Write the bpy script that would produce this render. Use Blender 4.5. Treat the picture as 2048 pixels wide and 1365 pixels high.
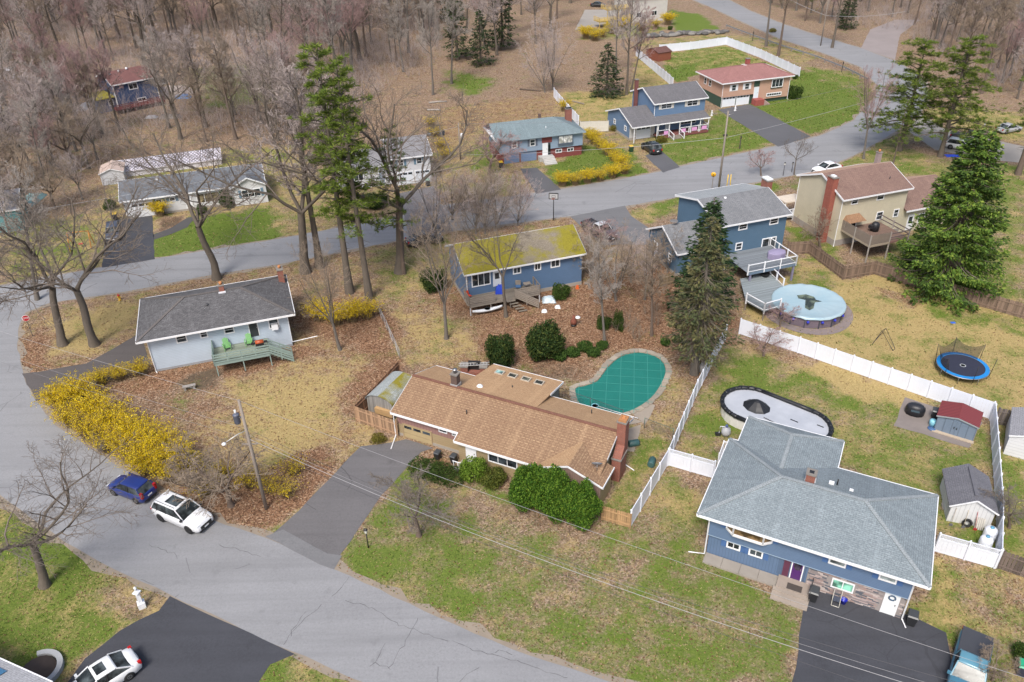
import bpy, bmesh, math, random
import numpy as np
from mathutils import Vector, Matrix
R = math.radians
for o in list(bpy.data.objects): bpy.data.objects.remove(o)
S = bpy.context.scene
C = S.collection
# ------------------------------------------------------------------ camera
CAM_H, PITCH, ROLL, FPX = 45.0, R(32.5), R(-1.5),1600.0
fw = Vector((0, math.cos(PITCH),-math.sin(PITCH)))
rt0 = Vector((1,0,0)); up0 = rt0.cross(fw)
rt = math.cos(ROLL) * rt0 + math.sin(ROLL) * up0
up = -math.sin(ROLL) * rt0 + math.cos(ROLL) * up0
CP = Vector((0,0, CAM_H))
cd = bpy.data.cameras.new('camera'); cam = bpy.data.objects.new('camera', cd); C.objects.link(cam)
m = Matrix((rt, up, -fw)).transposed().to_4x4(); m.translation = CP
cam.matrix_world = m
cd.sensor_fit = 'HORIZONTAL'; cd.sensor_width = 36.0; cd.lens = 36.0 * FPX / 2048.0
cd.clip_start = 1.0; cd.clip_end = 3000.0
S.camera = cam
# ------------------------------------------------------------------ sky, sun, exposure
SUN_EL, SUN_AZ = R(52), R(200)          # azimuth clockwise from +Y
w = bpy.data.worlds.new('World'); S.world = w; w.use_nodes = True
nt = w.node_tree; bg = nt.nodes['Background']
sky = nt.nodes.new('ShaderNodeTexSky'); sky.sky_type = 'NISHITA'; sky.sun_disc = False
sky.sun_elevation = SUN_EL; sky.sun_rotation = SUN_AZ
sky.air_density = 1.0; sky.dust_density = 4.0; sky.ozone_density = 1.0
nt.links.new(sky.outputs[0], bg.inputs[0]); bg.inputs[1].default_value = 0.085
ld = bpy.data.lights.new('sun', 'SUN'); ld.energy = 1.5; ld.angle = R(18); ld.color = (1.0,0.96,0.90)
sun = bpy.data.objects.new('sun', ld); C.objects.link(sun)
sdir = Vector((math.sin(SUN_AZ) * math.cos(SUN_EL), math.cos(SUN_AZ) * math.cos(SUN_EL), math.sin(SUN_EL)))
sun.rotation_euler = (-sdir).to_track_quat('-Z', 'Y').to_euler()
sun.location = (0,0,120)
S.view_settings.view_transform = 'Standard'; S.view_settings.look = 'None'
S.view_settings.gamma = 1.0; S.view_settings.use_curve_mapping = False
S.view_settings.exposure = 1.2
# ------------------------------------------------------------------ pixels (2048 x 1365) to places
def ray(p): return fw * FPX + rt * (p[0] - 1024.0) - up * (p[1] - 682.5)
def G(p, z=0.0):
    d = ray(p); t = (z - CAM_H) / d.z; return CP + d * t
def G2(p, z=0.0):
    q = G(p, z); return (q.x, q.y)
def height_over(base, top):
    """height above ground of a pixel on the vertical through a ground pixel"""
    b = G(base); d = ray(top); h = Vector((b.x, b.y)); dd = Vector((d.x, d.y))
    t = h.dot(dd) / dd.dot(dd); return CAM_H + d.z * t
# ------------------------------------------------------------------ mesh helper
class MB:
    def __init__(s): s.v = []; s.f = []; s.m = []; s.s = []
    def add(s, vs, fs, m=0, smooth=False):
        n = len(s.v); s.v += [tuple(a) for a in vs]
        for f in fs: s.f.append(tuple(i + n for i in f)); s.m.append(m); s.s.append(smooth)
        return s
    def box(s, x0, x1, y0, y1, z0, z1, m=0):
        vs = [(x0, y0, z0),(x1, y0, z0),(x1, y1, z0),(x0, y1, z0),(x0, y0, z1),(x1, y0, z1),(x1, y1, z1),(x0, y1, z1)]
        return s.add(vs, [(3,2,1,0),(4,5,6,7),(0,1,5,4),(1,2,6,5),(2,3,7,6),(3,0,4,7)], m)
    def quad(s, a, b, c, d, m=0): return s.add([a, b, c, d], [(0,1,2,3)], m)
    def prism(s, poly, z0, z1, m=0):
        n = len(poly); a = sum(poly[i][0] * poly[(i + 1) % n][1] - poly[(i + 1) % n][0] * poly[i][1] for i in range(n))
        if a < 0: poly = poly[::-1]
        vs = [(x, y, z0) for x, y in poly] + [(x, y, z1) for x, y in poly]
        fs = [tuple(range(n - 1,-1,-1)), tuple(range(n, 2 * n))] + [(i, (i + 1) % n, n + (i + 1) % n, n + i) for i in range(n)]
        return s.add(vs, fs, m)
    def tube(s, pts, rad, k=6, m=0, cap=True, smooth=True):
        pts = [Vector(p) for p in pts]
        if not hasattr(rad, '__len__'): rad = [rad] * len(pts)
        vs = []; fs = []
        for i, p in enumerate(pts):
            t = (pts[min(i + 1, len(pts) - 1)] - pts[max(i - 1,0)])
            if t.length < 1e-9: t = Vector((0,0,1))
            t.normalize(); a = Vector((0,0,1)) if abs(t.z) < 0.9 else Vector((1,0,0))
            u = t.cross(a).normalized(); w_ = t.cross(u)
            for j in range(k):
                an = 2 * math.pi * j / k; vs.append(p + (u * math.cos(an) + w_ * math.sin(an)) * rad[i])
        for i in range(len(pts) - 1):
            for j in range(k): fs.append((i * k + j, i * k + (j + 1) % k, (i + 1) * k + (j + 1) % k, (i + 1) * k + j))
        s.add(vs, fs, m, smooth)
        if cap:
            n = len(s.v) - len(vs)
            s.f.append(tuple(n + j for j in range(k - 1,-1,-1))); s.m.append(m); s.s.append(False)
            s.f.append(tuple(n + (len(pts) - 1) * k + j for j in range(k))); s.m.append(m); s.s.append(False)
        return s
    def bar(s, a, b, wd, ht, m=0):
        """rectangular bar from a to b: width sideways, height along z-ish"""
        a, b = Vector(a), Vector(b); t = (b - a).normalized()
        h = Vector((0,0,1)) if abs(t.z) < 0.95 else Vector((0,1,0))
        u = t.cross(h).normalized() * wd / 2; v_ = u.cross(t).normalized() * ht / 2
        vs = [a - u - v_, a + u - v_, a + u + v_, a - u + v_, b - u - v_, b + u - v_, b + u + v_, b - u + v_]
        return s.add(vs, [(0,1,2,3),(7,6,5,4),(0,4,5,1),(1,5,6,2),(2,6,7,3),(3,7,4,0)], m)
    def lathe(s, prof, k=12, c=(0,0,0), m=0, smooth=True):
        vs = []; fs = []
        for r_, z in prof:
            for j in range(k):
                an = 2 * math.pi * j / k; vs.append((c[0] + r_ * math.cos(an), c[1] + r_ * math.sin(an), c[2] + z))
        for i in range(len(prof) - 1):
            for j in range(k): fs.append((i * k + j, i * k + (j + 1) % k, (i + 1) * k + (j + 1) % k, (i + 1) * k + j))
        fs.append(tuple(range(k - 1,-1,-1))); n = (len(prof) - 1) * k; fs.append(tuple(n + j for j in range(k)))
        return s.add(vs, fs, m, smooth)
    def mesh(s, name, mats, uv=True):
        me = bpy.data.meshes.new(name); me.from_pydata(s.v, [], s.f)
        if not isinstance(mats, (list, tuple)): mats = [mats]
        for mt in mats: me.materials.append(mt)
        me.polygons.foreach_set('material_index', s.m); me.polygons.foreach_set('use_smooth', s.s)
        me.update()
        if uv: auto_uv(me)
        return me
    def build(s, name, mats, parent=None, uv=True):
        return link(name, s.mesh(name, mats, uv), parent)
BX = lambda *a: MB().box(*a)
TB = lambda *a, **k: MB().tube(*a, **k)
LT = lambda *a, **k: MB().lathe(*a, **k)
BR = lambda *a: MB().bar(*a)
MB.b = MB.build
def auto_uv(me):
    lay = me.uv_layers.new(name='uv'); Z = Vector((0,0,1)); co = [v.co for v in me.vertices]
    dat = np.zeros((len(me.loops),2), np.float32)
    for p in me.polygons:
        n = p.normal
        if abs(n.z) > 0.995 or n.length < 0.5: t, b = Vector((1,0,0)), Vector((0,1,0))
        else: t = Z.cross(n).normalized(); b = n.cross(t)
        for li in p.loop_indices:
            q = co[me.loops[li].vertex_index]; dat[li] = (q.dot(t), q.dot(b))
    lay.data.foreach_set('uv', dat.ravel())
def link(name, me, parent=None):
    o = bpy.data.objects.new(name, me); C.objects.link(o)
    if parent: o.parent = parent
    return o
def tag(o, label=None, cat=None, group=None, kind=None):
    if label: o['label'] = label
    if cat: o['category'] = cat
    if group: o['group'] = group
    if kind: o['kind'] = kind
    return o
def thing(name, label, cat, loc=(0,0,0), rz=0.0, group=None):
    o = bpy.data.objects.new(name, None); C.objects.link(o)
    o.location = loc; o.rotation_euler = (0,0, rz); o.empty_display_size = 0.3
    return tag(o, label, cat, group)
def kids(o): return [c for c in bpy.data.objects if c.parent == o]
CH = {}
def copy_tree(o, parent=None):
    c = o.copy(); C.objects.link(c); c.parent = parent
    if o.name not in CH: CH[o.name] = [k for k in bpy.data.objects if k.parent == o]
    for k in CH[o.name]: copy_tree(k, c)
    return c
def struct(name, mb, mat): return tag(mb.b(name, mat), kind='structure')
# ------------------------------------------------------------------ materials
class NT:
    def __init__(s, name):
        s.mat = bpy.data.materials.new(name); s.mat.use_nodes = True; s.t = s.mat.node_tree
        s.b = s.t.nodes['Principled BSDF']
    def n(s, typ, **k):
        x = s.t.nodes.new('ShaderNode' + typ)
        for a, v in k.items(): setattr(x, a, v)
        return x
    def l(s, a, b): s.t.links.new(a, b)
    def val(s, x, inp, v):
        i = x.inputs[inp]
        if hasattr(v, 'links') or hasattr(v, 'is_linked'): s.l(v, i)
        else: i.default_value = v
    def math(s, op, a, b=None, clamp=False):
        x = s.n('Math', operation=op, use_clamp=clamp); s.val(x, 0, a)
        if b is not None: s.val(x, 1, b)
        return x.outputs[0]
    def mix(s, f, a, b, mode='MIX'):
        x = s.n('Mix', data_type='RGBA', blend_type=mode); s.val(x, 0, f)
        for i, c in ((6, a),(7, b)):
            if isinstance(c, tuple) and len(c) == 3: c = c + (1,)
            s.val(x, i, c)
        return x.outputs[2]
    def noise(s, vec, scale, detail=4, rough=0.55):
        x = s.n('TexNoise'); x.inputs['Scale'].default_value = scale; x.inputs['Detail'].default_value = detail
        x.inputs['Roughness'].default_value = rough
        if vec is not None: s.l(vec, x.inputs['Vector'])
        return x.outputs[0]
    def coord(s, kind='Object'): return s.n('TexCoord').outputs[kind]
    def uv(s): return s.n('UVMap').outputs[0]
    def ramp(s, f, stops):
        x = s.n('ValToRGB'); e = x.color_ramp.elements
        while len(e) < len(stops): e.new(0.5)
        for i, (p, c) in enumerate(stops): e[i].position = p; e[i].color = tuple(c) + ((1,) if len(c) == 3 else ())
        s.l(f, x.inputs[0]); return x.outputs[0]
    def scale(s, vec, sc):
        x = s.n('Mapping'); x.inputs['Scale'].default_value = sc; s.l(vec, x.inputs[0]); return x.outputs[0]
    def bump(s, h, strength=0.3, dist=0.02):
        x = s.n('Bump'); x.inputs['Strength'].default_value = strength; x.inputs['Distance'].default_value = dist
        s.l(h, x.inputs['Height']); s.l(x.outputs[0], s.b.inputs['Normal'])
    def done(s, col=None, rough=0.8, metal=0.0, spec=None):
        if col is not None:
            if isinstance(col, tuple): s.b.inputs['Base Color'].default_value = col + (1,)
            else: s.l(col, s.b.inputs['Base Color'])
        s.val(s.b, 'Roughness', rough); s.b.inputs['Metallic'].default_value = metal
        if spec is not None: s.b.inputs['Specular IOR Level'].default_value = spec
        return s.mat
MC = {}
def mat(key, fn, *a, **k):
    kk = (key,) + a + tuple(sorted(k.items()))
    if kk not in MC: MC[kk] = fn(key, *a, **k)
    return MC[kk]
def mul(c, f): return tuple(min(1.0, x * f) for x in c)
def _plain(name, c, rough=0.6, metal=0.0, var=0.18, sc=3.0):
    t = NT(name); n = t.noise(t.coord(), sc, 5)
    return t.done(t.mix(n, mul(c, 1 - var), mul(c, 1 + var)), rough, metal)
def plain(c, rough=0.6, metal=0.0, var=0.18, sc=3.0, name='paint'): return mat(name, _plain, c, rough, metal, var, sc)
def _siding(name, c, board=0.2, vertical=False):
    t = NT(name); u = t.uv(); sp = t.n('SeparateXYZ'); t.l(u, sp.inputs[0])
    v = sp.outputs[0 if vertical else 1]
    fr = t.math('FRACT', t.math('MULTIPLY', v, 1.0 / board))
    edge = t.math('LESS_THAN', fr, 0.13)
    n = t.noise(t.coord(),0.9,6,0.65); n2 = t.noise(t.scale(u, (0.6,5,1) if not vertical else (5,0.6,1)),2.0,3)
    col = t.mix(n, mul(c, 0.82), mul(c, 1.14)); col = t.mix(t.math('MULTIPLY', n2,0.35), col, mul(c, 0.72))
    col = t.mix(t.math('MULTIPLY', edge, 0.5), col, mul(c, 0.5))
    t.bump(fr, 0.5,0.02)
    return t.done(col, 0.62)
def siding(c, board=0.2, vertical=False): return mat('siding', _siding, c, board, vertical)
def _shingle(name, c1, c2, c3, tabs=0.0, moss=0.0):
    t = NT(name); u = t.uv()
    br = t.n('TexBrick'); br.offset = 0.5; br.inputs['Scale'].default_value = 1.0
    t.l(u, br.inputs[0]); br.inputs['Brick Width'].default_value = 0.33; br.inputs['Row Height'].default_value = 0.15
    br.inputs['Mortar Size'].default_value = 0.012; br.inputs['Mortar Smooth'].default_value = 0.1; br.inputs['Bias'].default_value = 0.0
    br.inputs['Color1'].default_value = c1 + (1,); br.inputs['Color2'].default_value = c2 + (1,); br.inputs['Mortar'].default_value = mul(c3,0.7) + (1,)
    col = br.outputs[0]
    if tabs > 0:   # darker tab rows
        b2 = t.n('TexBrick'); b2.offset = 0.5; t.l(u, b2.inputs[0]); b2.inputs['Scale'].default_value = 1.0
        b2.inputs['Brick Width'].default_value = 0.46; b2.inputs['Row Height'].default_value = 0.23
        b2.inputs['Mortar Size'].default_value = 0.06; b2.inputs['Mortar Smooth'].default_value = 0.2
        b2.inputs['Color1'].default_value = (0,0,0,1); b2.inputs['Color2'].default_value = (0.25,0.25,0.25,1); b2.inputs['Mortar'].default_value = (1,1,1,1)
        col = t.mix(t.math('MULTIPLY', b2.outputs[0], tabs), col, c3)
    co = t.coord(); n = t.noise(co, 0.45,5,0.6); n3 = t.noise(co, 9.0,3)
    col = t.mix(t.math('MULTIPLY', t.math('SUBTRACT', n, 0.42, True),1.1), col, mul(c3,0.8))
    st = t.noise(t.scale(u, (1.6,0.12,1)),1.0,4)        # run-off streaks down the slope
    col = t.mix(t.math('MULTIPLY', t.math('SUBTRACT', st, 0.5, True),1.6, True), col, mul(c1,1.25))
    col = t.mix(t.math('MULTIPLY', t.math('SUBTRACT', n3,.42, True),2.5, True), col, mul(c2,0.6)); wn_ = t.noise(t.scale(u, (6.0,13.0,1)),1.0,1); col = t.mix(t.math('MULTIPLY', t.math('SUBTRACT', wn_, .5, True),1.6, True), col, mul(c1,1.2))
    if moss > 0:
        nm = t.noise(t.coord(),0.5,7,0.7)
        if moss > 5:      # heavy at both ends, thin in the middle
            sx_ = t.n('SeparateXYZ'); t.l(t.coord(), sx_.inputs[0]); X_ = sx_.outputs[0]
            moss = t.math('ADD', t.math('MULTIPLY', t.math('MULTIPLY', t.math('SUBTRACT', 7.8, X_),.4, True),.25), t.math('ADD', t.math('MULTIPLY', t.math('MULTIPLY', t.math('SUBTRACT', X_, 10.4),.4, True),.2),.02))
        mk = t.math('MULTIPLY', t.math('SUBTRACT', t.math('ADD', nm, moss),0.5),5.0, True)
        nn = t.noise(t.coord(),6.0,3)
        col = t.mix(mk, col, t.mix(nn, (0.10,0.088,0.008),(0.29,0.25,0.018)))
    t.bump(br.outputs[1], -0.4,0.015)
    return t.done(col, 0.9)
def shingle(c1, c2, c3, tabs=0.0, moss=0.0): return mat('shingle', _shingle, c1, c2, c3, tabs, moss)
def _brick(name, c1, c2, mo):
    t = NT(name); br = t.n('TexBrick'); t.l(t.uv(), br.inputs[0]); br.inputs['Scale'].default_value = 1.0
    br.inputs['Brick Width'].default_value = 0.22; br.inputs['Row Height'].default_value = 0.075; br.inputs['Mortar Size'].default_value = 0.009
    br.inputs['Color1'].default_value = c1 + (1,); br.inputs['Color2'].default_value = c2 + (1,); br.inputs['Mortar'].default_value = mo + (1,)
    n = t.noise(t.coord(),2.0,5); col = t.mix(t.math('MULTIPLY', n, 0.6), br.outputs[0], mul(c2,0.55))
    t.bump(br.outputs[1], -0.4,0.01); return t.done(col, 0.85)
def brick(c1=(0.30,0.085,0.05), c2=(0.22,0.06,0.04), mo=(0.30,0.22,0.18)): return mat('brick', _brick, c1, c2, mo)
def _wood(name, c, plank=0.14, along='x'):
    t = NT(name); u = t.uv(); sp = t.n('SeparateXYZ'); t.l(u, sp.inputs[0])
    v = sp.outputs[1 if along == 'x' else 0]; q = t.math('MULTIPLY', v, 1.0 / plank)
    wn = t.n('TexWhiteNoise', noise_dimensions='1D'); t.l(t.math('FLOOR', q), wn.inputs['W'])
    fr = t.math('LESS_THAN', t.math('FRACT', q),0.1)
    n = t.noise(t.scale(u, (0.7,9,1) if along == 'x' else (9,0.7,1)),1.5,5)
    col = t.mix(wn.outputs[0], mul(c, 0.72), mul(c, 1.22)); col = t.mix(t.math('MULTIPLY', n, 0.5), col, mul(c, 0.55))
    col = t.mix(t.math('MULTIPLY', fr, 0.7), col, mul(c, 0.25)); return t.done(col, 0.85)
def wood(c, plank=0.14, along='x'): return mat('wood', _wood, c, plank, along)
def _asphalt(name, c, crack=0.0, var=0.25):
    t = NT(name); co = t.coord(); n = t.noise(co, 0.22,6,0.6); f = t.noise(co, 6.0,4,0.85)
    big = t.noise(t.scale(co, (1,1,1)),0.05,3)
    col = t.mix(n, mul(c, 1 - var), mul(c, 1 + var)); col = t.mix(t.math('MULTIPLY', t.math('SUBTRACT', f, .38, True),2.4, True), col, mul(c, 1.3)); col = t.mix(t.math('MULTIPLY', t.math('SUBTRACT', .42, f, True),2.4, True), col, mul(c, .6))
    col = t.mix(t.math('MULTIPLY', t.math('SUBTRACT', big, 0.5, True),1.5), col, mul(c, 0.7))
    if crack:
        mp = t.n('Mapping'); mp.inputs['Rotation'].default_value = (0,0, R(27)); mp.inputs['Scale'].default_value = (.05,.9,1); t.l(co, mp.inputs[0]); ln = t.noise(mp.outputs[0], 1.0,3)
        col = t.mix(t.math('MULTIPLY', t.math('SUBTRACT', ln, .45, True),2.2, True), col, mul(c, .78))
        st = t.noise(co, .8,4); col = t.mix(t.math('MULTIPLY', t.math('SUBTRACT', st, .60, True),4.0, True), col, mul(c, .7))
        d = t.n('TexNoise'); d.inputs['Scale'].default_value = 0.6; d.inputs['Detail'].default_value = 5; t.l(co, d.inputs[0])
        wv = t.n('Mix', data_type='VECTOR'); wv.inputs[0].default_value = 0.25; t.l(co, wv.inputs[4]); t.l(d.outputs['Color'], wv.inputs[5])
        vo = t.n('TexVoronoi', feature='DISTANCE_TO_EDGE'); vo.inputs['Scale'].default_value = 0.28; t.l(wv.outputs[1], vo.inputs['Vector'])
        gate = t.math('GREATER_THAN', t.noise(co, 0.13,3),0.56)
        k = t.math('MULTIPLY', t.math('LESS_THAN', vo.outputs[0], 0.006), gate)
        col = t.mix(t.math('MULTIPLY', k, crack), col, mul(c, 0.35))
    t.bump(f, 0.25,0.01)
    return t.done(col, 0.88)
def asphalt(c, crack=0.0, var=0.25): return mat('asphalt', _asphalt, c, crack, var)
def _concrete(name, c): 
    t = NT(name); co = t.coord(); n = t.noise(co, 0.7,6,0.65); f = t.noise(co, 14,3)
    col = t.mix(n, mul(c, 0.6), mul(c, 1.2)); col = t.mix(t.math('MULTIPLY', f, 0.3), col, mul(c, 0.8)); return t.done(col, 0.9)
def concrete(c=(0.34,0.31,0.27)): return mat('concrete', _concrete, c)
def _leaf(name, a, b, c=None, rough=0.75):
    t = NT(name); g = t.n('NewGeometry'); r = g.outputs['Random Per Island']
    stops = [(0.0, a),(0.6, b)] + ([(1.0, c)] if c else [])
    col = t.ramp(r, stops); 
    t.b.inputs['Subsurface Weight'].default_value = 0.0
    tr = t.n('BsdfTranslucent'); t.l(col, tr.inputs[0]); mx = t.n('MixShader'); mx.inputs[0].default_value = 0.3
    out = t.t.nodes['Material Output']; t.l(t.b.outputs[0], mx.inputs[1]); t.l(tr.outputs[0], mx.inputs[2]); t.l(mx.outputs[0], out.inputs[0])
    return t.done(col, rough, 0.0,0.25)
def leaf(a, b, c=None): return mat('leaf', _leaf, a, b, c)
def _bark(name, a, b):
    t = NT(name); co = t.coord(); n = t.noise(t.scale(co, (3,3,0.7)),2.5,6,0.7); n2 = t.noise(co, 0.4,3)
    col = t.mix(n, a, b); col = t.mix(t.math('MULTIPLY', n2,0.35), col, mul(b, 1.15)); t.bump(n, 0.7,0.03); return t.done(col, 0.95)
def bark(a=(0.075,0.058,0.046), b=(0.20,0.165,0.135)): return mat('bark', _bark, a, b)
def _glass(name, c=(0.02,0.025,0.03), rough=0.08, spec=.5):
    t = NT(name); n = t.noise(t.coord(),1.1,3); return t.done(t.mix(t.math('MULTIPLY', t.math('SUBTRACT', n, .42, True),5, True), mul(c, 0.6), mul(c, 3.0)), rough, 0.0, spec)
def glass(c=(0.02,0.025,0.03), rough=0.08, spec=.5): return mat('glass', _glass, c, rough, spec)
def _carpaint(name, c, metal=0.0):
    t = NT(name); t.b.inputs['Coat Weight'].default_value = 0.6; t.b.inputs['Coat Roughness'].default_value = 0.08
    n = t.noise(t.coord(),2.0,4); return t.done(t.mix(n, mul(c, 0.9), mul(c, 1.08)),0.35, metal)
def carpaint(c, metal=0.0): return mat('carpaint', _carpaint, c, metal)
WHITE = plain((0.72,0.73,0.75),0.5, var=0.06, name='white_trim')
VINYL = plain((0.66,0.69,0.76),0.45, var=0.10, sc=1.2, name='white_vinyl')
DARK = plain((0.02,0.02,0.022),0.5, name='dark')
GLASS = glass()
METAL = plain((0.35,0.35,0.36),0.4,0.8, name='galvanised')
BRICK = brick()
CONC = concrete()
# ------------------------------------------------------------------ ground sheet with zones of grass, straw, leaves and soil
def P(*pts): return [G2(p) for p in pts]
ZONES = []   # polygon (metres), feather, (green, straw, redleaf, soil)
def zone(pts, fe, g=0, s=0, r=0, d=0): ZONES.append((P(*pts), fe, (g, s, r, d)))
# wide areas first, later ones override
zone([(560,470),(880,395),(1290,340),(1560,280),(1500,200),(1290,260),(1110,200),(900,270),(700,400)], 4,.25,.45,.25,.05)
zone([(0,440),(210,430),(205,540),(0,580)], 3,.45,.55)
zone([(200,330),(560,300),(690,360),(690,500),(320,520),(200,480)], 3,.3,.55,.1)
zone([(0,250),(250,200),(420,300),(230,360),(0,420)], 6,.12,.25,.25,.15)
zone([(40,640),(280,590),(520,520),(900,450),(1170,420),(1330,520),(1480,640),(1440,690),(1300,860),(1240,840),(800,740),(700,840),(300,760),(60,780)], 3,.15,.35,.45,.05)
zone([(310,745),(600,650),(780,700),(720,830),(800,880),(720,900),(560,1080),(380,1020),(200,880),(240,790)], 1.5,.05,.50,.42,.05)
# front yard of the pale blue hip house
zone([(40,650),(150,610),(300,580),(570,540),(560,560),(275,600),(270,665),(120,735),(45,745),(30,690)], 1.2,.10,.42,.45,0)
zone([(120,640),(270,600),(265,650),(180,700),(110,700)], 2,.12,.9,.1,0)
zone([(40,690),(90,660),(90,730),(50,750)], 1.5,0,.1,.85,0)
# red leaves along that house and under the forsythia
zone([(300,745),(590,690),(640,705),(450,750),(310,790),(240,770)], 1.2,0,.1,.95,.1)
zone([(380,745),(440,738),(430,770),(380,790),(330,800)], 1.0,.05,0,.1,.9)
zone([(240,790),(420,770),(470,820),(380,850),(260,830)], 2,.1,.25,.5,.3)
zone([(600,640),(700,600),(790,640),(790,760),(720,830),(680,780),(760,720)], 2,0,.1,.9,.05)
zone([(470,780),(690,740),(640,880),(560,960),(500,900)], 3,.08,.8,.25,0)
zone([(500,960),(640,900),(660,940),(560,1060),(470,1050),(380,1015),(330,985)], 1.2,0,.15,.9,.1)
zone([(570,1060),(690,950),(715,915),(640,985),(545,1068)], .8,.4,.5,.1)
zone([(740,870),(800,875),(790,900),(720,890)], .8,.05,.55,.2,.3)
# woods between the mossy house and the pool
zone([(900,560),(1170,560),(1330,530),(1480,640),(1440,700),(1330,700),(1200,700),(1130,750),(950,730),(900,640)], 2,.02,.12,.9,.12)
zone([(790,620),(960,640),(960,720),(820,720)], 2,.18,.65,.35)
zone([(740,500),(900,470),(910,560),(770,610)], 2,.35,.55,.3)
zone([(980,740),(1130,740),(1150,800),(1040,760)], 1.5,.25,.45,.1,.35)
zone([(1070,715),(1200,725),(1150,765),(1050,750)], 1.2,0,0,.6,.5)
zone([(1340,690),(1440,690),(1380,780),(1330,880),(1280,870),(1340,780)], 1.5,.28,.55,.2)
zone([(1330,680),(1440,640),(1470,700),(1410,760),(1370,760)], 2,.15,.1,.75,.2)
zone([(1270,860),(1330,890),(1262,1050),(1210,1010),(1250,940)], .8,.48,.62,0)
# front lawn of the brown ranch
zone([(665,1135),(700,1080),(760,990),(830,920),(960,965),(1200,1045),(1262,1052),(1330,940),(1420,1000),(1405,1090),(1540,1190),(1604,1220),(1585,1380),(1230,1380),(1060,1310),(880,1235),(700,1150)], .8,.53,.30,.10,.0)
zone([(830,960),(1000,1000),(1180,1050),(1150,1090),(1000,1040),(880,1010)], 1.6,.06,.35,.25,.42)
zone([(1030,1000),(1200,1050),(1260,1070),(1180,1085),(1040,1035)], 1.2,.02,.12,.5,.5)
zone([(950,1100),(1150,1060),(1330,1140),(1280,1250),(1060,1220)], 3,.36,.34,.2,.05)
zone([(700,1100),(860,1090),(930,1200),(860,1220),(720,1145)], 2.5,.62,.45,0)
zone([(1300,960),(1400,980),(1390,1060),(1300,1020)], 1.6,.3,.75,.1,.0)
zone([(850,905),(900,905),(930,950),(880,930)], .6,0,.1,.9,.1)
# lower left lawns
zone([(-20,985),(60,1035),(230,1140),(345,1195),(240,1262),(100,1375),(-60,1380)], .8,.60,.75)
zone([(170,1180),(250,1150),(345,1195),(280,1245),(190,1230)], .7,.32,.45,.05,.35)
zone([(60,1090),(150,1090),(170,1130),(110,1160)], 1.5,.97,.1)
zone([(500,1370),(580,1300),(730,1372)], .6,.6,.6)
# blue grey house yard
zone([(1340,925),(1455,690),(1978,850),(1992,1090),(1870,1100),(1800,980),(1690,930),(1640,860),(1450,880),(1420,950)], .8,.5,.5)
zone([(1600,740),(1700,790),(1850,830),(1850,800),(1650,720)], 1.6,.05,.98,0,.0)
zone([(1470,680),(1600,715),(1600,735),(1480,700)], 1.2,.05,.5,.5,.1)
zone([(1640,860),(1790,870),(1880,930),(1860,980),(1700,930)], 2.5,.42,.65,.1)
zone([(1430,760),(1540,730),(1560,780),(1450,800)], 2,.68,.5)
zone([(1820,1110),(1990,1135),(2060,1160),(2060,1380),(1905,1380),(1890,1270),(1830,1240),(1840,1150)], .8,.45,.55,.12)
zone([(1930,1180),(2060,1200),(2060,1260),(1960,1240)], 2,.2,.35,.5)
zone([(1880,1130),(1900,1130),(1898,1230),(1870,1265),(1868,1230)], .5,.1,.98,0)
# straw yard behind
zone([(1480,640),(1560,560),(1612,505),(1690,562),(1748,545),(2070,640),(2070,860),(1982,838)], 1.2,.22,.95)
zone([(1560,520),(1610,510),(1680,560),(1640,590),(1580,570)], 1.0,.6,.45)
zone([(1590,515),(1640,530),(1640,560),(1590,560)], 1.0,.15,.6,.3,.2)
zone([(1740,570),(1840,590),(1830,620),(1760,600)], 1.5,.1,.4,.6,.1)
zone([(1850,600),(2060,640),(2060,670),(1880,640)], 2,.5,.6)
zone([(1990,850),(2070,860),(2070,1150),(1998,1130)], 1.0,.55,.6)
# yard of the yellow house and road side
zone([(1570,440),(1680,500),(1690,555),(1615,500),(1580,500)], 1.0,.55,.5,.1)
zone([(1620,335),(1700,300),(1800,290),(1900,330),(2060,330),(2060,620),(1850,570),(1750,520),(1900,400)], 2,.5,.5,.1)
zone([(1560,370),(1600,350),(1625,360),(1600,385)], 1.0,.35,.25,.2,.3)
zone([(1290,408),(1560,358),(1560,380),(1300,440)], .8,.6,.45)
zone([(1250,425),(1300,410),(1320,440),(1290,450)], .8,.4,.6)
# salmon house, porch house, raised ranch
zone([(1498,212),(1575,165),(1600,140),(1725,165),(1765,195),(1700,245),(1622,272)], 1.0,.88,.3)
zone([(1600,130),(1720,150),(1750,190),(1640,160)], 2,.6,.5)
zone([(1290,285),(1415,250),(1440,218),(1555,290),(1400,325),(1345,335)], 1.2,.7,.5)
zone([(1320,110),(1450,90),(1590,150),(1500,140),(1390,150),(1350,165)], 1.0,.55,.7)
zone([(1330,135),(1385,132),(1392,150),(1350,163)], .8,.98,.1)
zone([(1120,185),(1262,180),(1275,110),(1345,165),(1300,190),(1215,250),(1155,250)], 1.5,.3,.75)
zone([(1085,345),(1165,300),(1230,310),(1290,345),(1130,380)], 1.0,.92,.2)
zone([(1165,290),(1250,300),(1300,345),(1250,345)], 1.0,.8,.4)
zone([(960,330),(1000,340),(1060,400),(990,410),(930,390)], 1.5,.4,.45,.25)
zone([(950,290),(985,290),(990,330),(950,340)], 1.2,.65,.3)
zone([(860,220),(1100,190),(1120,230),(960,260),(900,300),(870,300)], 3,.05,.5,.5)
zone([(900,140),(990,160),(960,190),(900,180)], 3,.8,.1,.2)
zone([(1340,20),(1400,30),(1440,60),(1350,62)], 2,.98,.1)
zone([(1170,60),(1260,50),(1340,55),(1290,75),(1160,80)], 2,.5,.5)
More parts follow.
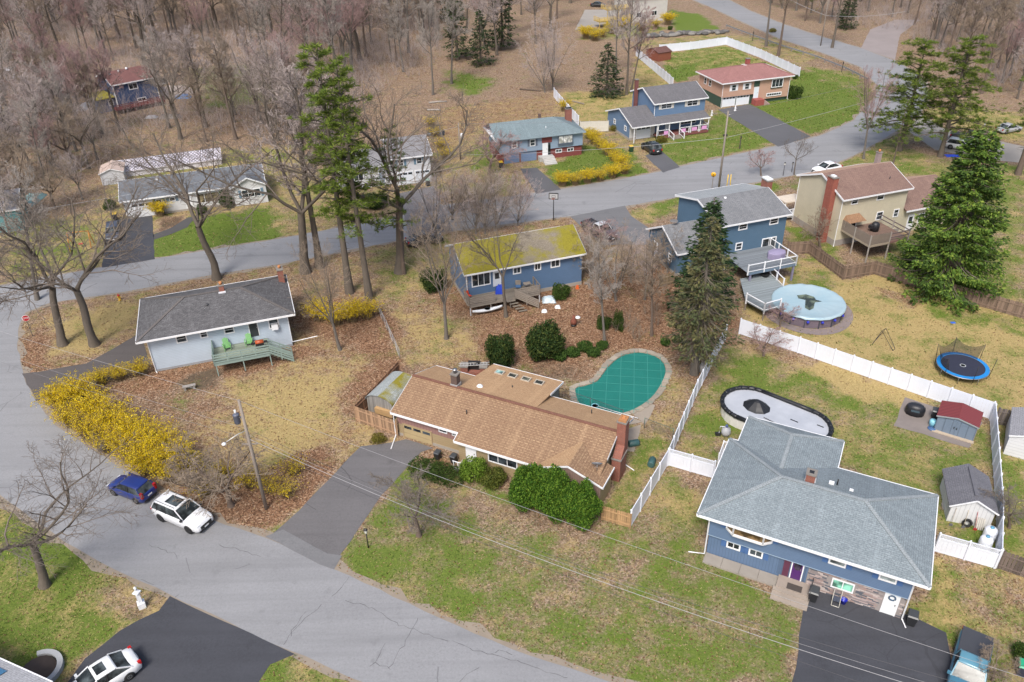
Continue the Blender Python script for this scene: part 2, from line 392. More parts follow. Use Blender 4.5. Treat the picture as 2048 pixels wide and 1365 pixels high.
zone([(1260,85),(1440,65),(1560,80),(1650,115),(1600,130),(1460,80),(1290,98)], 2,.3,.5,.2)
zone([(1920,260),(1850,225),(1880,210),(2060,230),(2060,290)], 2,.35,.7)
zone([(1690,250),(1790,235),(1830,270),(1720,310)], 1.5,.5,.5)
# white ranch lawn
zone([(312,470),(390,440),(540,415),(560,480),(310,518)], 1.0,.95,.25)
zone([(540,400),(690,380),(690,480),(560,485)], 2,.3,.5,.35)
zone([(320,440),(370,430),(360,455),(308,465)], .8,0,.1,.6,.6)
zone([(215,330),(450,300),(600,290),(560,330),(240,370)], 1.5,.4,.65)
zone([(380,140),(560,120),(560,200),(420,220)], 5,.65,.1,.2)
def seg_dist(px, py, poly):
    n = len(poly); dist = np.full(px.shape, 1e9); ins = np.zeros(px.shape, bool)
    for i in range(n):
        x0, y0 = poly[i]; x1, y1 = poly[(i + 1) % n]; dx, dy = x1 - x0, y1 - y0
        t = np.clip(((px - x0) * dx + (py - y0) * dy) / (dx * dx + dy * dy + 1e-9),0,1)
        dist = np.minimum(dist, np.hypot(px - x0 - t * dx, py - y0 - t * dy))
        c = ((y0 > py) != (y1 > py)) & (px < (x1 - x0) * (py - y0) / (y1 - y0 + 1e-12) + x0); ins ^= c
    return np.where(ins, dist, -dist)
def zone_weights(px, py):
    # gentle warp so that zone borders wander
    wx = px + .5 * np.sin(py * .9 + 1.3) * np.cos(px * .5) + .35 * np.sin(px * 2.1 + py * 1.1); wy = py + .5 * np.sin(px * .8) * np.cos(py * .6 + .4) + .35 * np.sin(px * 1.3 - py * 2.3)
    W = np.zeros((len(px),4)); W[:] = (.04,.22,.30,.10)
    for poly, fe, wt in ZONES:
        a = np.array(poly); lo, hi = a.min(0) - fe * 2, a.max(0) + fe * 2
        sel = np.where((wx > lo[0]) & (wx < hi[0]) & (wy > lo[1]) & (wy < hi[1]))[0]
        if len(sel) == 0: continue
        d = seg_dist(wx[sel], wy[sel], poly); t = np.clip(.5 + d / (2 * fe),0,1); t = (t * t * (3 - 2 * t))[:, None]
        W[sel] = W[sel] * (1 - t) + np.array(wt) * t
    return W
def make_ground():
    xs = np.concatenate([np.arange(-620,-190,25), np.arange(-190,-60,1.6), np.arange(-60,70,.55), np.arange(70,190,1.6), np.arange(190,640,25)])
    ys = np.concatenate([np.arange(-60,24,6), np.arange(24,100,.5), np.arange(100,180,1.0), np.arange(180,330,2.2), np.arange(330,900,30)])
    X, Y = np.meshgrid(xs, ys); nx, ny = len(xs), len(ys); px, py = X.ravel(), Y.ravel(); W = zone_weights(px, py)
    me = bpy.data.meshes.new('ground')
    idx = np.arange(nx * ny).reshape(ny, nx)
    q = np.stack([idx[:-1, :-1], idx[:-1,1:], idx[1:, 1:], idx[1:, :-1]], -1).reshape(-1,4)
    me.vertices.add(nx * ny); me.vertices.foreach_set('co', np.stack([px, py, np.zeros_like(px)], -1).ravel().astype(np.float32))
    me.loops.add(q.size); me.loops.foreach_set('vertex_index', q.ravel().astype(np.int32))
    me.polygons.add(len(q)); me.polygons.foreach_set('loop_start', np.arange(0, q.size, 4, dtype=np.int32))
    me.update(); me.validate()
    at = me.color_attributes.new('zones', 'FLOAT_COLOR', 'POINT'); at.data.foreach_set('color', W.ravel().astype(np.float32))
    o = link('ground', me); tag(o, kind='structure'); return o
def ground_mat():
    t = NT('ground_cover'); co = t.coord(); a = t.n('Attribute', attribute_name='zones')
    sp = t.n('SeparateColor'); t.l(a.outputs['Color'], sp.inputs[0])
    g, s, r = sp.outputs[0], sp.outputs[1], sp.outputs[2]; d = a.outputs['Alpha']
    n1 = t.noise(co, 0.33,7,.68); n2 = t.noise(t.scale(co, (1,1.15,1)),0.55,8,.72); n3 = t.noise(co, 0.9,7,.75); n4 = t.noise(co, 0.45,6,.7)
    def ex(v, k=2.4): return t.math('ADD', t.math('MULTIPLY', t.math('SUBTRACT', v, .5), k),.5, True)
    fine = ex(t.noise(co, 5.5,5,.8)); fine2 = ex(t.noise(co, 2.6,5,.75))
    vo = t.n('TexVoronoi'); vo.inputs['Scale'].default_value = 9.0; t.l(co, vo.inputs['Vector']); vs = t.n('SeparateColor'); t.l(vo.outputs['Color'], vs.inputs[0]); cell = vs.outputs[0]
    hi = t.noise(co, 3.2,6,.85); hi2 = t.noise(t.scale(co, (1.1,.9,1)),4.1,6,.85)
    def mask(w_, nz, amp, c=4.5, hf=None, ha=1.3):
        x = t.math('ADD', t.math('SUBTRACT', w_, 0.5 if w_ != g else .43), t.math('MULTIPLY', t.math('SUBTRACT', nz, 0.5), amp))
        if hf is not None: x = t.math('ADD', x, t.math('MULTIPLY', t.math('SUBTRACT', hf, .5), ha))
        return t.math('ADD', t.math('MULTIPLY', x, c),0.5, True)
    lit = t.ramp(cell, [(0,(.085,.054,.036)),(.35,(.21,.14,.095)),(.75,(.33,.23,.16)),(1,(.46,.35,.26))])
    lit = t.mix(t.math('MULTIPLY', n3,.45), lit, (.19,.135,.105))
    straw = t.mix(fine, (.24,.175,.065),(.54,.42,.185)); straw = t.mix(t.math('MULTIPLY', n2,.35), straw, (.32,.225,.11))
    red = t.ramp(cell, [(0,(.075,.034,.02)),(.4,(.195,.10,.057)),(.8,(.30,.17,.10)),(1,(.43,.30,.20))])
    soil = t.mix(fine2,(.055,.04,.03),(.15,.105,.07))
    gr = t.mix(fine, (.05,.088,.010),(.17,.225,.032)); gr = t.mix(t.math('MULTIPLY', n4,.45), gr, (.10,.17,.016))
    col = t.mix(mask(s, n2,1.7,2.6, hi, 1.2), lit, straw)
    col = t.mix(mask(r, n3,1.3,3.0, hi2,1.5), col, red)
    col = t.mix(mask(d, n4,1.2,3.0, hi, .9), col, soil)
    col = t.mix(mask(g, n1,2.1,2.2, hi2,1.5), col, gr)
    tuft = t.math('MULTIPLY', t.math('SUBTRACT', n3,.56, True),7.0, True)
    col = t.mix(t.math('MULTIPLY', tuft, t.math('MULTIPLY', g, .8, True)), col, t.mix(fine, (.035,.075,.008),(.10,.16,.018)))
    big = t.noise(co, .09,3); col = t.mix(t.math('MULTIPLY', big, .2), col, (.2,.18,.12))
    t.bump(t.math('ADD', fine, cell),.6,.05)
    return t.done(col, .95,0,.15)
def litter():
    rs = np.random.RandomState(12); n = 950000; y = 24 + 176 * rs.rand(n) ** 1.35; x = (rs.rand(n) * 2 - 1) * (14 + y * .72); W = zone_weights(x, y); roads = [P(*q) for q in PAVED]; keep = np.ones(n, bool)
    for poly in roads:
        a = np.array(poly); sel = np.where((x > a[:, 0].min()) & (x < a[:, 0].max()) & (y > a[:, 1].min()) & (y < a[:, 1].max()))[0]
        if len(sel): keep[sel] &= ~(seg_dist(x[sel], y[sel], poly) > -.1)
    u = rs.rand(n)
    def put(name, sel, l, w, tilt, mt, label, zup):
        k = len(sel); A = rs.normal(0,1,(k, 3)); A[:, 2] = np.abs(A[:, 2]) * zup; N = rs.normal(0, tilt, (k, 3)) + np.array([0,0,1.]); P_ = np.stack([x[sel], y[sel], np.full(k, .02) + rs.rand(k) * .03 + l * zup * .2], -1)
        o = link(name, leaf_mesh(name, P_, A, N, l * rs.uniform(.6,1.4, k) * (.7 + y[sel] / 130), w * rs.uniform(.6,1.4, k) * (.7 + y[sel] / 130), mt)); tag(o, label, name.split('_')[-1], kind='stuff')
    put('fallen_leaves', np.where(keep & (u < .30 * W[:, 2] + .03))[0], .13,.10,.35, leaf((.11,.05,.028),(.25,.135,.078),(.38,.26,.17)), 'brown fallen leaves strewn over the yards', .1)
    v = rs.rand(n); big = np.sin(x * .9 + 2 * np.sin(y * .7)) * np.sin(y * 1.1 + 1.5 * np.sin(x * .5)) * .25 + .75
    put('green_grass', np.where(keep & (v < .42 * W[:, 0] ** 1.4 * big))[0], .19,.045,.8, leaf((.035,.07,.008),(.08,.135,.014),(.14,.19,.025)), 'green grass blades growing through the lawns', .9)
    put('straw_grass', np.where(keep & (v > 1 - .20 * W[:, 1]))[0], .17,.045,.6, leaf((.23,.165,.068),(.38,.29,.13),(.50,.40,.20)), 'pale dry grass over the lawns', .5)
ground = make_ground(); ground.data.materials.append(ground_mat())
# ------------------------------------------------------------------ roads, drives, paths
PAVED = []
ROADC, DRIVEC, NEWC = (.215,.217,.225),(.085,.085,.092),(.042,.042,.048)
def sheet(name, pts, z, mt, grow=0.0, jit=.09):
    poly = P(*pts); PAVED.append(pts)
    # resample and roughen the edge so that it is not ruler straight
    area = sum(poly[i - 1][0] * poly[i][1] - poly[i][0] * poly[i - 1][1] for i in range(len(poly)))
    out = []; rnd = random.Random(len(pts) * 7 + int(abs(pts[0][0])))
    for i in range(len(poly)):
        a, b = Vector(poly[i]), Vector(poly[(i + 1) % len(poly)]); L = (b - a).length; k = max(1, int(L / 1.2))
        nrm = Vector((-(b - a).y, (b - a).x)).normalized() if L > 0 else Vector((0,0))
        for j in range(k):
            p = a.lerp(b, j / k)
            if j: p = p + nrm * rnd.uniform(-jit, jit)
            if grow: p = p + nrm * grow * (1 if area > 0 else -1) * rnd.uniform(-1.0,-.2)
            out.append((p.x, p.y))
    bm = bmesh.new(); vs = [bm.verts.new((x, y, z)) for x, y in out]; f = bm.faces.new(vs)
    if f.normal.z < 0: f.normal_flip()
    bmesh.ops.triangulate(bm, faces=[f], ngon_method='BEAUTY')
    me = bpy.data.meshes.new(name); bm.to_mesh(me); bm.free(); me.materials.append(mt)
    return tag(link(name, me), kind='structure')
far_up = [(-160,600),(0,572),(205,535),(310,518),(560,478),(800,433),(880,412),(1120,379),(1290,350),(1400,325),(1560,291),(1640,272),(1705,243),(1748,200),(1755,172),(1722,135),(1650,108),(1560,78),(1480,42),(1420,14),(1365,-8),(1310,-35)]
far_lo = [(1400,-32),(1450,-4),(1500,22),(1570,50),(1650,76),(1720,96),(1790,122),(1838,150),(1858,185),(1842,225),(1795,262),(1725,303),(1640,342),(1560,356),(1430,381),(1290,406),(1160,430),(1060,443),(880,466),(690,502),(570,527),(430,549),(250,584),(100,606),(52,625),(40,648),(34,690),(48,755),(72,803),(112,852),(225,926),(330,992),(400,1032),(480,1058),(560,1088),(640,1126),(700,1152),(880,1237),(1060,1312),(1230,1368),(1500,1480),(1300,1600),(1000,1490),(735,1368),(550,1290),(340,1190),(230,1140),(130,1085),(60,1035),(0,990),(-160,900)]
sheet('road_shoulder', far_up + far_lo, 0.007, concrete((.27,.225,.175)),.8,.3)
road = sheet('road', far_up + far_lo, 0.016, asphalt(ROADC, 0.45,0.16))
OLD = asphalt((.135,.13,.132),.6,.28); NEW = asphalt((.045,.047,.056),.25,.55); MID = asphalt(DRIVEC, 0,.3); GRAVEL = asphalt((.27,.25,.225),0,.3)
sheet('driveway', [(536,1076),(600,1020),(722,893),(792,884),(812,879),(866,897),(842,905),(762,992),(682,1108),(668,1138),(640,1128)], 0.022, asphalt((.115,.11,.113),.5,.35))
sheet('driveway_apron', [(530,1074),(566,1060),(600,1078),(655,1108),(684,1112),(668,1140),(640,1130)], 0.027, asphalt((.15,.15,.155),.7,.2))
sheet('driveway', [(1607,1214),(1640,1183),(1830,1236),(1892,1266),(1912,1400),(1580,1400)], 0.022, NEW)
sheet('driveway', [(340,1193),(318,1222),(240,1262),(170,1318),(110,1400),(480,1420),(540,1330),(590,1309)], 0.022, NEW)
sheet('driveway', [(213,444),(250,438),(304,430),(310,519),(204,536)], 0.022, NEW)
sheet('walkway', [(306,470),(345,455),(375,436),(395,432),(375,455),(340,470),(308,480)], 0.022, asphalt((.06,.058,.058)))
sheet('driveway', [(278,668),(250,684),(172,728),(80,744),(44,748),(72,803),(140,782),(210,764),(270,742),(302,730)], 0.022, asphalt((.085,.075,.072),.3,.3))
sheet('driveway', [(1140,434),(1250,412),(1262,432),(1295,455),(1310,490),(1200,490),(1165,455)], 0.022, asphalt((.13,.13,.135),.3))
sheet('driveway', [(796,388),(868,372),(905,462),(820,478)], 0.022, asphalt((.13,.125,.13),.3))
sheet('driveway', [(1040,338),(1074,336),(1122,380),(1072,388)], 0.022, MID)
sheet('driveway', [(1290,312),(1320,300),(1360,335),(1326,346)], 0.022, MID)
sheet('driveway', [(1436,220),(1500,209),(1622,274),(1556,294)], 0.022, MID)
sheet('gravel_drive', [(1840,225),(1880,255),(1960,275),(2080,300),(2080,330),(1960,318),(1870,300),(1815,262)], 0.012, GRAVEL)
sheet('gravel_drive', [(1722,97),(1740,60),(1790,40),(1840,40),(1800,70),(1790,120)], 0.012, asphalt((.23,.20,.195),0,.3))
sheet('gravel_drive', [(1150,60),(1170,20),(1230,20),(1220,50)], 0.012, GRAVEL)
sheet('concrete_pad', [(1787,852),(1810,795),(1965,846),(1938,897)], 0.02, concrete((.22,.19,.175)))
# hand-placed cracks on the near street
def cracks():
    rnd = random.Random(4); mb = MB()
    lines = [[(700,1152),(690,1168),(672,1185),(655,1200)], [(610,1225),(585,1262),(578,1285)], [(836,1235),(822,1262),(808,1290),(790,1318),(770,1345)],
             [(690,1200),(745,1218),(800,1250),(860,1270),(905,1285)], [(905,1285),(960,1305),(1020,1320),(1080,1340),(1150,1362)], [(745,1325),(760,1330),(795,1345)], [(770,1290),(755,1318),(735,1345)],
             [(440,1092),(480,1100),(530,1118)], [(980,1310),(1000,1302),(1040,1312)], [(920,1365),(945,1340),(970,1330)], [(565,1292),(600,1245),(650,1205)], [(300,1090),(345,1108),(362,1122)]]
    for ln in lines:
        pts = []
        for i in range(len(ln) - 1):
            a, b = Vector(G2(ln[i])), Vector(G2(ln[i + 1])); k = max(2, int((b - a).length / .35))
            for j in range(k): pts.append(a.lerp(b, j / k) + Vector((rnd.uniform(-.1,.1), rnd.uniform(-.1,.1))))
        for i in range(len(pts) - 1):
            a, b = pts[i], pts[i + 1]; n = Vector((-(b - a).y, (b - a).x)).normalized() * rnd.uniform(.008,.02)
            mb.add([(a.x - n.x, a.y - n.y, .021),(b.x - n.x, b.y - n.y, .021),(b.x + n.x, b.y + n.y, .021),(a.x + n.x, a.y + n.y, .021)], [(0,1,2,3)])
    o = mb.b('cracks', plain((.09,.09,.095),.9), road); o['kind'] = 'stuff'
cracks()
# ------------------------------------------------------------------ houses
class House:
    """local frame: x along the eave that faces the camera, y away from it, origin on the ground under that eave's left end"""
    def __init__(s, name, label, FL, FR, zE, D, ox=.4, oy=.4, L=None):
        a, b = Vector(G2(FL, zE)), Vector(G2(FR, zE)); s.ang = math.atan2((b - a).y, (b - a).x)
        s.L = L or (b - a).length; s.D, s.zE, s.ox, s.oy = D, zE, ox, oy
        s.o = thing(name, label, 'house' if 'shed' not in name else 'shed', (a.x, a.y, 0), s.ang)
        s.u = Vector((math.cos(s.ang), math.sin(s.ang),0)); s.v = Vector((-s.u.y, s.u.x, 0)); s.O = Vector((a.x, a.y, 0))
        s.x0, s.x1, s.y0, s.y1 = ox, s.L - ox, oy, D - oy
    def loc(s, P_): q = P_ - s.O; return Vector((q.dot(s.u), q.dot(s.v), q.z))
    def world(s, p): return s.O + s.u * p[0] + s.v * p[1] + Vector((0,0, p[2] if len(p) > 2 else 0))
    def hit(s, p, axis, val):
        """where the line of sight of a pixel meets the local plane axis = val"""
        d = ray(p); ld_ = Vector((d.dot(s.u), d.dot(s.v), d.z)); lc = s.loc(CP); i = 'xyz'.index(axis)
        return lc + ld_ * ((val - lc[i]) / ld_[i])
    def plane(s, face): return {'front': ('y', s.y0), 'back': ('y', s.y1), 'left': ('x', s.x0), 'right': ('x', s.x1)}[face]
    def rect(s, face, pa, pb, at=None):
        """two opposite corner pixels on a wall -> u0,u1,z0,z1"""
        ax, v = s.plane(face) if at is None else at; A, B = s.hit(pa, ax, v), s.hit(pb, ax, v); i = 1 if ax == 'x' else 0
        return min(A[i], B[i]), max(A[i], B[i]), min(A.z, B.z), max(A.z, B.z), v
    def walls(s, mats, z0=0.0, z1=None, foundation=None, fz=.4, rect=None, gable=None, name='wall'):
        x0, x1, y0, y1 = rect or (s.x0, s.x1, s.y0, s.y1); z1 = z1 or s.zE
        mb = MB(); 
        for fc, q in (('front', [(x0, y0),(x1, y0)]),('right', [(x1, y0),(x1, y1)]),('back', [(x1, y1),(x0, y1)]),('left', [(x0, y1),(x0, y0)])):
            b = MB(); (ax, ay),(bx, by) = q; vs = [(ax, ay, z0),(bx, by, z0),(bx, by, z1),(ax, ay, z1)]
            fs = [(0,1,2,3)]
            if gable and fc in ('left', 'right'):
                ym = gable[0]; vs = [(ax, ay, z0),(bx, by, z0),(bx, by, z1),(ax, ym, gable[1]),(ax, ay, z1)]; fs = [(0,1,2,3,4)]
            b.add(vs, fs); mt = mats.get(fc, mats['all']) if isinstance(mats, dict) else mats
            b.b(name, mt, s.o)
        if foundation:
            e = .03; mb.box(x0 - e, x1 + e, y0 - e, y1 + e, 0, fz); mb.b('foundation', foundation, s.o)
    def gable_roof(s, rise, mt, fascia=WHITE, x0=0, x1=None, y0=0, y1=None, zE=None, th=.14, ridge=None, back_mt=None, trim=True, zB=None):
        x1 = s.L if x1 is None else x1; y1 = s.D if y1 is None else y1; zE = s.zE if zE is None else zE; zB = zE if zB is None else zB
        ym = ridge if ridge is not None else (y0 + y1) / 2; zr = zE + rise
        for nm, (ya, yb, za) in (('front', (y0, ym, zE)),('back', (y1, ym, zB))):
            mb = MB()
            vs = [(x0, ya, za),(x1, ya, za),(x1, yb, zr),(x0, yb, zr)]; vs += [(x, y, z - th) for x, y, z in vs]
            mb.add(vs, [(0,1,2,3) if nm == 'front' else (3,2,1,0),(4,7,6,5) if nm == 'front' else (5,6,7,4),(0,4,5,1),(1,5,6,2),(3,7,4,0)])
            r_ = mb.b('roof', mt if nm == 'front' else (back_mt or mt), s.o)
        if trim:
            mb = MB(); e = .02
            for ya, za in ((y0, zE),(y1, zB)):
                yy = ya - e if ya == y0 else ya + e
                BR((x0, yy, za - .09),(x1, yy, za - .09),.05,.2).b('gutter', fascia, s.o)
            for x in (x0 - e, x1 + e):
                for a, b in (((x, y0, zE - .10),(x, ym, zr - .10)),((x, ym, zr - .10),(x, y1, zB - .10))): BR(a, b, .05,.22).b('rake_board', fascia, s.o)
        return ym, zr
    def hip_roof(s, rise, mt, rx0, rx1, fascia=WHITE, y0=0, y1=None, x0=0, x1=None, zE=None, ry=None, gut=True, capm=None):
        x1 = s.L if x1 is None else x1; y1 = s.D if y1 is None else y1; zE = s.zE if zE is None else zE; ry = (y0 + y1) / 2 if ry is None else ry
        z = zE; zr = zE + rise; A, B, Cc, Dd, E_, F_ = (x0, y0, z),(x1, y0, z),(x1, y1, z),(x0, y1, z),(rx0, ry, zr),(rx1, ry, zr)
        for q in ((A, B, F_, E_),(Cc, Dd, E_, F_),(B, Cc, F_),(Dd, A, E_)):
            MB().add(q, [tuple(range(len(q)))]).b('roof', mt, s.o)
        MB().add([(x0, y0, z - .02),(x1, y0, z - .02),(x1, y1, z - .02),(x0, y1, z - .02)], [(3,2,1,0)]).b('soffit', fascia, s.o)
        mb = MB()
        for a, b in ((A, B),(B, Cc),(Cc, Dd),(Dd, A), ): 
            a, b = Vector(a), Vector(b); n = Vector(((b - a).y, -(b - a).x, 0)).normalized() * .03; BR(a + n - Vector((0,0,.08)), b + n - Vector((0,0,.08)),.06,.2).b('gutter', fascia, s.o)
        mb = MB()
        for a, b in ((A, E_),(Dd, E_),(B, F_),(Cc, F_),(E_, F_)):
            a, b = Vector(a), Vector(b); BR(a + Vector((0,0,.015)), b + Vector((0,0,.015)),.26,.05).b('ridge_cap', capm or mt, s.o)
        return ry, zr
    def _put(s, face, v, u0, u1, z0, z1, d0, d1, mb, m=0):
        """box standing out of a wall: d0..d1 outwards"""
        sg = -1 if face in ('front', 'left') else 1; a, b = sorted((v + sg * d0, v + sg * d1))
        if face in ('front', 'back'): mb.box(u0, u1, a, b, z0, z1, m)
        else: mb.box(a, b, u0, u1, z0, z1, m)
        return mb
    def window(s, face, pa, pb, div=(1,1), shutters=None, frame=WHITE, pane=GLASS, fw_=.09, at=None, rect=None, rail=False, sw=.36):
        u0, u1, z0, z1, v = rect if rect else s.rect(face, pa, pb, at)
        mb = MB()
        for q in ((u0, u1, z0, z0 + fw_),(u0, u1, z1 - fw_, z1)): s._put(face, v, *q, -.02,.06, mb)
        for q in ((u0, u0 + fw_, z0 + fw_, z1 - fw_),(u1 - fw_, u1, z0 + fw_, z1 - fw_)): s._put(face, v, *q, -.02,.06, mb)
        w_ = mb.b('window', frame, s.o)
        nx, nz = div; iu0, iu1, iz0, iz1 = u0 + fw_, u1 - fw_, z0 + fw_, z1 - fw_
        for i in range(nx):
            for j in range(nz):
                a, b = iu0 + (iu1 - iu0) * i / nx, iu0 + (iu1 - iu0) * (i + 1) / nx; c, d = iz0 + (iz1 - iz0) * j / nz, iz0 + (iz1 - iz0) * (j + 1) / nz
                s._put(face, v, a + .012, b - .012, c + .012, d - .012,-.02,.02, MB()).b('pane', pane, w_)
        for i in range(1, nx): x = iu0 + (iu1 - iu0) * i / nx; s._put(face, v, x - .028, x + .028, iz0, iz1,-.02,.05, MB()).b('mullion', frame, w_)
        for j in range(1, nz): z = iz0 + (iz1 - iz0) * j / nz; s._put(face, v, iu0, iu1, z - .022, z + .022,-.02,.045, MB()).b('mullion', frame, w_)
        if shutters:
            for a in (u0 - sw - .02, u1 + .02):
                m2 = MB(); s._put(face, v, a, a + sw, z0, z1,-.02,.05, m2)
                for k in range(1,4): zz = z0 + (z1 - z0) * k / 4; s._put(face, v, a + .05, a + sw - .05, zz - .09, zz + .07,.05,.06, m2)
                m2.b('shutter', shutters, s.o)
        return w_
    def door(s, face, pa, pb, mt, frame=WHITE, glassy=False, at=None, rect=None):
        u0, u1, z0, z1, v = rect if rect else s.rect(face, pa, pb, at); mb = MB(); f = .08
        s._put(face, v, u0, u0 + f, z0, z1,-.02,.06, mb); s._put(face, v, u1 - f, u1, z0, z1,-.02,.06, mb); s._put(face, v, u0 + f, u1 - f, z1 - f, z1,-.02,.06, mb)
        d = s._put(face, v, u0 + f, u1 - f, z0, z1 - f, -.02,.035, MB()).b('door', mt, s.o)
        mb.b('frame', frame, d)
        hx = u1 - f - .1; s._put(face, v, hx - .03, hx + .03, z0 + .95, z0 + 1.08,.035,.09, MB()).b('handle', METAL, d)
        if glassy: s._put(face, v, u0 + .22, u1 - .22, z0 + .9, z1 - .3,.03,.045, MB()).b('pane', GLASS, d)
        return d
    def garage(s, face, pa, pb, mt, panes=3, frame=WHITE, rect=None, at=None, wid=None):
        u0, u1, z0, z1, v = rect if rect else s.rect(face, pa, pb, at); rows = 4; mb = MB()
        d = s._put(face, v, u0, u1, z0, z1,-.02,.02, MB()).b('garage_door', mt, s.o)
        for r_ in range(rows):
            a, b = z0 + (z1 - z0) * r_ / rows, z0 + (z1 - z0) * (r_ + 1) / rows
            s._put(face, v, u0 + .01, u1 - .01, a + .012, b - .012,.02,.045, MB()).b('panel', mt, d)
        f = .1; s._put(face, v, u0 - f, u0, z0, z1 + f, -.02,.06, mb); s._put(face, v, u1, u1 + f, z0, z1 + f, -.02,.06, mb); s._put(face, v, u0, u1, z1, z1 + f, -.02,.06, mb); mb.b('frame', frame, d)
        a = z0 + (z1 - z0) * .78; b = z0 + (z1 - z0) * .94
        if panes:
            for k in range(panes):
                p0, p1 = u0 + (u1 - u0) * (k + .1) / panes, u0 + (u1 - u0) * (k + .9) / panes
                s._put(face, v, p0, p1, a, b, .04,.052, MB()).b('pane', GLASS, d)
        return d
    def chimney(s, x, y, wx, wy, z0, z1, mt=BRICK, flue=True, cap=True, flash=True):
        mb = BX(x - wx / 2, x + wx / 2, y - wy / 2, y + wy / 2, z0, z1); c = mb.b('chimney', mt, s.o)
        if cap: BX(x - wx / 2 - .06, x + wx / 2 + .06, y - wy / 2 - .06, y + wy / 2 + .06, z1, z1 + .1).b('cap', concrete((.22,.2,.18)), c)
        if flue: LT([(.15,0),(.15,.3),(.11,.3),(.11,.06)], 10,(x, y, z1 + .1)).b('flue', plain((.42,.18,.07),.8), c)
        return c
    def vent(s, x, y, z, h=.4, r_=.05, mt=None):
        TB([(x, y, z - .1),(x, y, z + h)], r_, 8).b('vent_pipe', mt or DARK, s.o)
    def downspout(s, x, y, z1, z0=.1, out=(0,-1), mt=WHITE, length=1.0):
        pts = [(x, y, z1),(x, y, z0),(x + out[0] * length, y + out[1] * length, z0 - .04)]
        TB(pts, .05,4, smooth=False).b('downspout', mt, s.o)
    def gable_end(s, face, zr_off=0): pass
def roof_z(h, y, ym, zr):
    return h.zE + (zr - h.zE) * (1 - abs(y - ym) / (ym if y < ym else (h.D - ym)))
# ================================================================== brown ranch house (centre)
TAN_S = siding((.34,.26,.15),.22); ROSE = siding((.26,.15,.135),.3, True); CREAM_W = plain((.40,.36,.27),.8, var=.12, name='stucco')
BROOF = shingle((.385,.265,.155),(.285,.182,.108),(.17,.092,.054), tabs=.85)
BROOF2 = shingle((.47,.315,.175),(.40,.25,.135),(.32,.185,.10), tabs=.3)
h = House('ranch_house', 'long brown shingled ranch house with tall red brick end chimney and garage', (780.6,824.7),(915.3,865),2.7,7.85,.35,.4, L=19.4)
sl = 1.42 / 3.92; zR = 2.7 + 1.42
h.walls({'all': CREAM_W, 'front': TAN_S, 'back': TAN_S}, gable=(3.92, zR - .12), rect=(.35,19.1,.4,7.45), z1=2.62, foundation=CONC, fz=.3)
MB().add([(.35,.39,1.35),(6.9,.39,1.35),(6.9,.39,2.62),(.35,.39,2.62)], [(0,1,2,3)]).b('wall', ROSE, h.o)
# front roof with the deeper eave over the right two thirds
mb = MB(); zf = 2.7 - .8 * sl
mb.add([(0,0,2.7),(6.75,0,2.7),(6.75,-.8, zf),(19.4,-.8, zf),(19.4,3.92, zR),(0,3.92, zR)], [(0,1,4,5),(1,2,3,4)])
mb.add([(x, y, z - .12) for x, y, z in [(0,0,2.7),(6.75,0,2.7),(6.75,-.8, zf),(19.4,-.8, zf),(19.4,3.92, zR),(0,3.92, zR)]], [(5,4,1,0),(4,3,2,1)])
mb.b('roof', BROOF, h.o)
mb = MB(); mb.add([(19.4,7.85,2.7),(0,7.85,2.7),(0,3.92, zR),(19.4,3.92, zR)], [(0,1,2,3)]); mb.add([(19.4,7.85,2.58),(0,7.85,2.58),(0,3.92, zR - .12),(19.4,3.92, zR - .12)], [(3,2,1,0)]); mb.b('roof', BROOF2, h.o)
BR((0,3.92, zR + .02),(19.4,3.92, zR + .02),.28,.06).b('ridge_cap', shingle((.22,.10,.07),(.18,.08,.05),(.14,.06,.04)), h.o)
BR((0,-.03,2.6),(6.75,-.03,2.6),.07,.2).b('gutter', WHITE, h.o); BR((6.75,-.83, zf - .1),(14.6,-.83, zf - .1),.07,.2).b('gutter', WHITE, h.o); BR((6.73,0,2.6),(6.73,-.83, zf - .08),.05,.2).b('gutter', WHITE, h.o); BR((0,7.88,2.6),(19.4,7.88,2.6),.06,.2).b('gutter', WHITE, h.o)
for x in (-.03,19.43):
    for a, b in (((x, 0 if x < 1 else 1.4,(2.6 if x < 1 else 3.1)),(x, 3.92, zR - .1)),((x, 3.92, zR - .1),(x, 7.85,2.6))): BR(a, b, .05,.2).b('rake_board', plain((.45,.45,.46),.5, name='grey_trim'), h.o)
# bumped-out front wall under the deep eave, cross gable at the right end
b2 = MB(); b2.add([(6.9,-.35,0),(19.1,-.35,0),(19.1,-.35, zf - .02),(6.9,-.35, zf - .02)], [(0,1,2,3)]); b2.add([(6.9,.4,0),(6.9,-.35,0),(6.9,-.35, zf),(6.9,.4,2.6)], [(0,1,2,3)]); b2.b('wall', TAN_S, h.o)
wz = 3.55
for q, mt in (([(14.2,-1.0, zf + .02),(17.05,-1.0, wz),(17.05,2.4, wz),(14.2,-.78, zf + .02)], BROOF2),([(17.05,-1.0, wz),(19.95,-1.0, zf),(19.95,1.6, zf),(19.42,1.6, zf + .2),(17.05,2.4, wz)], BROOF)):
    m_ = MB(); m_.add(q, [tuple(range(len(q)))[::-1]]); m_.b('roof', mt, h.o)
MB().add([(14.4,-.9,0),(19.75,-.9,0),(19.75,-.9, zf - .05),(17.05,-.9, wz - .1),(14.4,-.9, zf)], [(0,1,2,3,4)]).b('wall', siding((.24,.165,.14),.2, True), h.o)
MB().add([(19.75,-.9,0),(19.75,1.6,0),(19.75,1.6, zf),(19.75,-.9, zf)], [(0,1,2,3)]).b('wall', TAN_S, h.o)
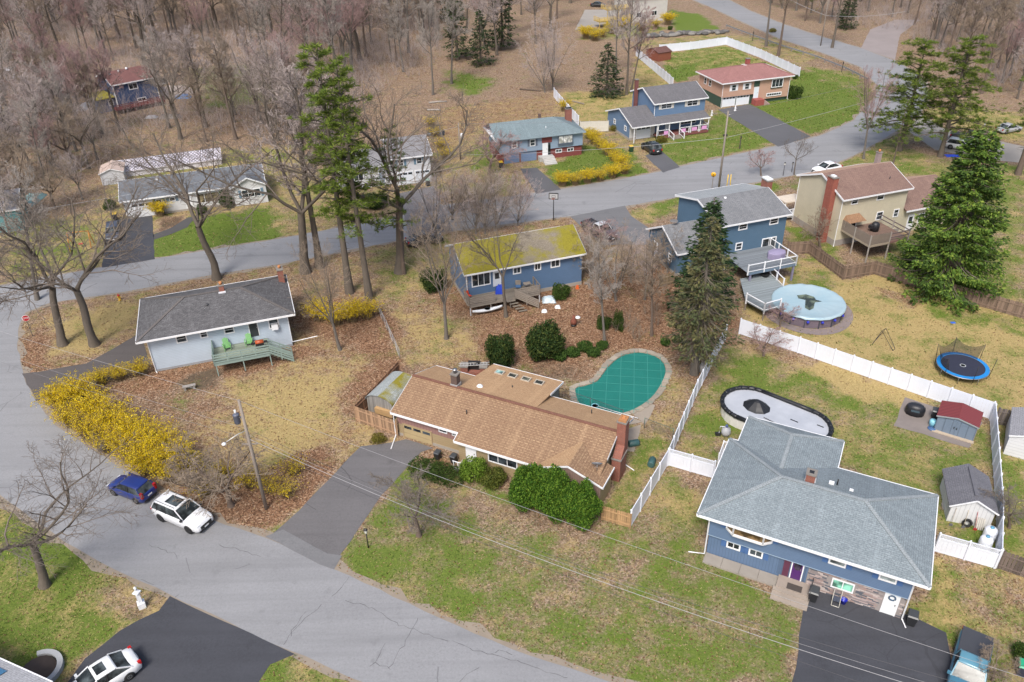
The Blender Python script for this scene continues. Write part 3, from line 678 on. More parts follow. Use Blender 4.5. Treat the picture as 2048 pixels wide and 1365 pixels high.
BR((14.2,-1.02, zf - .06),(17.05,-1.02, wz - .06),.05,.16).b('rake_board', WHITE, h.o); BR((17.05,-1.02, wz - .06),(19.97,-1.02, zf - .06),.05,.16).b('rake_board', WHITE, h.o); BR((19.98,-1.0, zf - .06),(19.98,1.6, zf - .06),.06,.18).b('rake_board', WHITE, h.o)
# rear addition with skylights
mb = MB(); A0 = [(4.6,4.3,4.0),(12.0,4.3,4.0),(12.0,10.1,2.85),(4.9,10.1,2.85)]
mb.add(A0, [(0,1,2,3)]); mb.add([(x, y, z - .12) for x, y, z in A0] + A0, [(3,2,1,0),(1,5,6,2),(2,6,7,3),(3,7,4,0)]); mb.b('roof', BROOF2, h.o)
BR((12.03,7.2,3.36),(12.03,10.1,2.78),.05,.18).b('rake_board', WHITE, h.o); BR((4.9,10.13,2.78),(12.0,10.13,2.78),.05,.18).b('rake_board', WHITE, h.o)
for q in ([(11.7,7.45),(11.7,9.8)], [(11.7,9.8),(5.1,9.8)], [(5.1,9.8),(5.1,7.45)]):
    (ax, ay),(bx, by) = q; za = lambda y: 2.85 + (10.1 - y) * .198 - .12
    MB().add([(ax, ay, 0),(bx, by, 0),(bx, by, za(by)),(ax, ay, za(ay))], [(0,1,2,3)]).b('wall', siding((.20,.19,.18),.2, True), h.o)
for i, x in enumerate((6.32,7.63,8.98,10.28)):
    zz = 2.85 + (10.1 - 8.62) * .198; k = MB(); 
    for a in ((x - .42, x - .34,8.3,8.95),(x + .34, x + .42,8.3,8.95),(x - .34, x + .34,8.3,8.38),(x - .34, x + .34,8.87,8.95)): k.box(*a, zz - .1, zz + .16)
    sk = k.b('skylight', plain((.42,.37,.30),.5), h.o); BX(x - .34, x + .34,8.38,8.87, zz - .08, zz + .12).b('pane', glass((.10,.16,.15) if i == 0 else (.05,.05,.035)), sk)
h.garage('front', (810.3,878.2),(861.9,865), siding((.40,.31,.17),.5),3, plain((.30,.22,.13),.7))
for pa, pb in (((878,863),(894.5,861.5)),((904.5,870.5),(914,868.5))): h.window('front', pa, pb, fw_=.07)
h.window('front', (981,916),(1020,908.5), at=('y', -.35), rect=(9.7,12.4,.95,2.05,-.35), div=(3,1)); h.door('front', 0,0, WHITE, rect=(7.6,8.6,.2,2.2,-.35))
BX(7.2,9.2,-1.8,-.4,0,.22).b('front_step', CONC, h.o)
mb = MB()
for x in (7.2,7.6,8.0): mb.bar((x, -1.8,.22),(x, -1.8,1.15),.05,.05)
mb.bar((7.1,-1.8,1.15),(8.1,-1.8,1.15),.06,.06); mb.bar((7.1,-1.8,.45),(8.1,-1.8,.45),.05,.05); mb.b('railing', WHITE, h.o)
h.chimney(19.75,3.4,.75,1.5,0,2.2); c_ = h.chimney(19.75,3.95,.72,.9,2.2,5.35)
MB().add([(19.4,2.65,2.2),(20.12,2.65,2.2),(20.12,3.52,3.2),(19.4,3.52,3.2),(20.12,3.52,2.2),(19.4,3.52,2.2)], [(0,1,2,3),(1,4,2),(0,3,5)]).b('chimney_shoulder', BRICK, h.o)
BX(19.42,20.08,3.56,4.34,5.45,5.6).b('cap', plain((.36,.17,.07),.8), c_)
c2 = h.chimney(4.2,4.3,.6,.6,3.8,5.2, brick((.12,.07,.06),(.09,.06,.05),(.15,.12,.1)), flue=False); LT([(.14,0),(.14,.3),(.22,.32),(.22,.4),(0.02,.46)], 10,(4.2,4.3,5.3)).b('flue', METAL, c2)
BX(3.85,4.55,3.9,4.66,3.9,4.25).b('flashing', plain((.3,.3,.3),.5), c2)
h.vent(6.6,1.8,3.36,.4); h.vent(16.2,6.3,3.2,.45); h.vent(8.6,6.6,3.5,.25)
LT([(.3,0),(.3,.12),(.18,.26),(0.02,.3)], 10,(6.1,5.2,3.72)).b('roof_vent', WHITE, h.o)
h.downspout(.2,.1,2.6,.12,(.35,-1.0), length=1.7); h.downspout(19.6,4.9,2.5,.15,(1,-.4), length=1.2)
# satellite dish on the cross gable
sd = tag(thing('satellite_dish', 'grey satellite dish on the brown roof corner', 'satellite dish', h.world((19.0,.2,2.85)), h.ang), None)
m_ = MB(); m_.lathe([(.02,0),(.3,.05),(.45,.14),(.43,.16),(.28,.07),(.02,.03)], 16); q = m_.b('dish', plain((.16,.17,.19),.4), sd); q.rotation_euler = (R(-50),0, R(20)); q.location = (0,0,.55)
TB([(0,0,-.1),(0,.05,.55)], .03,6).b('mast', METAL, sd); TB([(0,0,.5),(0,-.5,.72)], .02,5).b('feed_arm', METAL, sd)
HA = h
# ================================================================== blue grey split-level (lower right)
SB = (.105,.165,.27); GR = shingle((.235,.275,.295),(.175,.21,.23),(.135,.165,.185)); GRc = shingle((.28,.31,.325),(.25,.28,.295),(.22,.245,.26))
h = House('split_level_house', 'large blue sided split-level house with grey hip roof and purple front door', (1394.5,1029),(1860.7,1176),4.3,9.2,.85,.6)
lowf = .85; zt = .5 * (h.hit((1418,1064), 'y', .6).z + h.hit((1817,1204.7), 'y', .6).z); 
h.walls(siding(SB, .22, True), rect=(.87, h.x1 - .02, lowf, 8.6), z1=zt + .1); h.walls(siding(mul(SB, 1.12),.13), z0=zt, rect=(.85, h.x1,.6,8.6))
BX(.85, h.x1,.6, lowf, zt - .06, zt).b('trim_board', plain((.30,.40,.52),.6), h.o)
h.hip_roof(1.55, GR, 4.66,10.23, capm=GRc)
# rear wing
wx0, wx1, wy1 = .7,8.1,12.62
for q in ([(wx0, wy1,4.3),(wx0,9.0,4.3),(4.4,6.1,5.32),(4.4,10.4,5.32)], [(wx1,9.2,4.3),(wx1, wy1,4.3),(4.4,10.4,5.32),(4.4,6.1,5.32)], [(wx1, wy1,4.3),(wx0, wy1,4.3),(4.4,10.4,5.32)]):
    MB().add([(x, y, z + .015) for x, y, z in q], [tuple(range(len(q)))]).b('roof', GR, h.o)
MB().add([(wx0,9.2,4.28),(wx0, wy1,4.28),(wx1, wy1,4.28),(wx1,9.2,4.28)], [(0,1,2,3)]).b('soffit', WHITE, h.o)
BR((4.4,6.1,5.35),(4.4,10.4,5.35),.26,.05).b('ridge_cap', GRc, h.o); BR((4.4,10.4,5.35),(wx0, wy1,4.33),.26,.05).b('ridge_cap', GRc, h.o); BR((4.4,10.4,5.35),(wx1, wy1,4.33),.26,.05).b('ridge_cap', GRc, h.o)
BR((wx0 - .03,9.2,4.24),(wx0 - .03, wy1,4.24),.06,.18).b('gutter', WHITE, h.o); BR((wx1 + .03,9.25,4.24),(wx1 + .03, wy1,4.24),.06,.18).b('gutter', WHITE, h.o); BR((wx0, wy1 + .03,4.24),(wx1, wy1 + .03,4.24),.06,.18).b('gutter', WHITE, h.o)
h.walls(siding(mul(SB, 1.12),.13), rect=(1.2,7.6,8.6,12.1), z1=4.28)
# stone veneer on the lower right part: every stone its own piece
sx0 = h.hit((1612,1160), 'y', lowf).x; sx1 = h.x1 - .02; rnd = random.Random(3); sw_ = BX(sx0, sx1, lowf - .05, lowf - .01,0, zt - .06).b('stone_wall', concrete((.30,.27,.26)), h.o)
stm = [plain(c, .85, var=.25, sc=6, name='stone') for c in ((.36,.29,.28),(.22,.19,.19),(.44,.38,.36),(.09,.10,.12),(.30,.22,.20))]
wr = h.rect('front', (1661,1171),(1709,1186),('y', lowf)); wr = (h.hit((1664,1160), 'y', lowf).x, h.hit((1708,1178), 'y', lowf).x, h.hit((1662,1172), 'y', lowf).z, h.hit((1668,1155), 'y', lowf).z, lowf - .05)
dr = (h.hit((1758.4,1222.3), 'y', lowf).x, h.hit((1789,1231.3), 'y', lowf).x, .02,2.1, lowf - .05)
stone_me = [BX(0,1,-.035,0,0,1).mesh('stone', mt) for mt in stm]; z = .02; cnt = 0
while z < zt - .1:
    hh = rnd.choice((.09,.105,.12)); x = sx0 + rnd.uniform(0,.2)
    while x < sx1 - .05 and cnt < 300:
        L_ = min(rnd.uniform(.28,.6), sx1 - x)
        hid = any(a - .02 < x + L_ and x < b + .02 and c < z + hh and z < d for a, b, c, d, _ in (wr, dr))
        if not hid and L_ > .1 and z + hh < zt - .06:
            o = link('stone', rnd.choice(stone_me), sw_); o.location = (x, lowf - .05, z); o.scale = (L_ - .02, rnd.uniform(.5,1.5), hh - .018); cnt += 1
        x += L_
    z += hh
BSH = plain((.06,.13,.30),.5, name='blue_shutter')
def fixrect(face, L_, R_, B_, T_, yv): 
    return (h.hit(L_, 'y', yv).x, h.hit(R_, 'y', yv).x, h.hit(B_, 'y', yv).z, h.hit(T_, 'y', yv).z, yv)
h.window('front', 0,0, rect=fixrect('front', (1453,1089),(1481,1097),(1466,1098),(1466,1084), lowf), div=(2,1), shutters=BSH, fw_=.11)
h.window('front', 0,0, rect=fixrect('front', (1497,1104),(1526,1111),(1510,1113),(1512,1099), lowf), div=(2,1), shutters=BSH, fw_=.11)
h.window('front', 0,0, rect=fixrect('front', (1657,1121),(1692,1133),(1673,1131),(1676,1113),.6), div=(1,2), shutters=BSH, fw_=.11, pane=glass((.12,.14,.14)))
h.window('front', 0,0, rect=fixrect('front', (1757,1154),(1793,1166),(1773,1163),(1776,1144),.6), div=(1,2), shutters=BSH, fw_=.11, pane=glass((.12,.14,.14)))
h.window('front', 0,0, rect=(wr[0], wr[1], wr[2], wr[3], lowf - .05), div=(2,1), pane=glass((.10,.24,.18),.2))
d_ = h.door('front', 0,0, plain((.70,.73,.74),.5, var=.05), rect=dr)
tw = MB(); cx = (dr[0] + dr[1]) / 2
ring = [(cx + .2 * math.cos(2 * math.pi * k / 14), lowf - .1,1.62 + .2 * math.sin(2 * math.pi * k / 14)) for k in range(15)]
wre = tw.tube(ring, .06,6, cap=False).b('door_wreath', plain((.06,.10,.16),.9)); tag(wre, 'small blue wreath hung on the white basement door', 'wreath'); wre.matrix_world = h.o.matrix_basis
# entry: recessed purple door with white storm frame and side light
ex0, ex1 = h.hit((1578,1138), 'y', lowf).x, h.hit((1602,1149), 'y', lowf).x
BX(ex0 - .75, ex1 + .25, lowf - .03, lowf - .012,.35,3.2).b('entry_panel', siding(mul(SB, .8),.15, True), h.o)
pur = plain((.075,.022,.13),.4, name='purple_paint')
d_ = h.door('front', 0,0, pur, rect=(ex0 + .1, ex1 + .1,.38,2.55, lowf - .03)); LT([(.02,-.02),(.26,-.015),(.26,.015),(.02,.02)], 16).b('pane', glass((.02,.015,.03)), d_)
q = [k for k in bpy.data.objects if k.parent == d_ and k.name.startswith('pane')][0]; q.rotation_euler = (R(90),0,0); q.scale = (1,1.7,1); q.location = ((ex0 + ex1) / 2 + .1, lowf - .08,1.75)
BX(ex0 - .4, ex0 + .02, lowf - .06, lowf - .03,.38,2.55).b('sidelight', plain((.10,.03,.06),.4), h.o)
# bay window
bx0, bx1 = h.hit((1452,1062), 'y', .6).x, h.hit((1544,1088), 'y', .6).x; bz0, bz1 = h.hit((1500,1080), 'y', .2).z, 4.12
pl = [(bx0,.6),(bx0 + .55,.12),(bx1 - .55,.12),(bx1,.6)]; bay = MB().prism(pl, bz0 - .12, bz0).b('bay_window', WHITE, h.o)
for i in range(3):
    (ax, ay),(bx, by) = pl[i], pl[i + 1]; a, b = Vector((ax, ay, 0)), Vector((bx, by, 0)); m_ = MB()
    for t0, t1 in ((0,.0),(1,1)): m_.bar(a.lerp(b, t0) + Vector((0,0, bz0)), a.lerp(b, t0) + Vector((0,0, bz1)),.12,.12)
    m_.bar(a + Vector((0,0, bz0 + .06)), b + Vector((0,0, bz0 + .06)),.1,.12); m_.bar(a + Vector((0,0, bz1 - .06)), b + Vector((0,0, bz1 - .06)),.1,.12); m_.b('frame', WHITE, bay)
    n = Vector((0,.03,0)); MB().quad(a + n + Vector((0,0, bz0)), b + n + Vector((0,0, bz0)), b + n + Vector((0,0, bz1)), a + n + Vector((0,0, bz1))).b('pane', glass((.09,.06,.03)), bay)
for x in (bx0 - .4, bx1 + .02): BX(x, x + .36,.54,.59, bz0, bz1).b('shutter', BSH, h.o)
c_ = h.chimney(6.52,5.3,.62,.62,5.0,6.35, flue=False); BX(6.36,6.68,5.14,5.46,6.44,6.46).b('flue', DARK, c_); BX(6.15,6.9,4.93,5.68,5.4,5.68).b('flashing', plain((.5,.5,.5),.4), c_)
h.vent(8.3,5.9,5.55,.4,.05); BX(7.75,8.1,5.7,5.95,5.4,5.62).b('roof_vent', WHITE, h.o); BX(9.15,9.4,5.5,5.7,5.4,5.62).b('roof_vent', WHITE, h.o)
h.downspout(.8,.55,4.2,.2,(-1,-.25), length=1.1); h.downspout(h.x1 + .05,.6,4.2,.2,(.5,-1), length=.6)
# concrete apron of slabs, landing and steps
sxs = [.87,2.15,3.45,4.75,6.05]
for i in range(4): o = BX(sxs[i] + .01, sxs[i + 1] - .01,-.2, lowf - .06,0,.16).b('concrete_slab', concrete((.30,.27,.235)), h.o)
BX(6.06,8.35,-.3, lowf - .06,0,.36).b('landing', concrete((.32,.27,.23)), h.o)
for k, (ya, zz) in enumerate(((-.65,.27),(-1.0,.18),(-1.35,.09))): BX(5.9,8.35, ya, ya + .349,0, zz).b('step', concrete((.33,.28,.235)), h.o)
BX(6.75,7.75,-.25,.3,.36,.385).b('door_mat', plain((.06,.05,.045),.95), h.o)
mb = MB(); 
for x, y in ((8.3,-.25),(8.3,.6),(8.3,.2)): mb.bar((x, y, .36),(x, y, 1.25),.035,.035)
mb.bar((8.3,-.25,1.25),(8.3,.65,1.25),.04,.04); mb.bar((8.3,-.25,.6),(8.3,.65,.6),.03,.03); mb.bar((8.3,-.25,1.25),(8.3,-.7,1.0),.04,.04); mb.bar((8.3,-.7,.3),(8.3,-.7,1.0),.035,.035); mb.b('railing', DARK, h.o)
# rear deck rail by the pool
mb = MB()
for x in (-.7,.55): 
    for y in (11.2, ): mb.bar((x, y, 0),(x, y, 2.3),.12,.12)
mb.bar((-.7,9.9,0),(-.7,9.9,2.0),.12,.12); mb.bar((-.7,9.9,1.9),(-.7,11.2,2.2),.06,.08); mb.bar((-.7,11.2,2.2),(.6,11.2,2.4),.06,.08); mb.bar((-.7,11.2,1.4),(.6,11.2,1.5),.06,.08); mb.bar((-.7,9.9,1.1),(-.7,11.2,1.4),.06,.08)
for k in range(1,9): y = 9.9 + 1.3 * k / 9; mb.bar((-.7, y, 1.1 + .03 * k),(-.7, y, 1.9 + .03 * k),.03,.03); x = -.7 + 1.3 * k / 9; mb.bar((x, 11.2,1.42),(x, 11.2,2.28),.03,.03)
mb.b('deck_railing', WHITE, h.o); BX(-.65,1.2,9.9,11.15,1.0,1.1).b('deck_floor', wood((.4,.4,.4)), h.o)
HB = h
# ================================================================== pale blue hip roof house (left)
h = House('hip_roof_house', 'pale blue house with dark grey hip roof and green wooden deck', (271.7,685.8),(589.5,628.4),4.1,9.2,.8,.75)
CS = siding((.47,.55,.64),.18); DR = shingle((.145,.143,.15),(.075,.074,.078),(.052,.05,.053))
h.walls(CS, foundation=concrete((.30,.31,.33)), fz=.25); h.hip_roof(1.7, DR, 4.8,10.3, capm=shingle((.14,.125,.12),(.12,.11,.105),(.1,.09,.09)))
def wr_(h, face, Lp, Rp, Bp, Tp):
    ax, v = h.plane(face); i = 1 if ax == 'x' else 0
    return (*sorted((h.hit(Lp, ax, v)[i], h.hit(Rp, ax, v)[i])), *sorted((h.hit(Bp, ax, v).z, h.hit(Tp, ax, v).z)), v)
for Lp, Rp, Bp, Tp in (((351,678),(373.5,674),(363,686),(360,669)),((399,669),(415,666),(408,676),(405,661)),((447.5,662),(468.5,658),(460,667),(456,652))): h.window('front', 0,0, rect=wr_(h, 'front', Lp, Rp, Bp, Tp), div=(1,2), fw_=.11)
h.window('front', 0,0, rect=wr_(h, 'front', (536,646),(557,642),(549,657),(545,637)), div=(1,2), fw_=.11); q = wr_(h, 'front', (543,655),(556,653),(549,657),(549,648)); BX(q[0], q[1], .35,.74, q[2], q[3]).b('air_conditioner', WHITE, h.o)
h.door('front', 0,0, plain((.035,.04,.045),.4), rect=wr_(h, 'front', (497.5,660),(517,656),(509,673),(505,644)))
h.downspout(.85,.68,4.0,.12,(.12,-.4), length=.8); h.downspout(14.35,.7,4.0,.5,(1,.1), length=2.6)
c_ = h.chimney(8.5,4.7,.5,.5,5.2,6.35, flue=True); BX(8.15,8.85,4.2,4.5,5.35,5.75).b('flashing', plain((.6,.62,.66),.4), c_)
c_ = h.chimney(14.55,7.6,.6,1.0,0,5.7, flue=True); h.vent(6.9,3.0,5.2,.2,.12, plain((.05,.05,.055),.5)); BX(6.5,6.75,2.7,2.9,4.95,5.1).b('roof_vent', WHITE, h.o)
# deck
DG = wood((.24,.28,.22),.14); DGr = plain((.22,.29,.265),.7, name='green_stain'); dx0, dx1, dy0 = 6.65,12.0,-2.35; zd = 1.5
dk = MB(); 
for k in range(16): y = dy0 + (.72 - dy0) * k / 16; BX(dx0, dx1, y + .006, y + (.72 - dy0) / 16 - .006, zd - .04, zd).b('deck_board', DG, h.o)
BX(dx0, dx1, dy0 - .04, dy0, zd - .28, zd - .02).b('rim_joist', DGr, h.o); BX(dx0 - .04, dx0, dy0,.7, zd - .28, zd - .02).b('rim_joist', DGr, h.o)
def rail(h, a, b, z0, z1, mt, posts=True, boards=4, hh=1.0, name='railing', pw=.1):
    a, b = Vector((a[0], a[1], z0)), Vector((b[0], b[1], z1)); L_ = (b - a).length; n = max(1, round(L_ / 1.4)); root = None
    z = hh * .98; root = BR(a + Vector((0,-.06, z)), b + Vector((0,-.06, z)),.035,.14).b(name, mt, h.o)
    for k in range(n + 1): p = a.lerp(b, k / n); BR(p - Vector((0,0,.25)), p + Vector((0,0, hh)), pw, pw).b('post', mt, root)
    for k in range(boards - 1):
        z = hh * (.12 + .86 * k / max(1, boards - 1)); BR(a + Vector((0,-.06, z)), b + Vector((0,-.06, z)),.035,.14).b('rail_board', mt, root)
    return root
rail(h, (dx0, dy0),(dx1, dy0), zd, zd, DGr); rail(h, (dx0, dy0),(dx0,.6), zd, zd, DGr); rail(h, (dx1, dy0),(14.1, dy0), zd, .05, DGr); rail(h, (dx1,-1.25),(14.1,-1.25), zd, .05, DGr)
for k in range(7): BX(dx1 + .3 * k, dx1 + .3 * k + .29, dy0,-1.25, zd - .2 * (k + 1) - .04, zd - .2 * (k + 1)).b('stair_tread', DG, h.o)
for x in (dx0 + .12,9.35, dx1 - .05): BR((x, dy0 + .05,0),(x, dy0 + .05, zd - .2),.1,.1).b('deck_post', DGr, h.o)
def adirondack(hh, x, y, z, rz, label):
    gm = plain((.16,.36,.13),.5, name='green_plastic'); W_ = hh.world((x, y, z)); t = thing('adirondack_chair', label, 'chair', W_, hh.ang + rz)
    for k in range(5): BX(-.27 + .11 * k, -.27 + .11 * k + .1,-.3,.22,.3,.325).b('seat_slat', gm, t)
    for k in range(5): o = BX(-.27 + .11 * k, -.27 + .11 * k + .1,0,.025,0,.75 + (.1 if k == 2 else .05 if k in (1,3) else 0)).b('back_slat', gm, t); o.location = (0,.2,.3); o.rotation_euler = (R(-22),0,0)
    for sx in (-1,1):
        BX(sx * .34 - .05, sx * .34 + .05,-.42,.3,.55,.58).b('armrest', gm, t); BR((sx * .3,-.34,0),(sx * .3,-.34,.55),.05,.09).b('leg', gm, t); BR((sx * .3,.38,0),(sx * .3,-.3,.34),.04,.1).b('leg', gm, t)
adirondack(h, 8.0,.0, zd, .15, 'green slatted garden chair on the deck beside its rail corner'); adirondack(h, 10.15,.05, zd, -.1, 'green slatted garden chair on the deck beside the dark back door')
def grill(W_, rz, label, body=(.02,.02,.02), top=(.35,.07,.02)):
    t = thing('barbecue_grill', label, 'grill', W_, rz); bm_ = plain(body, .4, name='grill_black')
    BX(-.4,.4,-.25,.25,.55,.8).b('firebox', bm_, t); m_ = MB(); m_.tube([(-.4,0,.8),(.4,0,.8)], .25,12); m_.b('lid', plain(top, .4), t)
    for sx in (-1,1): BX(sx * .62 - .2, sx * .62 + .2,-.22,.22,.76,.79).b('side_shelf', bm_, t)
    for sx in (-.35,.35):
        for sy in (-.2,.2): BR((sx, sy, 0),(sx, sy, .56),.04,.04).b('leg', bm_, t)
    return t
grill(h.world((11.2,-1.2, zd)), h.ang, 'black grill with a red lid on the green deck')
HC = h
# ================================================================== mossy roof house (middle)
h = House('mossy_roof_house', 'blue house with a yellow-green moss covered roof behind bare trees', (928,551),(1173,507),4.2,8.0,.35,.45)
DS = siding((.10,.175,.30),.16)
h.walls(DS, gable=(4.0,6.05), foundation=CONC, fz=.45);
rm = 1.95
for x0, x1, mt in ((0, h.L, shingle((.25,.215,.165),(.19,.16,.12),(.13,.11,.085), moss=9)),):
    m_ = MB(); m_.add([(x0,0,4.2),(x1,0,4.2),(x1,4,4.2 + rm),(x0,4,4.2 + rm),(x0,0,4.06),(x1,0,4.06),(x1,4,4.06 + rm),(x0,4,4.06 + rm)], [(0,1,2,3),(7,6,5,4),(0,4,5,1)]); m_.b('roof', mt, h.o)
GB = shingle((.36,.36,.34),(.30,.30,.29),(.22,.22,.21), moss=-.05); m_ = MB(); m_.add([(h.L, 8,4.2),(0,8,4.2),(0,4,4.2 + rm),(h.L, 4,4.2 + rm)], [(0,1,2,3)]); m_.b('roof', GB, h.o)
BR((0,-.03,4.11),(h.L, -.03,4.11),.06,.18).b('gutter', WHITE, h.o); BR((0,8.03,4.11),(h.L, 8.03,4.11),.06,.18).b('gutter', WHITE, h.o)
for x in (-.02, h.L + .02):
    for a, b in (((x, 0,4.1),(x, 4,4.1 + rm)),((x, 4,4.1 + rm),(x, 8,4.1))): BR(a, b, .04,.18).b('rake_board', plain((.35,.4,.45),.6), h.o)
h.window('front', 0,0, rect=wr_(h, 'front', (943,564),(981,556),(962,572),(962,546)), div=(3,1), fw_=.1); h.door('front', 0,0, plain((.66,.69,.72),.5, var=.05), rect=wr_(h, 'front', (986,560),(1002,556),(994,572),(994,541)), glassy=True)
for Lp, Rp, Bp, Tp in (((1025.5,540),(1042,537),(1034,548),(1034,534)),((1068,534),(1082,531),(1075,541),(1075,526)),((1101,528),(1120,524),(1110,535),(1110,519))): h.window('front', 0,0, rect=wr_(h, 'front', Lp, Rp, Bp, Tp), div=(2,1), fw_=.12)
h.downspout(.35,.3,4.1,1.4,(0,-.2), length=.1)
GD = wood((.22,.19,.15),.15); GDp = plain((.22,.19,.16),.85, name='weathered_wood'); zd = 1.25
for k in range(13): y = -1.75 + 2.2 * k / 13; BX(0,8.2, y + .006, y + 2.2 / 13 - .006, zd - .04, zd).b('deck_board', GD, h.o)
BX(0,8.2,-1.79,-1.75, zd - .24, zd - .02).b('rim_joist', GDp, h.o)
rail(h, (0,-1.75),(2.9,-1.75), zd, zd, GDp, boards=5); rail(h, (0,-1.75),(0,.4), zd, zd, GDp, boards=5); rail(h, (5.2,-1.75),(8.2,-1.75), zd, zd, GDp, boards=5); rail(h, (8.2,-1.75),(8.2,.4), zd, zd, GDp, boards=2)
rail(h, (5.2,-1.8),(7.6,-2.9), zd, .05, GDp, boards=5)
for x in (.05,2.4,4.7,8.15): BR((x, -1.7,0),(x, -1.7, zd - .2),.11,.11).b('deck_post', plain((.45,.45,.46),.7) if x in (.05,8.15) else GDp, h.o)
for k in range(5): BX(4.2 + .25 * k, 5.2 + .25 * k, -1.8 - .26 * (k + 1),-1.8 - .26 * k - .01, zd - .22 * (k + 1) - .04, zd - .22 * (k + 1)).b('stair_tread', GD, h.o)
cy = thing('kayak', 'long pale kayak stored under the weathered deck', 'kayak', h.world((1.9,-1.95,.35)), h.ang)
m_ = MB(); pr = [(-1.7,.03,.12),(-1.2,.2,.06),(-.5,.3,0),(.4,.3,0),(1.2,.2,.05),(1.75,.03,.12)]
vs = []; fs = []
for x, w_, z in pr: vs += [(x, -w_, z + .22),(x, -w_ * .6, z),(x, w_ * .6, z),(x, w_, z + .22),(x, 0, z + .3)]
for i in range(5):
    for j in range(5): fs.append((i * 5 + j, i * 5 + (j + 1) % 5, i * 5 + 5 + (j + 1) % 5, i * 5 + 5 + j))
m_.add(vs, fs, 0, True); m_.b('hull', plain((.62,.65,.68),.4), cy); LT([(.3,0),(.33,.05),(.28,.05),(.25,0)], 14).b('cockpit_rim', DARK, cy).location = (0,0,.3)
# things on that deck
def tarp(W_, s_, c, label, name='tarpaulin', cat='tarpaulin', seed=1):
    rnd = random.Random(seed); m_ = MB(); n = 8; vs = []; fs = []
    for i in range(n + 1):
        for j in range(n + 1):
            u, v_ = i / n - .5, j / n - .5; e = max(abs(u), abs(v_)) * 2; z = s_[2] * max(0,1 - e ** 3) * rnd.uniform(.75,1.0) + .02
            vs.append((u * s_[0] * (1 + .1 * rnd.random()), v_ * s_[1] * (1 + .1 * rnd.random()), z))
    for i in range(n):
        for j in range(n): a = i * (n + 1) + j; fs.append((a, a + n + 1, a + n + 2, a + 1))
    m_.add(vs, fs, 0, False); o = m_.b(name, plain(c, .45, var=.3, sc=4, name='tarp')); o.location = W_; return tag(o, label, cat)
tarp(h.world((4.0,-.1, zd)),(.95,.75,1.15),(.015,.05,.42), 'tall bundle wrapped in blue tarpaulin on the weathered deck')
t = thing('folding_chair', 'small red folding chair at the corner of the weathered deck', 'chair', h.world((.35,-.2, zd)), h.ang + .4); rd = plain((.55,.07,.03),.6, name='red_fabric')
BX(-.25,.25,-.25,.25,.4,.44).b('seat', rd, t); o = BX(-.25,.25,0,.03,0,.5).b('backrest', rd, t); o.location = (0,.25,.42); o.rotation_euler = (R(-15),0,0)
for sx in (-.23,.23): BR((sx, -.25,0),(sx, .25,.42),.03,.03).b('leg', METAL, t); BR((sx, .25,0),(sx, -.25,.42),.03,.03).b('leg', METAL, t)
t = thing('picnic_chair', 'dark clutter chair with a blue cushion on the weathered deck', 'chair', h.world((6.2,-.1, zd)), h.ang - .3)
BX(-.3,.3,-.3,.3,.35,.45).b('seat', plain((.05,.12,.25),.8), t); BX(-.3,.3,.25,.33,.45,1.0).b('backrest', GDp, t)
for sx in (-.26,.26):
    for sy in (-.26,.26): BR((sx, sy, 0),(sx, sy, .36),.05,.05).b('leg', GDp, t)
t = thing('table', 'small weathered table standing on the grey deck boards', 'table', h.world((7.2,-.3, zd)), h.ang); BX(-.4,.4,-.3,.3,.66,.7).b('table_top', GDp, t)
for sx in (-.34,.34):
    for sy in (-.24,.24): BR((sx, sy, 0),(sx, sy, .66),.05,.05).b('leg', GDp, t)
tarp(h.world((9.3,-1.7,.0)),(1.5,1.3,.55),(.42,.50,.55), 'pale grey board leaning low by the bushes at the mossy house', 'board', 'board', 4)
for k, (x, y, lab) in enumerate(((7.9,-3.9, 'white rubbish sack on bare soil beside the deck stairs'),(9.6,-3.6, 'white rubbish sacks lying apart on red leaves'))): tarp(h.world((x, y, 0)),(.6,.5,.35),(.7,.72,.74), lab, 'rubbish_sack', 'sack', 7 + k)
tarp(h.world((13.4,-.3,0)),(.4,.4,.5),(.55,.10,.02), 'orange bucket cover at the foundation corner', 'bucket_cover', 'bucket', 9)
HD = h
# ================================================================== two-storey blue house with decks (right of centre)
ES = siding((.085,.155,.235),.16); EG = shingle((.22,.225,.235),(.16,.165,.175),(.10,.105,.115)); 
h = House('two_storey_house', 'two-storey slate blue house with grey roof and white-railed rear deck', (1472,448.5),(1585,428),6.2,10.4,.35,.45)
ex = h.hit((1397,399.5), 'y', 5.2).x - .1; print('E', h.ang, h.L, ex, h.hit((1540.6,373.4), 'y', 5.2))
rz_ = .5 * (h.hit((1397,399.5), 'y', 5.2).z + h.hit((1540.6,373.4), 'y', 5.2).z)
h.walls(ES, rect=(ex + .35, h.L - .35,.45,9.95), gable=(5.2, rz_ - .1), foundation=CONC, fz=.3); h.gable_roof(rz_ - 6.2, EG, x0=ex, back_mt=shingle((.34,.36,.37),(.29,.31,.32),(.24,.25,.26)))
for Lp, Rp, Bp, Tp in (((1477,455),(1495,451),(1486,460),(1486,447)),((1539,444),(1557,440),(1548,449),(1548,436))): h.window('front', 0,0, rect=wr_(h, 'front', Lp, Rp, Bp, Tp), div=(1,2), fw_=.13)
q = wr_(h, 'front', (1521,500),(1550,492),(1535,507),(1535,476)); h.window('front', 0,0, rect=q, div=(2,1), fw_=.12)
h.window('front', 0,0, rect=wr_(h, 'front', (1470,498),(1484,494),(1480,500),(1480,485)), div=(1,2), fw_=.12)
c_ = h.chimney(h.L + .3,6.0,.7,1.3,0,8.2, flue=False); BX(h.L - .1, h.L + .7,5.4,6.6,8.35,8.5).b('cap', WHITE, c_); h.vent(ex + 3.4,4.6, rz_ - .2,.15,.15, WHITE)
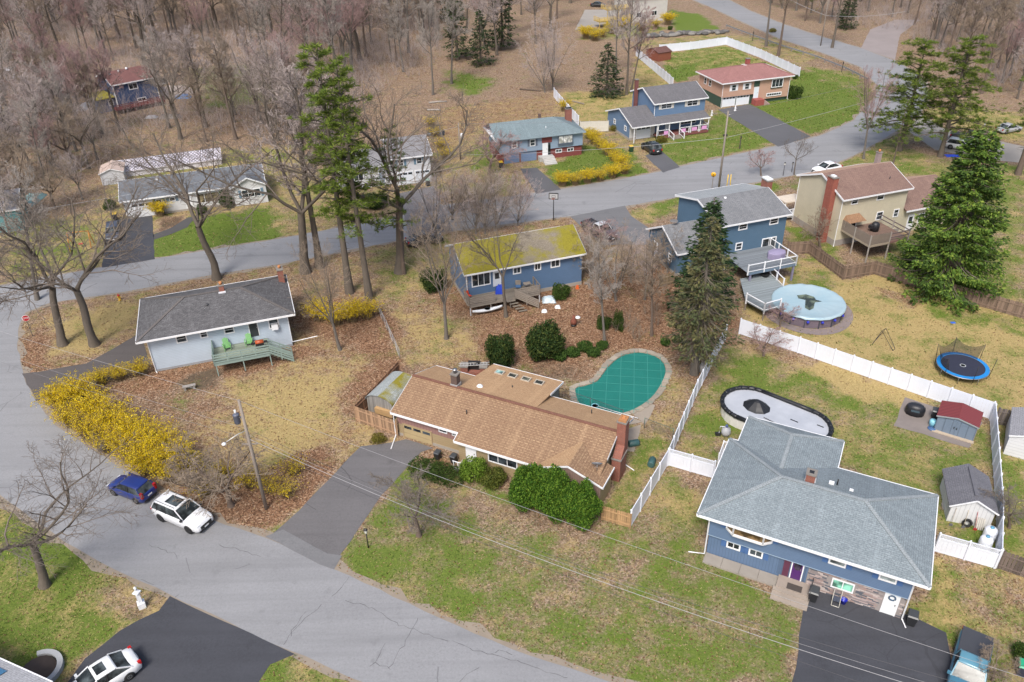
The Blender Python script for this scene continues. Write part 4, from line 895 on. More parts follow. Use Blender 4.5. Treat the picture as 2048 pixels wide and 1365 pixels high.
# garage wing on the left
zg = 3.1; g0 = h.hit((1352,500), 'z', zg); gx0 = ex - 6.2; gy0 = 1.0; gy1 = 8.8; gm = (gy0 + gy1) / 2; grz = h.hit((1325,452), 'y', gm).z
print('E garage', g0, grz, h.hit((1284,446), 'z', zg), h.hit((1325,452), 'y', gm))
gx0 = h.hit((1325,452), 'y', gm).x
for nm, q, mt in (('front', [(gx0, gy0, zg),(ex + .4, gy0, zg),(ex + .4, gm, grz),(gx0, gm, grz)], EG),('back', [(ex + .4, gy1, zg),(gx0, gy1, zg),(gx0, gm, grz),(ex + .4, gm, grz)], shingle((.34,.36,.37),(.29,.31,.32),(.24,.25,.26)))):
    m_ = MB(); m_.add(q + [(x, y, z - .13) for x, y, z in q], [(0,1,2,3),(7,6,5,4),(0,4,5,1),(3,7,4,0)]); m_.b('roof', mt, h.o)
for a, b in (((gx0 - .02, gy0, zg - .1),(gx0 - .02, gm, grz - .1)),((gx0 - .02, gm, grz - .1),(gx0 - .02, gy1, zg - .1)),((gx0, gy0 - .03, zg - .1),(ex + .3, gy0 - .03, zg - .1))): BR(a, b, .05,.2).b('rake_board', WHITE, h.o)
h.walls(ES, rect=(gx0 + .3, ex + .36, gy0 + .4, gy1 - .4), z1=zg - .05, gable=(gm, grz - .12), foundation=CONC, fz=.35)
for yy in (2.6,6.2): h.window('left', 0,0, rect=(yy, yy + .8,1.3,2.2, gx0 + .3), div=(1,2), fw_=.12)
LT([(.02,0),(.35,.04),(.5,.12),(.48,.14),(.02,.03)], 14,(gx0 + 1.5, gm, grz + .25)).b('satellite_dish', plain((.17,.16,.15),.5), h.o)
# upper deck
GDK = wood((.20,.225,.25),.14); zd = 2.3; P1 = h.hit((1592,527), 'z', zd); P2 = h.hit((1477,562), 'z', zd); du1 = P1.x; dv = P1.y; du0 = ex + 1.2
print('E deck', P1, P2)
for k in range(24): y = dv + (.42 - dv) * k / 24; BX(du0, du1, y + .005, y + (.42 - dv) / 24 - .005, zd - .04, zd).b('deck_board', GDK, h.o)
BX(du0, du1, dv - .04, dv, zd - .32, zd - .02).b('rim_joist', plain((.12,.17,.23),.7), h.o); BX(du1, du1 + .04, dv, .42, zd - .32, zd - .02).b('rim_joist', plain((.12,.17,.23),.7), h.o)
def wrail(hh, a, b, z0, z1, n=None, hgt=.95, bal=True, name='railing'):
    a, b = Vector((a[0], a[1], z0)), Vector((b[0], b[1], z1)); L_ = (b - a).length; n = n or max(1, round(L_ / 1.9)); U = Vector((0,0,1)); root = None
    top = MB(); top.bar(a + U * hgt, b + U * hgt, .09,.07); r_ = top.b(name, WHITE, hh); BR(a + U * .12, b + U * .12,.05,.07).b('bottom_rail', WHITE, r_)
    for k in range(n + 1): p = a.lerp(b, k / n); m_ = MB(); m_.bar(p - U * .3, p + U * (hgt + .1),.12,.12); o = m_.b('post', WHITE, r_)
    if bal:
        m_ = MB(); nb = int(L_ / .13)
        for k in range(1, nb): p = a.lerp(b, k / nb); m_.bar(p + U * .14, p + U * (hgt - .03),.018,.018)
        o = m_.b('balusters', plain((.10,.11,.13),.5, name='dark_baluster'), r_); o['kind'] = 'stuff'
    return r_
wrail(h.o, (du0, dv),(du1, dv), zd, zd); wrail(h.o, (du1, dv),(du1,.4), zd, zd); 
for x, y in ((du1 - .15, dv + .15),(du1 - 2.2, dv + .15),(du0 + .5, dv + .15)): BR((x, y, 0),(x, y, zd - .2),.2,.2).b('deck_post', plain((.20,.19,.27),.7), h.o)
# lower deck round the pool
zl = 1.15; LQ = [h.hit(p, 'z', zl) for p in ((1492,603),(1528,623),(1560,614),(1572,585),(1566,573),(1540,548),(1480,558))]
pl = [(q.x, q.y) for q in LQ]; MB().prism(pl, zl - .06, zl).b('lower_deck', wood((.24,.275,.29),.14), h.o)
wrail(h.o, pl[0], pl[1], zl, zl); wrail(h.o, pl[1], pl[2], zl, zl); wrail(h.o, pl[4], pl[5], zl, zl, bal=False); 
for q in (pl[0], pl[1], pl[2], pl[5]): BR((q[0], q[1], 0),(q[0], q[1], zl - .06),.1,.1).b('deck_post', GDp, h.o)
for k in range(4): BX(pl[5][0] - 2.2, pl[5][0] - .9, pl[5][1] + .3 * k, pl[5][1] + .3 * k + .29, zl + .25 * k, zl + .25 * k + .04).b('stair_tread', GDK, h.o)
# covered table on the upper deck
t = thing('covered_patio_table', 'patio table under a fitted mauve cover on the blue house deck', 'table', h.world((h.hit((1552,515), 'z', zd).x, h.hit((1552,515), 'z', zd).y, zd)), h.ang); mc = plain((.25,.22,.34),.7, var=.12, name='mauve_cover')
m_ = MB(); m_.lathe([(1.0,.0),(1.02,.55),(1.0,.72),(.9,.78),(.4,.86),(.05,.92)], 8, smooth=False); o = m_.b('cover', mc, t); o.scale = (1.15,.8,1)
t = thing('planter', 'black tub planter on the lower grey deck below the stairs', 'planter', h.world((h.hit((1530,553), 'z', zl).x, h.hit((1530,553), 'z', zl).y, zl)), h.ang); LT([(.35,0),(.5,.35),(.53,.35),(.45,.3),(.05,.28)], 14).b('tub', DARK, t)
HE = h
# ================================================================== pale yellow house (right)
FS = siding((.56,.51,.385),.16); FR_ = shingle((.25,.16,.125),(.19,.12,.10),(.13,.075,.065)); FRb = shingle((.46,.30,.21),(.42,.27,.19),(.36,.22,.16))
h = House('yellow_house', 'pale yellow two-storey house with brown roof and red brick side chimney', (1688,401),(1828,376),6.4,9.3,.3,.45)
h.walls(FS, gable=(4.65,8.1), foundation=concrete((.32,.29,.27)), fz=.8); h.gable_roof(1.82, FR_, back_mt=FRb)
for Lp, Rp, Bp, Tp in (((1703,403),(1717,399),(1709,409),(1709,396)),((1754,394),(1769,390),(1761,400),(1761,386)),((1751,437),(1765,432),(1757,440),(1757,424)),((1786,429),(1797,425),(1791,434),(1791,419))): h.window('front', 0,0, rect=wr_(h, 'front', Lp, Rp, Bp, Tp), div=(1,2), fw_=.1)
q = wr_(h, 'front', (1689,450),(1713,445),(1700,458),(1703,437)); h.window('front', 0,0, rect=q, div=(2,1), fw_=.12)
m_ = MB(); m_.add([(q[0] - .4,-.75, q[3] - .05),(q[1] + .4,-.75, q[3] - .05),(q[1] + .1,.45, q[3] + .55),(q[0] - .1,.45, q[3] + .55),(q[0] - .4,.45, q[3] - .05),(q[1] + .4,.45, q[3] - .05)], [(0,1,2,3),(0,3,4),(1,5,2),(0,4,5,1)]); m_.b('awning_roof', shingle((.30,.18,.10),(.25,.14,.08),(.2,.1,.06)), h.o)
c_ = h.chimney(-.12,2.4,.75,1.15,0,8.5, flue=False, mt=brick((.34,.085,.055),(.27,.065,.045),(.32,.17,.13))); BX(-.35,.12,2.1,2.7,8.6,8.75).b('cap', WHITE, c_)
c_ = h.chimney(9.9,6.3,.55,.55,5.5,9.0, mt=brick((.32,.24,.24),(.26,.2,.2),(.4,.36,.34))); h.vent(8.3,2.0,7.2,.3)
h.downspout(.25,.4,6.3,.15,(-.4,-.5), length=.4); h.downspout(.28,8.9,6.3,.15,(-.5,0), length=.4)
# side wing
wz, wr2 = 3.35,5.35; q1 = [(10.2,-.1, wz),(18.6,-.1, wz),(18.6,4.65, wr2),(10.2,4.65, wr2)]; m_ = MB(); m_.add(q1 + [(x, y, z - .13) for x, y, z in q1], [(0,1,2,3),(7,6,5,4),(0,4,5,1),(1,5,6,2)]); m_.b('roof', FR_, h.o)
m_ = MB(); m_.add([(18.6,9.4, wz),(10.2,9.4, wz),(10.2,4.65, wr2),(18.6,4.65, wr2)], [(0,1,2,3)]); m_.b('roof', FRb, h.o); BR((10.2,-.13, wz - .1),(18.6,-.13, wz - .1),.06,.2).b('gutter', WHITE, h.o)
h.walls(FS, rect=(10.2,18.2,.5,9.0), z1=wz - .05, gable=(4.65, wr2 - .12))
h.door('front', 0,0, WHITE, rect=(11.3,12.3,.3,2.4,.5), glassy=True); h.window('front', 0,0, rect=(13.0,14.1,1.0,2.3,.5), div=(1,2)); h.window('front', 0,0, rect=(15.4,16.6,1.0,2.3,.5), div=(1,2))
# front porch seen past the left corner
BX(-1.2,1.8,9.0,11.2,2.65,2.8).b('porch_roof', plain((.55,.48,.40),.8), h.o); BX(-1.2,1.8,9.0,11.2,.5,.62).b('porch_floor', wood((.35,.35,.35)), h.o)
for x, y in ((-1.1,9.15),(-1.1,11.1)): BR((x, y, 0),(x, y, 2.65),.14,.14).b('porch_post', WHITE, h.o)
wrail(h.o, (-1.1,9.15),(-1.1,11.1),.62,.62); wrail(h.o, (-1.1,9.15),(.3,9.15),.62,.62)
# weathered rear deck with board screen
WD = wood((.19,.15,.12),.14); WDp = plain((.20,.165,.135),.9, name='old_deck'); zd = 2.35; dq = (.9,6.6,-4.7,.42)
for k in range(26): y = dq[2] + (dq[3] - dq[2]) * k / 26; BX(dq[0], dq[1], y + .006, y + (dq[3] - dq[2]) / 26 - .006, zd - .05, zd).b('deck_board', wood((.20,.13,.10),.14), h.o)
for (a, b) in (((dq[0], dq[2]),(dq[0], dq[3])),((dq[0], dq[2]),(dq[0] + 2.9, dq[2]))):
    A_, B_ = Vector((*a, zd)), Vector((*b, zd)); n = int((B_ - A_).length / .16)
    for k in range(n): p = A_.lerp(B_, (k + .5) / n); m_ = MB(); m_.bar(p - Vector((0,0,.15)), p + Vector((0,0,1.15 + .06 * (k % 2))),.12,.03) if a[1] == b[1] else m_.bar(p - Vector((0,0,.15)), p + Vector((0,0,1.15 + .06 * (k % 2))),.03,.12); m_.b('screen_board', WDp, h.o)
    BR(A_ + Vector((0,-.05,-.2)), B_ + Vector((0,-.05,-.2)),.06,.25).b('rim_joist', plain((.30,.25,.19),.9), h.o)
for (a, b) in (((dq[0] + 2.9, dq[2]),(dq[1], dq[2])),((dq[1], dq[2]),(dq[1], dq[3]))):
    for zz in (.45,.95): BR((*a, zd + zz),(*b, zd + zz),.05,.12).b('rail_board', plain((.13,.10,.10),.9), h.o)
    BR((*a, zd - .15),(*b, zd - .15),.06,.25).b('rim_joist', plain((.22,.12,.10),.9), h.o)
for x, y in ((dq[0], dq[2]),(dq[0] + 2.9, dq[2]),(dq[1], dq[2]),(dq[1], -2),(dq[0], -2)): BR((x, y, 0),(x, y, zd + 1.2),.12,.12).b('deck_post', plain((.33,.30,.27),.9), h.o)
h.window('front', 0,0, rect=(3.0,5.2,.15,2.1,.45), div=(2,1), pane=glass((.02,.02,.025)))
t = thing('covered_grill', 'black covered grill on the weathered deck of the yellow house', 'grill', h.world((4.2,-1.6, zd)), h.ang); LT([(.5,0),(.52,.7),(.45,.95),(.3,1.12),(.05,1.18)], 10).b('cover', plain((.015,.016,.02),.5), t); BX(-.85,-.3,-.25,.25,.45,.85).b('side_burner', plain((.02,.02,.025),.5), t)
HF = h
# ================================================================== salmon raised ranch with two garages
GS = siding((.50,.315,.235),.18); GRf = shingle((.33,.165,.15),(.27,.13,.12),(.2,.09,.085)); GREEN = plain((.035,.07,.05),.7, name='dark_green')
h = House('salmon_house', 'salmon sided raised ranch with reddish hip roof and two white garage doors', (1445,168),(1590,151),4.7,10.0,.6,.55)
h.walls(GS, z0=1.9); h.walls({'all': GREEN, 'front': GREEN}, rect=(.65, h.L - .65,.85,9.4), z1=1.95); h.hip_roof(1.6, GRf, 4.6,11.2, capm=GRf)
MB().add([(.62,.54,.9),(h.L - .62,.54,.9)], []); 
for z0_, q in ((.7,(8.4, h.L - .62)),): BX(q[0], q[1], .56,.84, z0_, 1.92).b('wall', GS, h.o)
for u in (1.0,4.0): h.garage('front', 0,0, plain((.66,.70,.74),.5, var=.05),4, WHITE, rect=(u, u + 2.6,.02,1.85,.85))
h.door('front', 0,0, plain((.62,.70,.76),.4, var=.05), rect=(7.3,8.35,1.1,3.2,.5)); BX(7.2,8.4,.48,.54,3.25,4.5).b('entry_panel', GREEN, h.o)
for u in (2.4,5.2): h.window('front', 0,0, rect=(u, u + 1.0,2.95,4.1,.55), div=(1,2), shutters=WHITE)
h.window('front', 0,0, rect=(10.9,13.4,2.75,4.35,.35), div=(3,1), fw_=.12); BX(10.9,13.4,.35,.55,2.6,2.76).b('bay_base', GREEN, h.o); h.window('front', 0,0, rect=(10.2,13.5,1.1,1.75,.5), div=(6,1), fw_=.14)
for u in (4.8,6.6): h.window('left', 0,0, rect=(u, u + .9,2.9,4.1,.6), div=(1,2))
RB = brick((.36,.07,.055),(.28,.05,.045),(.32,.15,.13)); BX(7.1,9.0,-.9,.5,0,1.08).b('brick_stoop', RB, h.o)
for k in range(4): BX(9.0 + .32 * k, 9.0 + .32 * (k + 1) - .01,-.9,.4,0,.86 - .22 * k).b('step', concrete((.36,.26,.24)), h.o)
c_ = h.chimney(8.5,5.6,.7,.7,5.8,7.2, flue=False, mt=RB); BX(7.2,7.9,4.8,5.6,6.1,6.3).b('roof_vent', WHITE, h.o); h.downspout(.55,.5,4.6,.2,(0,-1), length=.3); h.downspout(h.L - .55,.5,4.6,.2,(0,-1), length=.3)
HG = h
# ================================================================== blue house with front porch
HS_ = siding((.125,.205,.33),.16); HR = shingle((.155,.15,.16),(.12,.118,.126),(.085,.083,.09))
h = House('porch_house', 'two-storey blue house with white front porch and side garage wing', (1309,209),(1417.5,195),5.6,9.2,.35,.4)
h.walls(HS_, gable=(4.6,7.2), foundation=CONC, fz=.5); h.gable_roof(1.7, HR)
for Lp, Rp, Bp, Tp in (((1322,213),(1344,210),(1332,218),(1332,206)),((1374,205),(1396,202),(1385,212),(1385,199))): h.window('front', 0,0, rect=wr_(h, 'front', Lp, Rp, Bp, Tp), div=(2,2), shutters=plain((.55,.52,.47),.6), fw_=.1)
pr = [(-.3,-1.9,2.75),(10.0,-1.9,2.75),(10.0,.38,3.35),(-.3,.38,3.35)]; m_ = MB(); m_.add(pr + [(x, y, z - .12) for x, y, z in pr], [(0,1,2,3),(7,6,5,4),(0,4,5,1),(1,5,6,2),(3,7,4,0)]); m_.b('porch_roof', HR, h.o)
BR((-.3,-1.93,2.66),(10.0,-1.93,2.66),.06,.18).b('gutter', WHITE, h.o); BX(0,9.9,-1.8,.4,.45,.58).b('porch_floor', wood((.20,.075,.065)), h.o); BX(0,9.9,-1.82,-1.8,.1,.45).b('porch_skirt', plain((.17,.06,.055),.8), h.o)
for x in (.1,2.2,4.2,6.4,8.2,9.8): BR((x, -1.75,.1),(x, -1.75,2.65),.12,.12).b('porch_post', WHITE, h.o)
wrail(h.o, (.1,-1.75),(2.2,-1.75),.58,.58, n=1, bal=True); wrail(h.o, (4.2,-1.75),(9.8,-1.75),.58,.58, n=3); wrail(h.o, (9.8,-1.75),(9.8,.3),.58,.58, n=1); wrail(h.o, (2.2,-1.8),(2.5,-3.0),.5,.0, n=1); wrail(h.o, (4.2,-1.8),(4.5,-3.0),.5,.0, n=1)
PINK = plain((.62,.30,.55),.8, name='pink_bunting')
for x0, x1 in ((1.2,2.0),(4.5,5.4),(6.6,7.6),(8.5,9.5)): BX(x0, x1,-1.83,-1.815,.75,1.35).b('bunting', PINK, h.o)
for k in range(3): BX(2.35,4.25,-2.1 - .3 * k, -1.82 - .3 * k, 0,.42 - .14 * k).b('step', GDp, h.o)
h.door('front', 0,0, plain((.60,.68,.74),.4, var=.05), rect=(2.6,3.6,.6,2.6,.4)); h.window('front', 0,0, rect=(5.4,8.6,1.3,2.3,.4), div=(4,2)); c_ = h.chimney(-.1,6.7,.5,.6,0,8.1, flue=False, mt=brick((.20,.07,.06),(.16,.05,.05),(.2,.1,.09)))
h.downspout(.3,.35,5.5,3.4,(0,-1), length=.4)
# garage wing
gx0, gx1 = -4.85,.3; gy0, gy1, zg, gr = -1.9,8.8,2.75,4.6; gm = 3.45
for q in ([(gx0, gy0, zg),(gx1 - .02, gy0, zg),(gx1 - .02, gm, gr),(gx0, gm, gr)], [(gx1, gy1, zg),(gx0, gy1, zg),(gx0, gm, gr),(gx1, gm, gr)]): m_ = MB(); m_.add(q + [(x, y, z - .12) for x, y, z in q], [(0,1,2,3),(7,6,5,4),(0,4,5,1),(3,7,4,0)]); m_.b('roof', HR, h.o)
for a, b in (((gx0 - .02, gy0, zg - .1),(gx0 - .02, gm, gr - .1)),((gx0 - .02, gm, gr - .1),(gx0 - .02, gy1, zg - .1)),((gx0, gy0 - .03, zg - .1),(gx1, gy0 - .03, zg - .1))): BR(a, b, .05,.2).b('rake_board', WHITE, h.o)
h.walls({'all': HS_, 'front': siding((.50,.50,.49),.2)}, rect=(gx0 + .35, gx1,-.2, gy1 - .3), z1=zg - .05, gable=(gm, gr - .1), foundation=CONC, fz=.4); h.garage('front', 0,0, plain((.62,.66,.72),.5, var=.05),3, rect=(-3.2,-.6,.05,2.1,-.2)); BR((gx0 + .45,-1.75,0),(gx0 + .45,-1.75,2.7),.12,.12).b('porch_post', WHITE, h.o); BR((-.1,-1.75,0),(-.1,-1.75,2.7),.1,.1).b('porch_post', WHITE, h.o)
for y in (1.0,5.2): h.window('left', 0,0, rect=(y, y + .8,1.2,2.1, gx0 + .35), div=(1,2), fw_=.13)
HH = h
# ================================================================== blue grey raised ranch with forsythia lawn
IS = siding((.245,.325,.43),.18); IR = shingle((.195,.25,.27),(.155,.205,.22),(.12,.16,.175))
h = House('raised_ranch', 'blue grey raised ranch with slate roof behind an L-shaped forsythia hedge', (998,284),(1172,264),4.0,8.4,.35,.5)
BRI = brick((.24,.05,.045),(.19,.04,.04),(.2,.08,.07)); h.walls(IS, z0=1.7, gable=None); h.walls({'all': BRI}, rect=(.4, h.x1 - .05,.75,7.9), z1=1.75)
m_ = MB(); rise_ = 1.7; Z = 4.0; xl = -.5; xr = h.L
for q in ([(xl, 0, Z),(xr, 0, Z),(10.2,4.2, Z + rise_),(xl, 4.2, Z + rise_)], [(xr, 8.4, Z),(xl, 8.4, Z),(xl, 4.2, Z + rise_),(10.2,4.2, Z + rise_)], [(xr, 0, Z),(xr, 8.4, Z),(10.2,4.2, Z + rise_)]): m_ = MB(); m_.add(q, [tuple(range(len(q)))]); m_.b('roof', IR, h.o)
MB().add([(xl, 0, Z - .1),(xr, 0, Z - .1),(xr, 8.4, Z - .1),(xl, 8.4, Z - .1)], [(3,2,1,0)]).b('soffit', WHITE, h.o); MB().add([(.35,.5,4),(.35,7.9,4),(.35,4.2,5.6)], [(0,2,1)]).b('wall', IS, h.o)
for a, b in (((xl, -.03, Z - .06),(xr, -.03, Z - .06)),((xr + .03,0, Z - .06),(xr + .03,8.4, Z - .06))): BR(a, b, .05,.14).b('gutter', plain((.22,.28,.32),.5), h.o)
h.garage('front', 0,0, plain((.14,.20,.32),.5),0, plain((.2,.2,.22),.5), rect=(3.8,6.3,.02,1.65,.75)); h.garage('front', 0,0, plain((.14,.20,.32),.5),0, plain((.2,.2,.22),.5), rect=(1.0,3.4,.02,1.65,.75))
h.door('front', 0,0, plain((.68,.70,.72),.5, var=.05), rect=(7.3,8.2,.75,2.75,.5), glassy=False); BX(7.2,8.9,.46,.53,2.8,3.85).b('entry_panel', BRI, h.o); BX(8.25,8.65,.46,.52,.8,2.75).b('sidelight', GLASS, h.o)
IT = plain((.10,.125,.17),.6, name='slate_trim'); h.window('front', 0,0, rect=(5.2,6.1,2.5,3.6,.5), div=(1,2), shutters=IT); h.window('front', 0,0, rect=(2.2,3.1,2.5,3.6,.5), div=(1,2), shutters=IT)
h.window('front', 0,0, rect=(9.9,12.4,2.35,3.75,.3), div=(3,1), frame=IT, pane=glass((.5,.5,.46),.3), fw_=.12); BX(9.9,12.4,.3,.5,2.1,2.34).b('bay_base', IT, h.o); h.window('front', 0,0, rect=(9.6,10.7,.8,1.4,.75), div=(2,1)); h.window('front', 0,0, rect=(11.6,12.7,.8,1.4,.75), div=(2,1))
for k in range(5): BX(7.0,9.0,-.3 - .35 * (k + 1),-.31 - .35 * k + .0,0,.7 - .14 * k).b('step', concrete((.50,.49,.47)), h.o)
BX(6.6,9.0,-.3,.72,0,.74).b('stoop', concrete((.42,.42,.41)), h.o); c_ = h.chimney(13.3,5.2,1.0,.7,4.0,6.4, mt=brick((.30,.10,.07),(.24,.08,.06),(.28,.16,.13)), flue=False); BX(12.85,13.75,4.95,5.45,6.5,6.62).b('cap', DARK, c_)
BX(8.0,8.4,4.6,5.0,5.4,6.2).b('chimney', brick((.14,.08,.07),(.1,.06,.05),(.2,.15,.12)), h.o); h.vent(8.3,1.8,4.7,.35,.05, WHITE)
HI = h
# ================================================================== white ranch (left, across the road)
JW = siding((.60,.61,.62),.2); JR = shingle((.165,.18,.20),(.13,.14,.16),(.09,.10,.11))
h = House('white_ranch', 'white ranch house with dark roof and gabled front behind bare trees', (238,404.6),(478,372),2.8,8.8,.35,.45, L=19.8)
h.walls(JW, gable=(4.4,4.15), foundation=CONC, fz=.3); h.gable_roof(1.45, JR)
wx0, wx1, pk = 14.75,20.0,17.3
for q in ([(wx0,-.9,2.8),(pk, -.9,4.15),(pk, 3.2,4.15),(wx0,-.0,2.8)], [(pk, -.9,4.15),(wx1,-.9,2.8),(wx1,.2,2.8),(pk, 3.2,4.15)]): m_ = MB(); m_.add([(x, y, z + .03) for x, y, z in q], [(3,2,1,0)]); m_.b('roof', JR, h.o)
MB().add([(15.1,-.6,0),(19.7,-.6,0),(19.7,-.6,2.8),(pk, -.6,4.05),(15.1,-.6,2.8)], [(0,1,2,3,4)]).b('wall', JW, h.o); MB().add([(15.1,.45,0),(15.1,-.6,0),(15.1,-.6,2.8),(15.1,.45,2.8)], [(0,1,2,3)]).b('wall', JW, h.o); MB().add([(19.7,-.6,0),(19.7,.45,0),(19.7,.45,2.8),(19.7,-.6,2.8)], [(0,1,2,3)]).b('wall', JW, h.o)
for a, b in (((wx0,-.93,2.74),(pk, -.93,4.1)),((pk, -.93,4.1),(wx1,-.93,2.74))): BR(a, b, .05,.18).b('rake_board', WHITE, h.o)
SLB = plain((.13,.21,.28),.6, name='slate_shutter'); h.window('front', 0,0, rect=(16.2,18.9,1.1,2.3,-.6), div=(3,2), shutters=SLB); h.window('front', 0,0, rect=(10.0,13.2,.8,2.3,.45), div=(3,1), pane=glass((.12,.10,.06))); h.window('front', 0,0, rect=(4.6,5.4,1.7,2.3,.45), shutters=SLB); h.window('front', 0,0, rect=(6.4,7.2,1.7,2.3,.45), shutters=SLB)
h.garage('front', 0,0, plain((.62,.63,.65),.5, var=.05),3, rect=(1.3,4.0,.05,2.1,.45)); h.door('front', 0,0, WHITE, rect=(8.4,9.4,.3,2.3,.45)); BX(4.9,5.3,3.6,3.9,3.9,4.2).b('roof_vent', WHITE, h.o)
HJ = h
# ================================================================== pale split house behind the pines
KW = siding((.56,.57,.60),.18); KR = shingle((.24,.235,.245),(.20,.195,.205),(.15,.148,.155))
h = House('pale_split_house', 'pale grey split house with grey roof half hidden behind green pines', (798,317),(865,309),4.4,9.7,.35,.45)
h.walls(KW, rect=(-1.1, h.L - .35,.45,9.2), gable=(4.8,5.9)); h.gable_roof(1.6, KR, x0=-1.4); h.garage('front', 0,0, plain((.60,.64,.70),.5, var=.05),3, rect=(-.4,1.9,.05,2.0,.45)); h.garage('front', 0,0, plain((.60,.64,.70),.5, var=.05),3, rect=(2.3,4.5,.05,2.0,.45)); h.window('front', 0,0, rect=(2.6,3.5,3.0,4.0,.45), div=(1,2), shutters=SLB); h.window('front', 0,0, rect=(-.2,.7,3.0,4.0,.45), div=(1,2), shutters=SLB)
m_ = MB(); zg = 3.3; q = [(-9.6,.8, zg),(-1.2,.8, zg),(-1.2,5.0, zg + 1.4),(-9.6,5.0, zg + 1.4)]; m_.add(q, [(0,1,2,3)]); m_.add([(-1.2,9.2, zg),(-9.6,9.2, zg),(-9.6,5, zg + 1.4),(-1.2,5, zg + 1.4)], [(0,1,2,3)]); m_.b('roof', KR, h.o); h.walls(KW, rect=(-9.2,-1.1,1.25,8.8), z1=zg - .05, gable=(5.0, zg + 1.3)); h.window('front', 0,0, rect=(-7.6,-5.4,1.2,2.4,1.25), div=(3,1)); h.door('front', 0,0, plain((.25,.3,.36),.5), rect=(-3.2,-2.2,.3,2.4,1.25)); BR((-9.6,.77, zg - .08),(-1.2,.77, zg - .08),.05,.18).b('gutter', WHITE, h.o)
HK = h
# ================================================================== dark blue house in the woods
LS = siding((.045,.085,.19),.18); LR = shingle((.19,.085,.075),(.15,.065,.06),(.11,.05,.05), moss=-.06)
h = House('woodland_house', 'dark blue house with maroon roof and red deck standing in the woods', (222.5,171.5),(313.5,154),5.0,9.5,.3,.45)
h.walls(LS, gable=(4.75,6.5)); h.gable_roof(1.6, LR, WHITE)
for u, z in ((3.2,3.4),(9.2,3.3)): h.window('front', 0,0, rect=(u, u + 1.8, z, z + 1.2,.45), div=(2,1), fw_=.14)
h.window('front', 0,0, rect=(4.2,6.0,.8,1.6,.45), div=(2,1), fw_=.14)
for x in (.3, h.L - .3): BR((x, .4,0),(x, .4,4.9),.16,.16).b('corner_board', WHITE, h.o)
h.walls(LS, rect=(-3.0,.3,.9,6.5), z1=2.6); BX(-3.4,.6,.4,7.0,2.6,2.75).b('porch_roof', shingle((.24,.20,.05),(.2,.17,.05),(.15,.12,.04), moss=.2), h.o); h.window('front', 0,0, rect=(-1.2,-.2,1.1,2.2,.9), div=(1,2))
RDK = wood((.16,.035,.035),.14); BX(-1.0, h.L - .5,-2.6,.4,.7,.8).b('deck_floor', RDK, h.o); rail(h, (-1.0,-2.6),(h.L - .5,-2.6),.8,.8, plain((.15,.04,.04),.8)); 
for x in (-.9,2.5,6,9.5): BR((x, -2.5,0),(x, -2.5,.72),.14,.14).b('deck_post', plain((.13,.04,.04),.8), h.o)
for x, y in ((1.2,3.5),(3.2,3.9),(4.9,4.3)): LT([(.25,0),(.25,.3),(.05,.45)], 8,(x, y, 5.0 + y * .337)).b('roof_vent', WHITE, h.o)
# ================================================================== cream house with new wooden deck (top edge)
h = House('cream_house', 'cream two-storey house with fresh timber decks above the stone terrace', (1260,-2),(1341,-10),6.5,10,.4,.5)
h.walls(siding((.55,.53,.50),.2), z1=6.4, gable=(5,7.8)); h.gable_roof(1.6, shingle((.2,.19,.19),(.17,.16,.16),(.13,.12,.12)))
for u, z in ((2.5,1.4),(7.2,1.5)): h.window('front', 0,0, rect=(u, u + 1.7, z, z + 1.3,.5), div=(2,1))
NW = wood((.50,.36,.12),.14); NWp = plain((.52,.38,.14),.8, name='new_timber')
for (x0, x1, y0, y1, zz) in ((-9.5,.4,-1.2,2.2,1.7),(-6.5,.4,.2,4.0,4.2)):
    BX(x0, x1, y0, y1, zz - .2, zz).b('deck_floor', NW, h.o); rail(h, (x0, y0),(x1, y0), zz, zz, NWp, boards=4); rail(h, (x0, y0),(x0, y1), zz, zz, NWp, boards=4)
    for x in (x0 + .1,(x0 + x1) / 2, x1 - .1): BR((x, y0 + .1,0),(x, y0 + .1, zz),.15,.15).b('deck_post', NWp, h.o)
for k in range(9): BX(-1.8 - .3 * k, -1.52 - .3 * k, -.9,.1,4.0 - .26 * k, 4.06 - .26 * k).b('stair_tread', NW, h.o)
# ================================================================== house fragments at the left edges
h = House('edge_house', 'pale roofed house corner beside the curved planter and new driveway', (-40,1300),(104,1365),3.0,9,.4,.4)
h.ang -= 0; h.walls(siding((.5,.5,.5),.2), gable=(-4.5,4.4), rect=(.4, h.L - .4,-8.6,-.4)); RF = shingle((.44,.44,.46),(.38,.385,.40),(.30,.30,.31))
m_ = MB(); m_.add([(h.L, 0,3.0),(-8,0,3.0),(-8,-4.5,4.6),(h.L, -4.5,4.6)], [(0,1,2,3)]); m_.add([(-8,-9,3.0),(h.L, -9,3.0),(h.L, -4.5,4.6),(-8,-4.5,4.6)], [(0,1,2,3)]); m_.b('roof', RF, h.o); BR((-8,.03,2.92),(h.L, .03,2.92),.08,.18).b('gutter', WHITE, h.o)
sp = MB(); 
for k in range(6):
    for j in range(3): x = h.L - 9.2 + 1.05 * k; y0_ = -.55 - 1.35 * j; z_ = 3.0 - y0_ * .3556; z2 = 3.0 - (y0_ - 1.3) * .3556; MB().add([(x, y0_, z_ + .07),(x + 1.0, y0_, z_ + .07),(x + 1.0, y0_ - 1.3, z2 + .07),(x, y0_ - 1.3, z2 + .07)], [(3,2,1,0)]).b('solar_panel', plain((.06,.17,.30),.25, var=.2), h.o)
h = House('teal_house', 'grey roofed house with a teal end wall behind bare trees', (-60,432),(38,418),3.2,8,.4,.4)
h.walls({'all': siding((.13,.32,.34),.2)}, gable=(4,4.6)); h.gable_roof(1.5, shingle((.22,.22,.24),(.18,.18,.2),(.14,.14,.15)))
